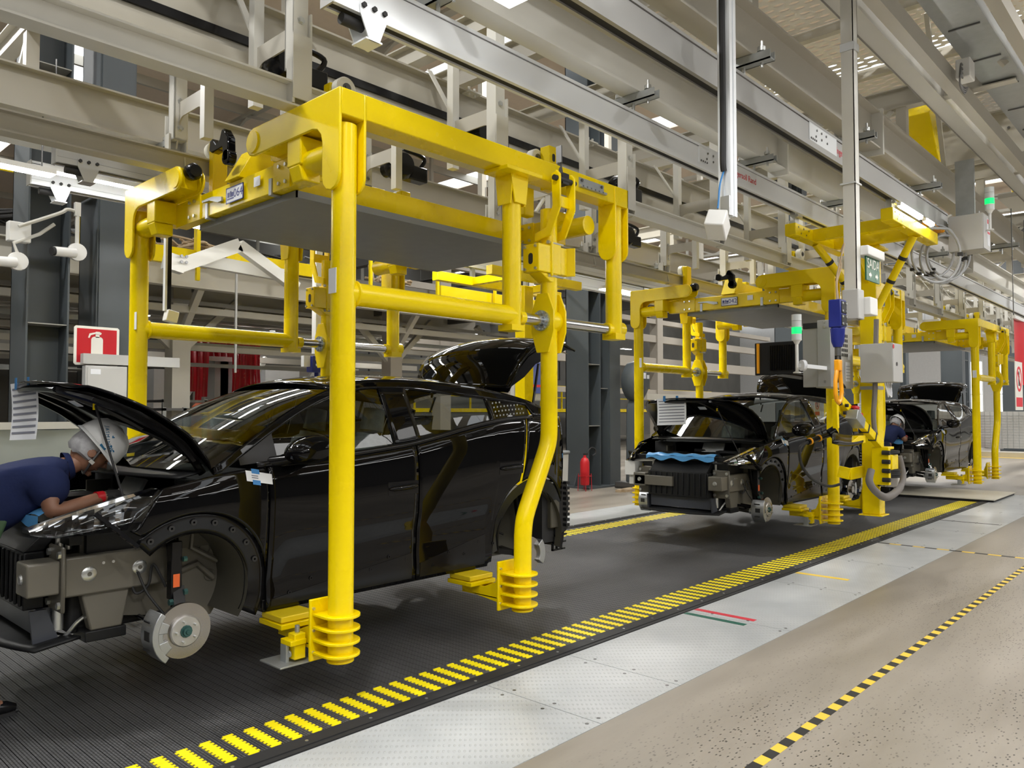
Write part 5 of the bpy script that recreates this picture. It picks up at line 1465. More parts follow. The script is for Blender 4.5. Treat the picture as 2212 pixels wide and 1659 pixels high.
# head plate with rollers and gripper
H = at(1905, 965, 2.92)
g = G(); g.bx(H.x - .09, H.x + .16, 2.84, 3.0, H.z - .03, H.z); g.bx(H.x - .10, H.x - .03, 2.82, 3.0, H.z - .42, H.z); hp = g.obj('head_plate', Yl, mn_, bev=.006)
g = G()
for k in range(4): g.cyl((H.x - .12, 2.80, H.z - .06 - k * .1), (H.x - .12, 2.88, H.z - .06 - k * .1), .025, 12)
g.obj('guide_roller', M['rubber'], hp)
g = G(); g.bx(H.x + .02, H.x + .24, 2.82, 3.0, H.z - .26, H.z - .09); gr = g.obj('gripper_body', Yl, mn_, bev=.012)
g = G(); g.bx(H.x + .22, H.x + .34, 2.86, 2.96, H.z - .23, H.z - .10); g.obj('gripper_cover', Yl, gr, bev=.015)
g = G(); g.prism(arc(H.x + .28, H.z - .15, .010, 0, 180, 6) + arc(H.x + .28, H.z - .19, .010, 180, 360, 6), 'y', 2.857, 2.861); g.obj('cover_slot', M['rubber'], gr, ang=0)
g = G()
for k, r in enumerate((.13, .14, .13, .135)): g.lathe([(0, 0), (r, 0), (r, .02), (0, .02)], (H.x + .14, 2.91, H.z - .34 + k * .022), 24)
g.lathe([(0, 0), (.13, 0), (.13, .03), (0, .03)], (H.x + .14, 2.91, H.z - .075), 24); g.obj('bellows', M['rubber'], gr)
g = G(); g.lathe([(0, 0), (.11, 0), (.11, .1), (0, .1)], (H.x + .14, 2.91, H.z - .45), 28); g.obj('steel_ring', M['steel'], gr)
g = G(); g.bx(H.x + .06, H.x + .2, 2.85, 2.97, H.z - .58, H.z - .45); g.obj('socket_block', M['black_satin'], gr, bev=.02)
# hex bracket and side box
g = G(); p0, p1, p2 = at(1811, 1018, 3.32), at(1836, 1024, 3.2), at(1866, 1018, 3.16)
g.beam(p0, p1, .03, .13); g.beam(p1, p2, .03, .13); g.obj('bent_bracket', Yl, mn_, bev=.004)
# handle with hose
g = G(); a, b_ = at(1745, 955, 3.3), at(1792, 938, 3.2); g.cyl(a, b_, .03, 14); g.cyl(b_, at(1805, 930, 3.15), .055, 16); hd_ = g.obj('tool_handle', M['black_satin'], mn_)
g = G()
for f in (.1, .5): p = a.lerp(b_, f); q = (b_ - a).normalized(); g.cyl(p - q * .01, p + q * .01, .037, 14)
g.obj('handle_ring', M['hook_orange'], hd_)
g = G(); g.tube(spline([a, at(1728, 968, 3.32), at(1732, 1005, 3.33), at(1755, 1035, 3.33), at(1790, 1050, 3.3), at(1815, 1046, 3.2)], 8), .016, 8); g.obj('air_hose', M['rubber'], hd_)
g = G(); g.grid(lambda u, v: tuple(at(lerp(1797, 1862, u), lerp(938, 958, v) + 6 * math.sin(3 * u), 3.05 - .1 * v)), 6, 3); g.obj('arm_cover', M['black_satin'], mn_, thick=.03)
g = G(); p = at(1838, 962, 3.0); g.prism([(p.x - .25, p.z), (p.x + .3, p.z + .02), (p.x + .3, p.z + .10), (p.x + .1, p.z + .10)], 'y', 2.95, 3.05); g.obj('arm_wedge', Yl, mn_, bev=.004)
# grey hose sleeve looping under the gripper
g = G(); g.tube(spline([at(1893, 690, 2.95), at(1890, 840, 2.95), at(1887, 900, 2.95), at(1892, 950, 2.93)], 8), .028, 8); g.tube(spline([at(1882, 1015, 2.85), at(1878, 1040, 2.85), at(1892, 1062, 2.82), at(1915, 1074, 2.80), at(1940, 1058, 2.80), at(1951, 1030, 2.82), at(1942, 985, 2.86)], 8), [.038] * 20 + [.042] * 15 + [.034] * 14, 12); g.obj('hose_sleeve', M['sleeve'], mn_)
# push button box
bb = thing('push_button_box', 'silver push button box with two red buttons on the yellow arm', 'control box', at(1848, 905, 2.9))
g = G(); g.box((0, 0, 0), (.24, .12, .11), Matrix.Rotation(.45, 3, 'Y')); g.obj('enclosure', M['galv'], bb, bev=.006)
g = G(); g.cyl((-.03, 0, .06), (-.01, 0, .10), .03, 16); g.cyl((-.01, 0, .10), (0, 0, .125), .042, 18); g.obj('stop_button', M['red'], bb)
g = G(); g.cyl((.05, -.02, .02), (.065, -.02, .055), .035, 16); g.obj('call_button', M['red'], bb)
# grey control box on the column
c0 = at(1928, 790, 2.74)
cb_ = thing('control_box', 'grey steel control box with round lock mounted on the yellow column', 'control box', (c0.x, 2.74, 1.93))
g = G(); g.bx(0, .34, 0, .34, 0, .43); g.obj('enclosure', M['box_grey'], cb_, bev=.004)
g = G(); g.bx(.004, .336, -.006, 0, .004, .426); dr = g.obj('door', M['box_grey'], cb_, bev=.002)
g = G(); g.cyl((.12, -.006, .2), (.12, -.012, .2), .022, 18); g.obj('lock', M['steel_dark'], dr)
g = G(); g.cyl((.02, -.007, .39), (.02, -.009, .39), .025, 20); g.obj('round_sticker', M['print_red'], dr)
g = G()
for k in range(4): g.tube(spline([(.05 + k * .07, .1, .0), (.06 + k * .05, .08, -.10 - .02 * k), (.16, .1, -.16 + .02 * k), (.24 - .02 * k, .12, -.1), (.27, .12, 0)]), .008, 6)
g.obj('loose_cable', M['paper'], cb_)
# operator panel: alu frame, monitor, perforated cabinet
op = thing('operator_panel', 'grey aluminium operator panel with black side cables beside the yellow column', 'control panel', (8.40, 3.2, 1.87))
g = G(); g.bx(0, .12, -.04, .10, 0, .72); g.bx(.02, .10, .10, .27, 0, .70); g.obj('frame_profile', M['alu_grey'], op, bev=.004)
g = G(); g.bx(.0, .12, .10, .26, .64, .70); g.obj('corner_cap', M['rubber'], op, bev=.004)
g = G()
for z in (.06, .64, .70): bolt(g, (-.0, .02, z), (-1, 0, 0), .014, .008)
g.obj('bolt', M['zinc'], op, ang=0)
g = G()
for k in range(9): g.lathe([(0, 0), (.035, 0), (.035, .03), (0, .03)], (.19, -.02, .08 + k * .066), 10, 'x')
g.tube(spline([(.2, -.03, .1), (.26, -.08, .02), (.34, -.06, .0), (.28, -.02, .08), (.2, -.02, .14)]), .010, 6); g.tube(spline([(.2, -.02, .6), (.24, -.05, .3), (.22, -.04, .1)]), .014, 6); g.obj('cable_gland', M['rubber'], op)
g = G(); p = at(1731, 800, 3.2) - Vector((8.40, 3.2, 1.87)); g.cyl((p.x, p.y, p.z + .05), (p.x + .03, p.y - .02, p.z + .05), .055, 20); g.bx(p.x, .0, p.y, p.y + .03, p.z + .03, p.z + .07); g.obj('knob', M['paper'], op)
pc = thing('monitor', 'black finned monitor with an orange edge stripe next to the operator panel', 'monitor', (8.44, 3.78, 2.02))
g = G(); g.bx(0, .06, -.24, .26, 0, .37); g.obj('casing', M['black_plastic'], pc, bev=.01)
g = G()
for k in range(14): g.bx(-.02, 0, -.20 + k * .02, -.192 + k * .02, .05, .33)
g.obj('cooling_fin', M['black_satin'], pc, ang=0)
g = G(); g.bx(-.022, .0, .20, .225, .02, .36); g.obj('edge_stripe', M['hook_orange'], pc, ang=0)
g = G(); g.beam((.03, .0, 0), (-.02, -.3, -.05), .03, .03); g.obj('monitor_arm', M['steel_dark'], pc)
pb = thing('perforated_cabinet', 'grey perforated equipment cabinet behind the blue hoist', 'cabinet', (8.72, 3.25, 1.87))
g = G(); g.bx(0, .60, 0, .2, 0, .70); g.obj('casing', M['box_grey'], pb, bev=.006)
g = G()
for i in range(7):
    for j in range(5): g.bx(.10 + i * .05, .13 + i * .05, -.003, 0, .36 + j * .055, .395 + j * .055)
g.obj('vent_hole', M['rubber'], pb, ang=0)
g = G(); g.bx(.36, .50, -.003, 0, .08, .3); g.bx(.44, .52, -.003, 0, .33, .40); g.obj('label', M['paper'], pb, ang=0)
g = G()
for k in range(5): g.bx(.37, .49, -.0045, -.003, .11 + k * .035, .115 + k * .035)
g.obj('label_print', M['paper_line'], pb, ang=0)
# stack lights
def stack(label, loc, lit=1, pole=.32, r=.05):
    t = thing('stack_light', label, 'signal lamp', loc)
    g = G(); g.cyl((0, 0, 0), (0, 0, pole), .016, 10); g.lathe([(0, 0), (.04, 0), (.04, .01), (.016, .02)], (0, 0, 0), 16); g.lathe([(.02, 0), (.035, .03), (.05, .04)], (0, 0, pole - .02), 16); g.obj('pole', M['white'], t)
    z = pole + .02
    for k in range(4):
        g = G(); g.lathe([(0, 0), (r, 0), (r, .064), (0, .064)], (0, 0, z), 20)
        g.obj(('green_segment' if k == 1 else 'clear_segment'), M['green_lamp' if k == 1 else 'lamp_clear'], t); z += .067
    return t
stack('signal tower with lit green segment beside the black monitor', (7.86, 3.3, 2.0))
stack('signal tower with lit green segment on the overhead grey cabinet', (10.40, 2.05, 3.72), pole=.22)
# overhead cabinet
oc = thing('overhead_cabinet', 'grey electrical cabinet hung at the end of the crane rail', 'cabinet', (10.28, 2.1, 3.50))
g = G(); g.bx(0, .34, 0, .36, 0, .42); g.obj('casing', M['box_grey'], oc, bev=.005)
g = G(); g.bx(.005, .335, -.008, 0, .005, .415); od = g.obj('door', M['box_grey'], oc, bev=.003)
g = G(); g.bx(.18, .30, -.010, -.008, .06, .38); g.obj('notice', M['paper'], od, ang=0)
g = G(); g.bx(.185, .295, -.0115, -.010, .32, .37); g.bx(.185, .295, -.0115, -.010, .20, .225); g.obj('notice_print', M['print_red'], od, ang=0)
g = G(); g.bx(.1, .14, .1, .3, .42, 1.1); g.obj('hanger', M['galv'], oc, ang=0)
# coiled cables under the rail end
for k, (px, py, r, y) in enumerate(((2022, 548, .30, 2.5), (2034, 560, .26, 2.55), (2012, 540, .30, 2.6), (2050, 556, .24, 2.45), (2056, 545, .28, 2.58))):
    c = at(px, py, y)
    e_ = (.75 + .04 * k, -.66)
    pts = [(c.x + e_[0] * r * math.sin(2 * PI * q / 24), y + e_[1] * r * math.sin(2 * PI * q / 24) + .01 * k, c.z + r * 1.12 * math.cos(2 * PI * q / 24)) for q in range(25)]
    top = (c.x + .1 * (k - 2), y, 3.74)
    g = G(); g.tube(pts, .015, 8, False); g.tube(spline([top, (top[0], y, 3.70), pts[2], pts[3]], 6), .015, 8)
    t = thing('cable_coil', ['outermost grey cable loop hanging below the crane rail end', 'second grey cable loop in the hanging bundle', 'grey cable loop at the left of the hanging bundle', 'tight grey cable loop at the right of the hanging bundle', 'large grey cable loop on the right of the hanging bundle'][k], 'cable', (0, 0, 0), group='cable loops hung from the crane rail')
    g.obj('cable', M['cable_grey'], t)
    g = G(); p = Vector(pts[6]); g.box(p, (.05, .05, .04)); p = Vector(pts[15]); g.box(p, (.05, .05, .03)); g.obj('cable_tie', M['rubber'], t, ang=0)
for k in range(6):
    g = G(); x = 9.75 + k * .09; g.bx(-.03, .03, -.05, .05, 0, .045); g.cyl((-.025, -.05, .02), (.025, -.05, .02), .02, 10)
    t = tag(g.obj('festoon_trolley', M['hook_orange'], bev=.004), 'small orange festoon trolley under the crane rail above the cable loops', 'trolley', 'festoon trolleys under the crane rail'); t.location = (x, 2.55, 3.732); t['label'] = '%s small orange festoon trolley from the left above the cable loops' % ORD[k]
# hanging posts: exit sign post and aluminium profile
sp_ = thing('sign_post', 'cream hanging post that carries the green exit sign', 'post', (5.90, 2.05, 2.28))
g = G(); g.bx(-.045, .045, -.045, -.039, 0, 4.1); g.bx(-.045, -.039, -.045, .045, 0, 4.1); g.bx(.039, .045, -.045, .045, 0, 4.1); g.bx(-.039, .039, -.039, -.03, .0, 4.1); g.obj('channel', M['cream_light'], sp_, ang=0)
g = G(); g.bx(-.06, .06, -.06, .06, .0, .22); g.obj('end_sleeve', M['box_grey'], sp_, bev=.008)
g = G(); g.bx(-.05, .05, -.055, .05, 2.0, 2.06); g.bx(-.06, .06, -.055, .06, 1.0, 1.012); g.obj('clamp', M['zinc'], sp_, ang=0)
es = thing('exit_sign', 'green SAIDA exit sign with arrow hung under a white lamp box', 'sign', (5.98, 1.99, 2.58))
g = G(); g.bx(0, .29, -.012, 0, 0, .18); g.obj('panel', M['sign_green'], es, ang=0)
text('SAIDA', 'lettering', M['sign_white'], es, .105, (.145, -.0135, .125), (1, 0, 0), (0, 0, 1), .001, squash=.88)
for x in (.08, .22):
    g = G(); g.prism([(x - .03, .035), (x, .035), (x, .02), (x + .03, .045), (x, .07), (x, .055), (x - .03, .055)], 'y', -.014, -.012); g.obj('arrow', M['sign_white'], es, ang=0)
g = G(); g.bx(-.04, .33, -.04, .05, .18, .25); g.obj('lamp_box', M['white'], es, bev=.006)
jb = tag(G().bx(0, .16, -.07, .07, 0, .13).obj('junction_box', M['white'], bev=.006), 'small white junction box at the foot of the sign post', 'junction box'); jb.location = (5.97, 2.02, 2.32)
# hoist
hs = thing('chain_hoist', 'blue hoist with black cover plates hanging beside the sign post', 'hoist', at(1809, 690, 2.08))
g = G(); g.bx(-.055, .055, -.045, .045, -.06, .14); g.lathe([(.03, -.20), (.045, -.16), (.052, -.06), (0, -.06)], (0, 0, 0), 18); bd_ = g.obj('body', M['hoist_blue'], hs, bev=.008)
g = G(); g.bx(-.046, .046, -.05, -.045, .04, .125); g.bx(-.046, .046, -.05, -.045, -.05, .03); g.obj('cover_plate', M['rubber'], bd_, bev=.003)
g = G()
for z in (-.035, .015, .055, .11):
    for x in (-.034, .034): g.cyl((x, -.05, z), (x, -.056, z), .008, 8)
g.obj('cover_bolt', M['zinc'], bd_, ang=0)
g = G(); g.cyl((0, 0, -.26), (0, 0, -.19), .022, 14); g.cyl((0, 0, -.30), (0, 0, -.25), .01, 8); g.obj('swivel', M['steel_dark'], hs)
g = G(); g.tube(spline([(0, 0, .14), (0, .0, .3), (.04, -.02, .46), (.10, -.02, .56), (.09, -.0, .50)], 6), .007, 8); g.tube(spline([(.03, 0, .14), (.0, .0, .26), (.03, -.02, .38), (.07, -.0, .44)], 6), .006, 8); g.bx(.045, .12, -.02, .02, .02, .06); g.obj('air_line', M['wood'], hs)
g = G(); g.bx(-.03, .03, -.02, .02, -.37, -.29); hk = g.obj('hook_head', M['hook_orange'], hs, bev=.006)
pts = [(-.03, -.37), (-.055, -.44), (-.06, -.53), (-.04, -.58), (0, -.60), (.04, -.58), (.06, -.52), (.045, -.44), (.03, -.37)]
g = G(); g.tube([(x, 0, z) for x, z in pts], .015, 8); g.obj('hook_eye', M['hook_orange'], hk)
al = thing('hanging_profile', 'silver slotted aluminium profile hanging down with a black cable', 'post', (4.46, 2.3, 2.82))
g = G()
for i in (-1, 1):
    for j in (-1, 1): g.bx(min(i * .008, i * .042), max(i * .008, i * .042), min(j * .008, j * .042), max(j * .008, j * .042), 0, 2.1)
g.bx(-.03, .03, -.03, .03, .002, 2.1); g.obj('profile', M['alu'], al, ang=0)
g = G(); g.tube(spline([(-.055, 0, 2.1), (-.056, 0, 1.2), (-.054, 0, .6), (-.06, 0, .35), (-.05, .0, .28)], 6), .02, 8); g.obj('cable_sleeve', M['rubber'], al)
g = G(); g.tube(spline([(-.05, 0, .28), (-.12, -.01, .18), (-.16, -.02, .06), (-.17, -.02, .02)], 6), .006, 6); g.obj('blue_cable', M['blue_tape'], al)
rd = thing('tag_reader', 'white tilted reader box at the foot of the hanging profile', 'reader', (4.30, 2.29, 2.74))
rm = Matrix.Rotation(.55, 3, 'Y') @ Matrix.Rotation(.3, 3, 'Z')
g = G(); g.box((0, 0, 0), (.15, .12, .12), rm); g.obj('casing', M['white'], rd, bev=.008)
g = G(); g.beam((.06, 0, .03), (.13, 0, .12), .02, .02); g.bx(.10, .115, -.03, .03, .08, .2); g.obj('mount', M['zinc'], rd)
# push button station on a thin post behind the first car
pp = thing('hanging_pendant', 'white hanging post with a blue push button box behind the first car roof', 'pendant', (4.86, 7.5, 2.1))
g = G(); g.bx(-.04, .04, -.04, .04, .15, 1.70); g.obj('post', M['white'], pp, ang=0)
g = G(); g.bx(-.10, .12, -.07, .05, -.06, .12); bx_ = g.obj('button_box', M['hoist_blue'], pp, bev=.01)
g = G(); g.bx(-.18, -.10, -.03, .03, -.0, .12); g.bx(.0, .1, -.075, -.07, .0, .1); g.obj('label_plate', M['paper'], bx_, ang=0)
g = G(); g.cyl((-.05, -.07, .08), (-.05, -.085, .08), .018, 12); g.cyl((-.05, -.07, .02), (-.05, -.085, .02), .018, 12); g.obj('push_button', M['zinc'], bx_)
g = G(); g.cyl((.08, -.075, .0), (.08, -.10, .0), .028, 12); g.obj('stop_button', M['red'], bx_)
g = G(); g.cyl((0, 0, -.16), (0, 0, -.06), .025, 10); g.obj('plug', M['hoist_blue'], bx_)
lp = thing('pendant_cable_post', 'thin black profile with small white box beside the far left post', 'pendant', at(362, 684, 6.9))
g = G(); g.bx(-.015, .02, -.02, .02, .05, .85); g.obj('profile', M['black_satin'], lp, ang=0)
g = G(); g.bx(-.035, -.016, -.022, .022, .05, .85); g.obj('alu_edge', M['alu'], lp, ang=0)
g = G(); g.box((.02, -.02, 0), (.10, .09, .10), Matrix.Rotation(.2, 3, 'Y')); g.obj('reader_box', M['white'], lp, bev=.006)
# ================================================================ people
def skin(name, mtl, verts, edges, rad, parent, root=0, sub=2):
    me = bpy.data.meshes.new(name); me.from_pydata([tuple(v) for v in verts], edges, [])
    o = bpy.data.objects.new(name, me); COL.objects.link(o); o.parent = parent
    md = o.modifiers.new('skin', 'SKIN'); md.use_smooth_shade = True
    for i, sv in enumerate(me.skin_vertices[0].data):
        r = rad[i]; sv.radius = (r, r) if not isinstance(r, tuple) else r
        sv.use_root = (i == root)
    ms = o.modifiers.new('sub', 'SUBSURF'); ms.levels = sub; ms.render_levels = sub
    me.materials.append(mtl)
    return o
def person(label, loc, J, rz=0, helmet_text=None, fat=1.0, scale=1.0):
    """J: joint positions. One continuous body; clothing, helmet and shoes on it."""
    t = thing('person', label, 'person', loc, rz)
    V = {k: Vector(v) * scale for k, v in J.items()}
    names = ['pelvis', 'belly', 'chest', 'neck0', 'neck', 'headlow', 'head', 'lsh', 'lel', 'lwr', 'rsh', 'rel', 'rwr', 'lhip', 'lkn', 'lan', 'rhip', 'rkn', 'ran', 'lha', 'rha', 'ltoe', 'rtoe']
    R = dict(pelvis=.125, belly=.13, chest=.14, neck0=.07, neck=.052, headlow=.07, head=.088, lsh=.062, lel=.047, lwr=.031, rsh=.062, rel=.047, rwr=.031, lhip=.085, lkn=.058, lan=.042, rhip=.085, rkn=.058, ran=.042, lha=.032, rha=.032, ltoe=.034, rtoe=.034)
    ix = {n: i for i, n in enumerate(names)}
    E_ = [('pelvis', 'belly'), ('belly', 'chest'), ('chest', 'neck0'), ('neck0', 'neck'), ('neck', 'headlow'), ('headlow', 'head'), ('chest', 'lsh'), ('lsh', 'lel'), ('lel', 'lwr'), ('lwr', 'lha'), ('chest', 'rsh'), ('rsh', 'rel'), ('rel', 'rwr'), ('rwr', 'rha'), ('pelvis', 'lhip'), ('lhip', 'lkn'), ('lkn', 'lan'), ('lan', 'ltoe'), ('pelvis', 'rhip'), ('rhip', 'rkn'), ('rkn', 'ran'), ('ran', 'rtoe')]
    body = skin('body', M['skin'], [V[n] for n in names], [(ix[a], ix[b]) for a, b in E_], [R[n] * (.96 if n in ('head', 'headlow', 'neck', 'neck0') else .96 * (fat * .5 + .5)) for n in names], t)
    # fingers, each a short bent chain rooted in the palm
    for sd in ('l', 'r'):
        wr, ha = V[sd + 'wr'], V[sd + 'ha']
        d = (ha - wr).normalized(); side = d.cross(Vector((0, 0, 1))).normalized(); dn = d.cross(side).normalized()
        if dn.z > 0: dn = -dn
        g = G()
        for k in range(4):
            b0 = ha + side * (k - 1.5) * .019 + d * .015; L = (.062, .072, .068, .052)[k]
            g.tube([b0, b0 + d * L * .5 + dn * .004, b0 + d * L * .8 + dn * .022, b0 + d * L * .86 + dn * .044], [.0095, .009, .008, .006], 8)
        b0 = ha - d * .025 + side * .03; g.tube([b0, b0 + side * .022 + d * .02 + dn * .01, b0 + side * .018 + d * .045 + dn * .025], [.011, .010, .007], 8)
        palm = G(); 
        g.tube([wr, wr + (ha - wr) * .5, ha + d * .02], [.026, .036, .034], 12)
        g.obj('glove', M['glove'], t)
        g = G(); g.tube([wr - d * .03, wr + d * .012], [.033, .034], 14); g.obj('glove_cuff', M['red'], t)
    # shirt over trunk and upper arms
    lsl = V['lsh'].lerp(V['lel'], .80); rsl = V['rsh'].lerp(V['rel'], .80)
    sv = [V['pelvis'].lerp(V['belly'], -.1), V['belly'], V['chest'], V['neck0'], V['lsh'], lsl, V['rsh'], rsl]
    skin('shirt', M['shirt'], sv, [(0, 1), (1, 2), (2, 3), (2, 4), (4, 5), (2, 6), (6, 7)], [q * fat for q in (.155, .165, .168, .078, .092, .078, .092, .078)], t, 2)
    g = G(); q = (V['neck'] - V['neck0']).normalized(); g.tube([V['neck0'] + q * .005, V['neck0'].lerp(V['neck'], .6)], [.084, .072], 16, False); g.obj('collar', M['shirt'], t)
    tv = [V['pelvis'].lerp(V['belly'], .75), V['pelvis'], V['lhip'], V['lkn'], V['lan'], V['rhip'], V['rkn'], V['ran']]
    skin('trousers', M['trousers'], tv, [(0, 1), (1, 2), (2, 3), (3, 4), (1, 5), (5, 6), (6, 7)], [.135, .14, .105, .08, .068, .105, .08, .068], t, 1)
    for sd in ('l', 'r'):
        an, to = V[sd + 'an'], V[sd + 'toe']
        d = (to - an); d.z = 0; d.normalize()
        b0 = Vector((an.x, an.y, 0))
        g = G(); g.tube([b0 - d * .07 + Vector((0, 0, .05)), b0 + Vector((0, 0, .055)), b0 + d * .09 + Vector((0, 0, .045)), b0 + d * .17 + Vector((0, 0, .038)), b0 + d * .215 + Vector((0, 0, .03))], [.038, .046, .044, .038, .02], 12); g.tube([b0 + Vector((0, 0, .05)), b0 + Vector((0, 0, .13))], [.05, .055], 12)
        so = g.obj('shoe', M['black_satin'], t)
        g = G(); g.tube([b0 - d * .085 + Vector((0, 0, .012)), b0 + d * .05 + Vector((0, 0, .012)), b0 + d * .225 + Vector((0, 0, .012))], [.012, .014, .012], 8)
        g.box(b0 + d * .07 + Vector((0, 0, .01)), (.27, .075, .018), Matrix((d, Vector((-d.y, d.x, 0)), Vector((0, 0, 1)))).transposed()); g.obj('sole', M['rubber'], so)
    # head details in the head frame: up axis along neck->head, forward given
    upv = (V['head'] - V['neck']).normalized(); f = V['look'] - V['head']; f = (f - upv * f.dot(upv)).normalized(); sdv = upv.cross(f)
    Hm = Matrix(((f.x, sdv.x, upv.x, V['head'].x), (f.y, sdv.y, upv.y, V['head'].y), (f.z, sdv.z, upv.z, V['head'].z), (0, 0, 0, 1)))
    g = G()
    g.lathe([(0, .115), (.05, .108), (.085, .075), (.092, .03), (.088, -.03), (.075, -.08), (.05, -.115), (0, -.125)], (0.008, 0, 0), 22)
    g.v = [(p[0] * 1.12, p[1] * .86, p[2]) for p in g.v]
    g.tube([(.098, 0, .0), (.118, 0, -.028), (.102, 0, -.036)], [.010, .015, .010], 8)
    for q in (-1, 1):
        g.lathe([(0, -.012), (.022, -.010), (.028, 0), (.02, .010), (0, .012)], (-.0, q * .084, -.02), 12, 'y')
    g.tube([(.085, -.025, -.068), (.097, 0, -.066), (.085, .025, -.068)], [.006, .009, .006], 6)
    g.lathe([(0, -.02), (.02, -.018), (.026, 0), (.0, .02)], (.078, 0, -.105), 10)
    g.xf(Hm); hd = g.obj('face', M['skin'], t)
    g = G()
    for q in (-1, 1): g.lathe([(0, -.006), (.010, -.004), (.012, 0), (.010, .004), (0, .006)], (.092, q * .033, -.002), 10, 'x'); g.tube([(.094, q * .016, .022), (.098, q * .035, .026), (.09, q * .052, .02)], .004, 5)
    g.xf(Hm); g.obj('eye', M['hair'], hd)
    g = G(); g.lathe([(0, .12), (.06, .11), (.092, .07), (.098, .02), (.09, -.03)], (-.012, 0, .004), 20); g.v = [(p[0] * 1.08, p[1] * .9, p[2]) for p in g.v]; g.xf(Hm); g.obj('hair', M['hair'], t)
    g = G(); g.lathe([(.101, .03), (.106, -.02), (.10, -.06), (.075, -.085)], (-.022, 0, .01), 22); g.v = [(min(p[0] * 1.0, .02), p[1] * .9, p[2] + .008 * math.sin(p[1] * 150)) for p in g.v]; g.xf(Hm); g.obj('hair_net', M['net'], t)
    # helmet
    g = G(); g.lathe([(0, .165), (.045, .16), (.085, .14), (.113, .10), (.124, .055), (.127, .025)], (0, 0, .0), 30)
    g.v = [(p[0] * 1.12, p[1] * .96, p[2] + (.012 if abs(p[1]) < .014 and p[2] > .06 else 0)) for p in g.v]
    def brim(u, v):
        a = 2 * PI * u; e = .012 + .05 * max(0, math.cos(a)) ** 2
        r = .126 + e * v
        return (1.12 * r * math.cos(a), .96 * r * math.sin(a), .027 - .018 * v * (1 + .6 * max(0, math.cos(a))))
    g.grid(brim, 36, 3)
    hm = Hm @ Matrix.Translation((.0, 0, .012)) @ Matrix.Rotation(.12, 4, 'Y')
    g.xf(hm); he = g.obj('helmet', M['helmet'], t, thick=.004)
    g = G(); g.tube([(.02, -.095, .02), (.035, -.092, -.06), (.06, -.05, -.118), (.065, 0, -.125), (.06, .05, -.118), (.035, .092, -.06), (.02, .095, .02)], .008, 6); g.xf(Hm); st_ = g.obj('chin_strap', M['steel_dark'], he)
    g = G(); g.box((.034, -.1, -.055), (.028, .006, .02)); g.xf(Hm); g.obj('strap_buckle', M['zinc'], st_)
    if helmet_text:
        # hand drawn name and marks on the side facing the aisle
        base = hm
        for i, ch in enumerate(helmet_text):
            a = math.radians(-124 + i * 7.2); zz = .115 - .0105 * i
            r = interp([(.025, .127), (.055, .124), (.10, .113), (.14, .085)], zz) + .004
            p = Vector((1.12 * r * math.cos(a), .96 * r * math.sin(a), zz)); nrm = Vector((math.cos(a), math.sin(a), .75)).normalized()
            rgt = Vector((-math.sin(a), math.cos(a), 0)); rgt = (rgt * math.cos(.65) - Vector((0, 0, 1)) * math.sin(.65)); rgt = (rgt - nrm * rgt.dot(nrm)).normalized(); u_ = nrm.cross(rgt)
            b3 = base.to_3x3()
            text(ch, 'drawn_letter', M['ink_blue'], he, .028, base @ (p + nrm * .006), b3 @ rgt, b3 @ u_, .0008)
        def mark(a, zz, pts, nm):
            r = interp([(.025, .127), (.055, .124), (.10, .113), (.14, .085)], zz) + .003
            a = math.radians(a); p = Vector((1.12 * r * math.cos(a), .96 * r * math.sin(a), zz)); nrm = Vector((math.cos(a), math.sin(a), .4)).normalized()
            rgt = Vector((-math.sin(a), math.cos(a), 0)); u_ = nrm.cross(rgt).normalized()
            g = G(); g.add([base @ (p + rgt * x + u_ * y + nrm * .002) for x, y in pts], [tuple(range(len(pts)))]); g.obj(nm, M['ink_blue'], he, ang=0)
        mark(-92, .104, [(0, -.009), (.009, .002), (.005, .008), (0, .003), (-.005, .008), (-.009, .002)], 'drawn_heart')
        for k in range(5):
            q = 2 * PI * k / 5
            mark(-72, .058, [(.0, .0), (.02 * math.cos(q - .35), .016 * math.sin(q - .35)), (.026 * math.cos(q), .022 * math.sin(q)), (.02 * math.cos(q + .35), .016 * math.sin(q + .35))], 'drawn_petal')
        mark(-88, .030, [(-.02, -.008), (.02, -.008), (.02, .008), (-.02, .008)], 'clip_tab')
    return t
# worker bent over the nose of the first car
BENT = dict(
    pelvis=(1.00, 4.90, 1.00), belly=(1.12, 4.89, 1.12), chest=(1.34, 4.86, 1.235), neck0=(1.50, 4.845, 1.29), neck=(1.56, 4.84, 1.305), headlow=(1.595, 4.83, 1.335), head=(1.64, 4.82, 1.385),
    lsh=(1.39, 4.69, 1.235), lel=(1.36, 4.59, 1.06), lwr=(1.63, 4.655, 1.125), lha=(1.71, 4.67, 1.125), rsh=(1.40, 5.03, 1.22), rel=(1.50, 5.10, 1.02), rwr=(1.72, 4.98, 1.06), rha=(1.80, 4.95, 1.055),
    lhip=(1.00, 4.80, .90), lkn=(1.04, 4.80, .50), lan=(1.06, 4.80, .09), ltoe=(1.23, 4.80, .04), rhip=(1.00, 5.02, .90), rkn=(1.03, 5.06, .50), ran=(1.03, 5.07, .09), rtoe=(1.20, 5.08, .04), look=(1.80, 4.79, 1.28))
person('worker in navy shirt and white helmet bent into the first car engine bay', (0, 0, 0), BENT, helmet_text='JASMINE', fat=1.22)
g = G(); g.box((1.13, 4.74, .93), (.07, .05, .26), Matrix.Rotation(.35, 3, 'Y'))
tag(g.obj('tool_pouch', M['green_pouch'], bev=.02), 'small green pouch on the belt of the bent worker', 'pouch')
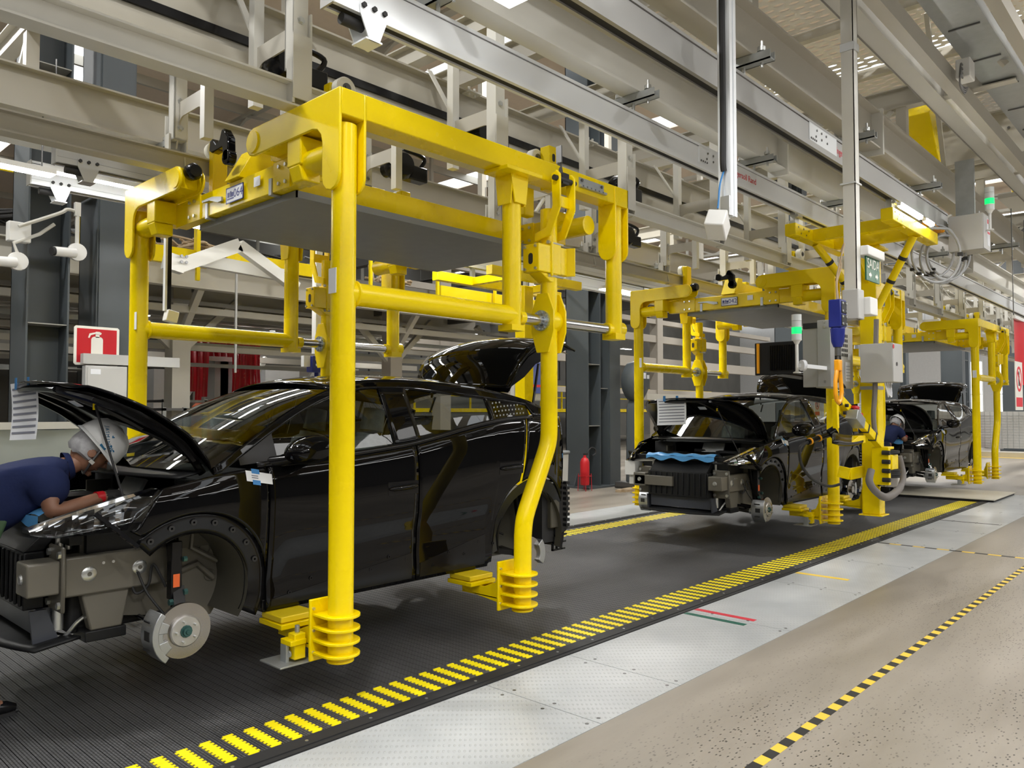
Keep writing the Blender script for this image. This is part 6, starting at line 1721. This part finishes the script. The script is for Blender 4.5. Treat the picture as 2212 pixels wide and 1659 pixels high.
STAND = dict(pelvis=(0, 0, .95), belly=(.03, 0, 1.10), chest=(.10, 0, 1.28), neck0=(.17, 0, 1.42), neck=(.20, 0, 1.475), headlow=(.235, 0, 1.52), head=(.265, 0, 1.58),
    lsh=(.12, -.18, 1.36), lel=(.16, -.24, 1.10), lwr=(.38, -.16, 1.05), lha=(.46, -.14, 1.06), rsh=(.12, .18, 1.36), rel=(.16, .24, 1.10), rwr=(.38, .16, 1.05), rha=(.46, .14, 1.06),
    lhip=(0, -.10, .88), lkn=(.03, -.11, .48), lan=(-.02, -.11, .09), ltoe=(.15, -.11, .04), rhip=(0, .10, .88), rkn=(.03, .11, .48), ran=(-.02, .11, .09), rtoe=(.15, .11, .04), look=(.6, 0, 1.3))
person('worker in blue shirt and white helmet seen from behind beyond the second car', (13.05, 4.66, .16), STAND, .9, scale=1.06)
st_p = thing('step_platform', 'low grey step platform under the worker beyond the second car', 'step', (13.05, 4.66, 0))
g = G(); g.bx(-.35, .4, -.35, .35, .13, .16); g.obj('tread', M['galv'], st_p, ang=0)
for a_ in (-.32, .34):
    for b_ in (-.32, .3):
        g = G(); g.bx(a_, a_ + .04, b_, b_ + .04, 0, .13); g.obj('leg', M['steel_dark'], st_p, ang=0)
person('worker in blue shirt bent into the front of the third car', (14.40, -.02, -.0), BENT, fat=1.1)
# ================================================================ things around column one
YS = 9.86
sg = thing('extinguisher_sign', 'red square fire extinguisher sign on the left dark column', 'sign', (3.13, YS, 2.15))
g = G(); g.prism([(.02, 0), (.48, 0), (.5, .02), (.5, .44), (.48, .46), (.02, .46), (0, .44), (0, .02)], 'y', 0, .012); g.obj('board', M['sign_white'], sg, ang=0)
g = G(); g.bx(.03, .47, -.002, 0, .03, .43); g.obj('red_field', M['sign_red'], sg, ang=0)
g = G(); g.prism([(.185, .07), (.315, .07), (.315, .29)] + arc(.275, .30, .04, 0, 90, 5) + arc(.225, .30, .04, 90, 180, 5) + [(.185, .29)], 'y', -.004, -.002)
g.bx(.232, .275, -.004, -.002, .33, .37); g.prism([(.15, .325), (.165, .32), (.18, .355), (.235, .375), (.24, .365), (.29, .365), (.30, .385), (.275, .40), (.235, .40), (.23, .392), (.165, .375)], 'y', -.004, -.002); g.obj('pictogram', M['sign_white'], sg, ang=0)
for k, (px, py, y, lab) in enumerate(((150, 545, 9.75, 'white surveillance camera on a pipe above the extinguisher sign'), (20, 565, 9.8, 'white surveillance camera at the left edge of the picture'))):
    p = at(px, py, y)
    c = thing('surveillance_camera', lab, 'camera', p)
    g = G(); g.cyl((.06, 0, 0), (-.17, -.05, -.02), .055, 18); g.obj('camera_body', M['white_gloss'], c)
    g = G(); g.cyl((-.17, -.05, -.02), (-.20, -.056, -.024), .05, 18); g.obj('lens_hood', M['rubber'], c)
    g = G(); g.lathe([(0, -.03), (.10, -.03), (.105, 0), (.09, .03), (0, .03)], (.09, .04, .02), 24, 'y'); g.obj('mount_disc', M['white'], c)
    g = G()
    if k == 0: g.cyl((.09, .04, .1), (.09, .04, .48), .022, 12); g.bx(.06, .12, .02, .08, .44, .6); g.tube(spline([(.06, .05, .5), (-.02, .05, .5), (-.1, .05, .44), (-.5, .05, .22)]), .02, 8)
    else: g.tube([(.09, .04, .1), (.05, .05, .22), (.3, .05, .36), (.45, .05, .5)], .02, 8)
    g.obj('conduit', M['cream_light'], c)
jb2 = tag(G().bx(0, .22, -.06, .06, 0, .22).obj('junction_box', M['white'], bev=.01), 'white junction box on the left side of the dark column', 'junction box'); jb2.location = at(15, 520, 9.9)
cb2 = thing('wall_cabinet', 'pale grey slim cabinet below the extinguisher sign', 'cabinet', at(183, 905, 9.72))
g = G(); g.bx(0, .46, 0, .12, 0, .62); g.obj('casing', M['box_grey'], cb2, bev=.006)
g = G(); g.bx(.02, .44, -.008, 0, .02, .60); cd_ = g.obj('door', M['box_grey'], cb2, bev=.003)
g = G(); g.bx(.05, .16, -.010, -.008, .52, .58); g.obj('label', M['paper'], cd_, ang=0)
g = G(); g.bx(-.02, 1.1, .02, .12, .64, .76); g.obj('cable_channel', M['box_grey'], cb2, ang=0)
fs = thing('fabric_screen', 'pale green fabric screen hung on a cream rail behind the bent worker', 'screen', (0, 8.7, 0))
g = G(); g.grid(lambda u, v: (lerp(-2.5, 3.0, u), .02 * math.sin(u * 30) + .05 * v * math.sin(u * 17), lerp(1.44, .15, v) - .02 * abs(math.sin(u * 22)) * (1 - v)), 60, 10); g.obj('cloth', M['fabric_grey'], fs)
g = G(); g.bx(-2.5, 3.05, -.03, .03, 1.43, 1.50); g.bx(2.98, 3.04, -.03, .03, 0, 1.43); g.bx(.2, .26, .03, .09, 0, 1.43); g.obj('rail', M['cream_light'], fs, ang=0)

# ================================================================ mezzanine behind the line
mz_ = thing('mezzanine', 'dark mezzanine deck with cream beams behind the line', 'mezzanine', (0, 0, 0))
g = G(); g.bx(-12, 13, 11.2, 24, 3.80, 3.92); g.obj('deck', M['deck_dark'], mz_, ang=0)
for k, y in enumerate((11.2, 13.3, 15.4, 17.5, 19.6, 22)):
    g = G(); g.prism(ibeam_pts(y, 3.42, 3.80, .16, .02, .012), 'x', -12, 13); g.obj('deck_beam', M['cream'], mz_, ang=0)
for k, (y, z, h) in enumerate(((11.6, 3.1, .10), (11.9, 3.28, .06), (12.4, 2.95, .07), (12.7, 2.62, .09), (13.0, 3.2, .09), (13.6, 2.78, .06), (14.2, 2.95, .10), (14.3, 2.45, .07), (15.3, 3.1, .06), (15.5, 2.66, .12), (16.5, 2.85, .12), (17.0, 2.4, .10), (18.0, 2.7, .10), (18.6, 3.0, .14))):
    g = G(); g.bx(-12, 13, y - h / 2, y + h / 2, z, z + h); g.obj('service_rail', M[('cream', 'column_edge', 'galv')[k % 3]], mz_, ang=0)
for k in range(12):
    x = -11 + k * 2.1
    g = G(); g.bx(x, x + .09, 11.2, 24, 3.62, 3.8); g.obj('joist', M['deck_dark'], mz_, ang=0)
for xa, xb in ((-12, -2), (5.6, 7.6), (9.9, 13)):
    g = G(); g.bx(xa, xb, 11.06, 11.11, 3.82, 4.02); g.obj('fascia', M['yellow'], mz_, ang=0)
for k in range(17):
    x = -12 + k * 1.55
    g = G(); g.bx(x, x + .05, 10.94, 10.99, 3.70, 5.1); g.obj('rail_post', M['yellow'], mz_, ang=0)
for z in (4.55, 5.05):
    g = G(); g.bx(-12, 13, 10.945, 10.985, z, z + .045); g.obj('handrail', M['yellow'], mz_, ang=0)
for x in (-4.2, 2.0, 5.3, 9.5, 12.8):
    g = G(); g.bx(x - .14, x + .14, 11.9, 12.18, 0, 3.8); c = g.obj('column', M['beige'] if x > 6 else M['cream'], mz_, ang=0)
    g = G(); g.beam((x - .1, 12.04, 2.6), (x - 1.0, 12.04, 3.45), .10, .10); g.beam((x + .1, 12.04, 2.6), (x + 1.0, 12.04, 3.45), .10, .10); g.beam((x, 12.0, 2.7), (x, 11.3, 3.45), .1, .1); g.obj('knee_brace', M['cream'], c, ang=0)
# bundles stored on top of the deck
for k in range(9):
    x = -1 + k * 1.25
    t = thing('cable_bundle', '%s tangled cable bundle from the left on the mezzanine deck' % ORD[k], 'cable', (x, 11.6, 3.92), group='cable bundles on the mezzanine')
    g = G()
    for q in range(5):
        g.tube(spline([(random.uniform(-.5, .5), random.uniform(-.2, .3), random.uniform(.02, .35)) for _ in range(6)]), .022, 6)
    g.obj('cables', [M['rubber'], M['steel_dark'], M['wood']][k % 3], t)
# cream triangular bracket frame under the far rails
tf = thing('bracket_frame', 'cream bolted bracket frame with two slanted beams seen below the grey tray', 'frame', (0, 9.4, 0))
g = G(); g.beam(at(385, 575, 9.4) - Vector((0, 9.4, 0)), at(515, 530, 9.4) - Vector((0, 9.4, 0)), .12, .17); g.beam(at(515, 530, 9.4) - Vector((0, 9.4, 0)), at(640, 622, 9.4) - Vector((0, 9.4, 0)), .12, .14); g.beam(at(420, 560, 9.6) - Vector((0, 9.4, 0)), at(640, 600, 9.6) - Vector((0, 9.4, 0)), .10, .16); g.beam(at(355, 562, 9.4) - Vector((0, 9.4, 0)), at(395, 575, 9.4) - Vector((0, 9.4, 0)), .13, .2); g.obj('bracket_beam', M['cream_light'], tf, ang=0)
g = G(); p = at(392, 553, 9.3) - Vector((0, 9.4, 0))
for dx in (0, .06):
    for dz in (0, -.07): bolt(g, p + Vector((dx, 0, dz)), (0, -1, 0), .02, .015)
g.obj('bolt', M['steel_dark'], tf, ang=0)
yb = thing('yellow_girder', 'short yellow girder with two posts behind the bracket frame', 'girder', (0, 10.4, 0))
g = G(); g.bx(3.6, 5.0, 0, .1, 3.60, 3.82); g.obj('web', M['yellow'], yb, ang=0)
for k in range(2):
    x = 4.0 + k * .8
    g = G(); g.bx(x, x + .05, -.05, 0, 3.40, 4.6); g.obj('post', M['yellow'], yb, ang=0)
# ---------------------------------------------------------------- red strip curtain and what stands under the mezzanine
rc_ = thing('strip_curtain', 'red plastic strip curtain hanging under the mezzanine', 'curtain', (0, 15, 0))
x0, x1 = at(395, 800, 15).x, at(562, 800, 15).x
n_ = 13
for k in range(n_):
    xa = lerp(x0, x1, k / n_); wd = (x1 - x0) / n_
    if 4 <= k <= 7: zb = 2.72
    else: zb = 1.90 + .12 * math.sin(k * 2.1)
    g = G(); g.grid(lambda u, v: (xa + wd * 1.06 * u, .05 * math.sin(u * PI) + .03 * math.sin(v * 5 + k), lerp(3.25, zb, v)), 5, 8); g.obj('curtain_strip', M['red_strip'], rc_)
g = G(); g.bx(x0 - .1, x1 + .1, -.03, .03, 3.24, 3.3); g.obj('curtain_rail', M['galv'], rc_, ang=0)
for k, (px0, px1, v0, v1, y) in enumerate(((352, 484, 862, 945, 12.6), (352, 480, 880, 950, 11.6))):
    a, b_ = at(px0, v0, y), at(px1, v1, y)
    t = thing('steel_rack', ['steel rack with rails far behind the first car hood', 'lower dark rack in front of the steel rack'][k], 'rack', (a.x, y, 0))
    L = b_.x - a.x
    for q in range(4):
        g = G(); g.bx(q * L / 3, q * L / 3 + .05, 0, .05, 0, a.z); g.obj('upright', M['galv'], t, ang=0)
    for z in (.35, .8, a.z - .05):
        g = G(); g.bx(0, L, 0, .9, z, z + .04); g.obj('shelf', M['steel_dark'], t, ang=0)
    for q in range(5):
        g = G(); g.bx(.1 + q * L / 5, .1 + q * L / 5 + L / 7, .1, .6, .84, 1.0 + .1 * (q % 3)); 
        tag(g.obj('parts_bin', M['black_plastic' if q % 2 else 'galv'], bev=.01), '%s parts bin from the left on the %s' % (ORD[q], ('rear steel rack', 'front dark rack')[k]), 'bin', 'parts bins on the racks').location = (a.x, y, 0)
for k, (px, y, w_, h, mk, lab) in enumerate(((368, 16.5, .7, 1.9, 'white', 'white wrapped column in the bright bay under the mezzanine'), (455, 16.6, .8, 2.3, 'beige', 'beige wall pier behind the red curtain'), (478, 15.6, .3, 2.4, 'column_edge', 'grey steel post between the red curtains'), (500, 15.6, .5, 2.2, 'galv', 'galvanised locker beside the red curtain'), (610, 16.5, .9, 2.0, 'white_panel', 'pale partition right of the red curtain'), (640, 18, 1.6, 2.2, 'beige', 'beige partition in the back bay behind the roof'))):
    p = at(px, 860, y)
    t = thing('bay_pier', lab, 'pier', (p.x, y, 0))
    g = G(); g.bx(-w_ / 2, w_ / 2, 0, .4, 0, h + .6); g.obj('pier', M[mk], t, ang=0)
    g = G(); g.beam((w_ / 2, .1, 1.9), (w_ / 2 + .6, .1, 2.8), .1, .1); g.obj('brace', M['cream_light'], t, ang=0)
g = G(); p = at(440, 855, 13.8); g.lathe([(0, 0), (.22, 0), (.2, .7), (.1, .8), (0, .8)], (0, 0, 0), 18); t = tag(g.obj('waste_sack', M['orange_sticker']), 'orange sack standing in the bay under the mezzanine', 'sack'); t.location = (p.x, 13.8, 1.0)
g = G(); g.bx(-.4, .4, -.3, .3, 0, 1.0); t = tag(g.obj('work_bench', M['steel_dark'], bev=.02), 'dark bench that carries the orange sack', 'bench'); t.location = (p.x, 13.8, 0)
# thin hanging profile behind the side bar
g = G(); g.bx(-.014, .014, -.014, .014, 0, 1.5); t = tag(g.obj('hanging_profile', M['alu_grey'], ang=0), 'thin aluminium profile hanging behind the far side bar', 'post'); t.location = at(508, 805, 10.6)
# bay walls behind
g = G(); g.bx(-12, 13, 20.0, 20.15, 0, 3.6); struct(g.obj('wall_bay', M['bay_wall'], ang=0))
for k in range(7):
    led('white tube lamp under the mezzanine deck', (-6 + k * 2.9, 14.6 + .8 * (k % 2), 3.30), 1.3, 'y', .12, 'tube lamps under the mezzanine')

# ================================================================ second manipulator head beyond the first carrier
m2_ = thing('assist_manipulator', 'yellow manipulator crosshead under the far crane rails behind the first car', 'manipulator', (0, 0, 0))
g = G(); g.bx(7.4, 10.2, 8.34, 8.46, 3.50, 3.63); g.obj('rail_beam', M['yellow'], m2_, bev=.006)
g = G(); g.bx(7.6, 9.6, 7.44, 7.56, 3.50, 3.63); g.obj('rail_beam', M['yellow'], m2_, bev=.006)
for x in (8.1, 9.3):
    g = G(); g.bx(x, x + .1, 7.5, 8.4, 3.51, 3.62); g.obj('cross_member', M['yellow'], m2_, bev=.005)
    g = G(); g.bx(x + .02, x + .08, 7.47, 7.53, 3.63, 3.79); g.bx(x + .02, x + .08, 8.37, 8.43, 3.63, 3.79); g.obj('trolley', M['zinc'], m2_, ang=0)
g = G(); g.bx(8.72, 8.92, 7.85, 8.05, .5, 3.52); g.obj('column', M['yellow'], m2_, bev=.008)
for k in range(3):
    g = G(); g.tube([(9.25 + .26 * math.sin(q * PI / 12) , 7.7 + .05 * k, 3.1 + .3 * math.cos(q * PI / 12)) for q in range(25)], .018, 8, False); g.obj('cable_loop', M['cable_grey'], m2_)
tm = thing('terminal', 'grey line terminal with lit screen seen under the open tailgate', 'terminal', (9.35, 8.3, 0))
g = G(); g.bx(-.42, .42, -.05, .05, 1.78, 2.48); g.obj('casing', M['box_grey'], tm, bev=.012)
g = G(); g.bx(-.34, .34, -.058, -.05, 1.90, 2.40); sc = g.obj('screen', M['screen_blue'], tm, ang=0)
g = G(); g.bx(-.1, .2, -.06, -.058, 2.0, 2.04); g.obj('screen_bar', M['print_red'], sc, ang=0)
g = G(); g.bx(-.12, .12, .06, .18, 0, 1.9); g.obj('stand', M['yellow'], tm, bev=.01)
# ================================================================ floor things by the second column
ex = thing('fire_extinguisher', 'red fire extinguisher on a stand at the foot of the dark column', 'extinguisher', (12.62, 9.72, 0))
g = G(); g.lathe([(0, .12), (.085, .12), (.095, .15), (.095, .58), (.07, .65), (.03, .68), (.03, .72), (0, .72)], (0, 0, 0), 20); g.obj('cylinder', M['red'], ex)
g = G(); g.bx(-.03, .09, -.015, .015, .72, .76); g.tube(spline([(.03, 0, .72), (.2, 0, .86), (.34, 0, .84), (.36, 0, .74), (.25, 0, .70)]), .014, 8); g.obj('valve_hose', M['rubber'], ex)
g = G()
for a in (-.1, .1):
    for b_ in (-.1, .1): g.cyl((a, b_, 0), (a * .9, b_ * .9, .35), .007, 6)
g.tube([(-.1, -.1, .3), (.1, -.1, .3), (.1, .1, .3), (-.1, .1, .3), (-.1, -.1, .3)], .006, 6); g.obj('stand', M['red'], ex)
bn = thing('waste_bin', 'grey plastic bin behind the tail of the first car', 'bin', (11.5, 9.6, 0))
g = G(); g.prism([(-.17, 0), (.17, 0), (.21, .8), (-.21, .8)], 'y', -.2, .2); g.obj('bucket', M['box_grey'], bn, bev=.02)
g = G(); g.bx(-.23, .23, -.22, .22, .8, .86); g.obj('lid', M['tray'], bn, bev=.02)
rb = thing('tool_robot', 'tall dark grey pedestal machine with rounded head near the second carrier', 'machine', (13.85, 9.32, 0))
g = G(); g.prism([(-.17, .12), (.17, .12), (.14, .8), (.12, 1.7), (-.02, 1.9), (-.14, 1.7)], 'y', -.14, .14); g.obj('pedestal', M['column'], rb, bev=.03)
g = G(); g.lathe([(0, -.24), (.18, -.24), (.26, -.15), (.28, 0), (.26, .15), (.18, .24), (0, .24)], (0, 0, 0), 22, 'y'); g.v = [(p[0] * .95, p[1], p[2] * 1.55 + 2.25) for p in g.v]; g.obj('head', M['column'], rb)
g = G(); g.bx(-.34, .34, -.3, .3, .04, .14); g.bx(-.3, -.2, -.34, .34, 0, .06); g.bx(.2, .3, -.34, .34, 0, .06); g.obj('base', M['steel_dark'], rb, bev=.02)
g = G(); g.bx(-.08, .04, -.252, -.245, 2.3, 2.42); g.bx(.08, .16, -.252, -.245, 2.3, 2.38); g.obj('decal', M['paper'], rb, ang=0)
for k in range(2):
    g = G(); g.bx(-.55, .55, -.06, .06, 0, .045); t = tag(g.obj('wood_plank', M['wood'], ang=0), ['wooden plank on the floor at the dark machine foot', 'second wooden plank lying across the first at the machine'][k], 'plank'); t.location = (13.4 + .1 * k, 9.15 - .16 * k, 0); t.rotation_euler = (0, 0, .15 - .2 * k)
# ================================================================ platform and wall further down
pf = thing('far_platform', 'far platform with yellow railing and white wall beyond the second carrier', 'platform', (0, 0, 0))
g = G(); g.bx(14, 40, 21.8, 30, 1.55, 1.70); g.obj('deck', M['wall'], pf, ang=0)
for k in range(18):
    x = 14 + k * 1.4
    g = G(); g.bx(x, x + .06, 21.75, 21.81, 1.7, 2.75); g.obj('rail_post', M['yellow'], pf, ang=0)
for z in (2.2, 2.7):
    g = G(); g.bx(14, 40, 21.76, 21.80, z, z + .05); g.obj('handrail', M['yellow'], pf, ang=0)
g = G(); g.bx(14, 40, 21.74, 21.82, 1.60, 1.74); g.obj('kickboard', M['yellow'], pf, ang=0)
for x in (16.5, 20.5, 24.0, 29): 
    g = G(); g.bx(x - .22, x + .22, 18.2, 18.6, 0, 7.5); g.obj('column', M['beige'], pf, ang=0)
for z, h in ((3.5, .42), (2.35, .2), (4.6, .3), (5.4, .2), (6.2, .35)):
    g = G(); g.bx(14, 40, 18.25, 18.5, z, z + h); g.obj('beam', M['beige'], pf, ang=0)
g = G()
for x in (18.3, 18.7): g.bx(x, x + .18, 16.8, 17, 0, 6)
g.obj('drain_pipe', M['rubber'], pf, ang=0)
g = G(); g.bx(13, 62, 31, 31.2, 0, 9); struct(g.obj('wall_far', M['bay_wall'], ang=0))
g = G(); g.bx(21.5, 34, 14.0, 14.3, 2.0, 2.2); t = tag(g.obj('cross_beam', M['cream'], ang=0), 'cream cross beam behind the third carrier', 'beam')
# ================================================================ far right end of the hall
fn_ = thing('mesh_fence', 'grey wire mesh fence panels at the far end of the line', 'fence', (33, 0, 0))
for k in range(7):
    y = -2 + k * 2.3
    g = G(); g.bx(0, .06, y, y + .06, 0, 1.72); g.obj('fence_post', M['rubber'], fn_, ang=0)
    g = G(); g.bx(.02, .04, y + .06, y + 2.3, .28, 1.62); g.obj('fence_panel', M['box_grey'], fn_, ang=0)
    g = G()
    for q in range(12): g.bx(.01, .02, y + .06, y + 2.3, .36 + q * .1, .372 + q * .1)
    for q in range(12): g.bx(.01, .02, y + .12 + q * .18, y + .132 + q * .18, .28, 1.62)
    g.obj('fence_wire', M['galv'], fn_, ang=0)
g = G(); g.bx(31.9, 32.9, -6, 14, 0, .18); tag(g.obj('kerb_plinth', M['cream'], ang=0), 'low cream plinth under the mesh fence', 'plinth')
g = G(); g.bx(31.6, 31.88, -6, 14, 0, .004); tag(g.obj('yellow_line', M['tape_yellow'], ang=0), 'broad yellow floor line in front of the mesh fence', 'line')
g = G(); g.bx(0, .25, 0, .5, 0, .62); t = tag(g.obj('hose_cabinet', M['red'], bev=.01), 'red hose cabinet beside the mesh fence', 'cabinet'); t.location = (32.3, 7.0, .18)
for k, (y, lab) in enumerate(((10.4, 'white hanging poster with faint lettering left of the third carrier'), (9.1, 'second white hanging poster with faint lettering'))):
    t = thing('poster', lab, 'poster', (30, y, 2.6))
    g = G(); g.bx(0, .03, 0, 1.0, 0, 1.7); g.bx(0, .02, .1, .12, 1.7, 6.9); g.obj('sheet', M['white_panel'], t, ang=0)
    g = G()
    for q, (a, b_) in enumerate(((.15, .8), (.2, .7), (.3, .8))): g.bx(-.004, 0, a, b_, 1.2 - q * .32, 1.32 - q * .32)
    g.obj('print', M['box_grey'], t, ang=0)
for k, (x, y) in enumerate(((36, 12.5), (36, 6.0), (36, 3.2), (36, 8.2))):
    t = thing('gate_pillar', ['leftmost dark gate pillar at the end wall', 'dark gate pillar behind the third carrier post', 'rightmost dark gate pillar at the end wall', 'dark gate pillar between the white bays'][k], 'pillar', (x, y, 0))
    g = G(); g.bx(0, .5, 0, .8, 0, 9); g.obj('shaft', M['column'], t, ang=0)
    g = G(); g.bx(-.1, .6, -.1, .9, 0, .12); g.obj('foot', M['column'], t, ang=0)
for k in range(4):
    led('far white linear lamp hung near the end wall', (41 + 4 * (k % 2), 3 + 3.4 * k, 5.5), 2.4, 'y', .3, 'far linear lamps near the end wall', 4)
sc_ = thing('parked_car', 'silver parked car behind the mesh fence at the right edge', 'car', (40.0, 6.6, 0), 1.2)
pr = [(-2.1, .35), (-2.15, .7), (-1.9, .92), (-1.0, 1.02), (-.3, 1.45), (.8, 1.48), (1.7, 1.08), (2.1, 1.0), (2.2, .7), (2.15, .35)]
g = G(); g.prism(pr, 'y', -.85, .85); g.obj('body', M['silver_car'], sc_, bev=.12)
g = G(); g.prism([(-.85, 1.05), (-.28, 1.38), (.75, 1.41), (1.35, 1.08)], 'y', -.87, .87); g.obj('side_glass', M['glass_dark'], sc_)
for x in (-1.3, 1.35):
    for y in (-.8, .8):
        g = G(); g.lathe([(0, -.1), (.2, -.1), (.32, -.08), (.32, .08), (.2, .1), (0, .1)], (x, y, .32), 22, 'y'); g.obj('wheel', M['rubber'], sc_)
# red banner and prohibition signs
bnr = thing('red_banner', 'red hanging banner with white top bar at the right edge', 'banner', (12.6, 2.05, 2.02))
p = at(2193, 830, 2.0)
bnr.location = (p.x, 2.0, p.z)
g = G(); g.grid(lambda u, v: (lerp(0, .8, u), .02 * math.sin(u * 6), lerp(0, .82, v)), 10, 4); g.obj('cloth', M['red'], bnr)
g = G(); g.bx(-.01, .82, -.02, .02, .82, .86); g.obj('top_bar', M['white'], bnr, ang=0)
g = G(); g.bx(-.01, .0, -.005, .005, .86, 2.2); g.bx(.79, .8, -.005, .005, .86, 2.2); g.obj('cord', M['steel_dark'], bnr, ang=0)
def no_sign(lab, loc, s_=1.0):
    t = thing('prohibition_sign', lab, 'sign', loc)
    g = G(); g.bx(0, .30 * s_, 0, .008, 0, .42 * s_); g.obj('board', M['sign_white'], t, ang=0)
    g = G(); g.bx(.02 * s_, .28 * s_, -.002, 0, .03 * s_, .11 * s_); g.obj('text_field', M['print_red'], t, ang=0)
    g = G(); c = (.15 * s_, .27 * s_); ro, ri = .11 * s_, .088 * s_
    g.prism(arc(c[0], c[1], ro, 0, 180, 14) + arc(c[0], c[1], ri, 180, 0, 14), 'y', -.003, 0); g.prism(arc(c[0], c[1], ro, 180, 360, 14) + arc(c[0], c[1], ri, 360, 180, 14), 'y', -.003, 0)
    g.prism([(c[0] - .075 * s_, c[1] + .06 * s_), (c[0] - .06 * s_, c[1] + .075 * s_), (c[0] + .075 * s_, c[1] - .06 * s_), (c[0] + .06 * s_, c[1] - .075 * s_)], 'y', -.003, 0); g.obj('ring', M['print_red'], t, ang=0)
    g = G(); g.bx(c[0] - .025 * s_, c[0] + .02 * s_, -.0015, 0, c[1] - .06 * s_, c[1] + .03 * s_); g.cyl((c[0], -.0015, c[1] + .05 * s_), (c[0], 0, c[1] + .05 * s_), .02 * s_, 12); g.obj('figure', M['rubber'], t, ang=0)
    return t
p = at(2193, 886, 2.0)
no_sign('white and red prohibition sign below the red banner', (p.x, 1.99, p.z), 1.45)
p = at(1760, 898, 6.95)
no_sign('small prohibition sign seen through the second car window', (p.x, 6.95, p.z - .02), 1.0)
g = G(); g.bx(-.02, .02, 0, .03, 0, 1.9); t = tag(g.obj('sign_stake', M['steel_dark'], ang=0), 'thin stake that carries the small prohibition sign', 'post'); t.location = (p.x + .15, 6.97, 0)
# yellow shapes up right
for k, (c, d, lab) in enumerate((((11.4, 3.0, 5.25), (.9, .35, .32), 'tilted yellow cover box on the far girder'), ((10.9, 1.75, 5.35), (.5, .3, .3), 'small yellow bracket beside the galvanised duct'))):
    t = thing('yellow_cover', lab, 'cover', c)
    g = G(); g.box((0, 0, 0), d, Matrix.Rotation(.9 if k == 0 else .1, 3, 'Y')); g.obj('cover', M['yellow'], t, bev=.01)
    g = G(); g.bx(-.02, .02, -.02, .02, -.4, 1.0); g.obj('hanger', M['cream'], t, ang=0)
gp = thing('guard_platform', 'small platform with yellow guard posts high at the right edge', 'platform', (17, 2.5, 5.5))
g = G(); g.bx(-.6, .6, -.6, .6, 0, .08); g.obj('deck', M['cream'], gp, ang=0)
for k, (x, y) in enumerate(((-.5, -.5), (-.5, .1), (.1, -.5), (.5, .5), (-.1, .3))):
    g = G(); g.cyl((x, y, .08), (x, y, .95), .08, 14); g.obj('guard_post', M['yellow'], gp)
g = G(); g.bx(-.05, .05, -.05, .05, .08, 4); g.obj('hanger', M['cream'], gp, ang=0)
jx = thing('junction_unit', 'pale junction unit with looped cables on the hanging beam post', 'junction box', at(2085, 160, 1.75))
g = G(); g.bx(-.09, .09, -.06, .06, -.06, .12); g.obj('casing', M['white'], jx, bev=.01)
g = G()
for k in range(4): g.tube(spline([(-.1, 0, .05 - .04 * k), (-.25, -.02, 0 - .03 * k), (-.2, 0, -.15), (-.05, 0, -.2 + .02 * k), (.08, 0, -.1)]), .008, 6)
g.obj('cable_loop', M['steel_dark'], jx)

# racks, lamps and pipes that fill the view past the second carrier
for k in range(6):
    t = thing('pipe_frame', '%s dark pipe frame from the left hung on the far white wall' % ORD[k], 'frame', (22 + k * 3.2, 29.6, 2.6 + .5 * (k % 3)), group='pipe frames on the far wall')
    g = G(); g.bx(0, .06, 0, .06, 0, 2.4); g.bx(1.2, 1.26, 0, .06, .4, 2.4); g.bx(0, 1.26, 0, .06, .4, .46); g.bx(0, 1.26, 0, .06, 1.5, 1.56); g.obj('pipe', M['rubber'], t, ang=0)
for k in range(7):
    led('far white lamp hung over the distant platform', (19 + k * 3.0, 25.5, 5.2 - .2 * (k % 2)), .9, 'x', .22, 'lamps over the distant platform', 4.2, 'panel_light')
for k in range(5):
    t = thing('far_girder', '%s far dark girder from the left above the distant platform' % ORD[k], 'girder', (16 + k * 5.2, 0, 6.6))
    g = G(); g.prism(ibeam_pts(0, 0, .5, .3, .03, .03), 'x', 14, 31); g.xf(Matrix.Rotation(PI / 2, 4, 'Z')); g.obj('section', M['deck_dark'], t, ang=0)
    g = G(); g.bx(-.05, .05, 18.3, 18.4, .5, 3.0); g.bx(-.05, .05, 29, 29.1, .5, 3.0); g.obj('hanger', M['cream'], t, ang=0)
for k in range(4):
    y = 5.0 + k * 2.6
    t = thing('end_window', '%s bright end wall window from the right beyond the gate pillars' % ORD[k], 'window', (61.9, y, .6))
    g = G(); g.bx(0, .08, 0, 1.7, 0, 4.6); g.obj('frame', M['white'], t, ang=0)
    g = G(); g.bx(-.02, 0, .1, 1.6, .1, 4.5); g.obj('pane', M['window_light'], t, ang=0)
    g = G(); g.bx(-.05, -.02, .82, .88, .1, 4.5); g.bx(-.05, -.02, .1, 1.6, 2.2, 2.26); g.obj('glazing_bar', M['white'], t, ang=0)
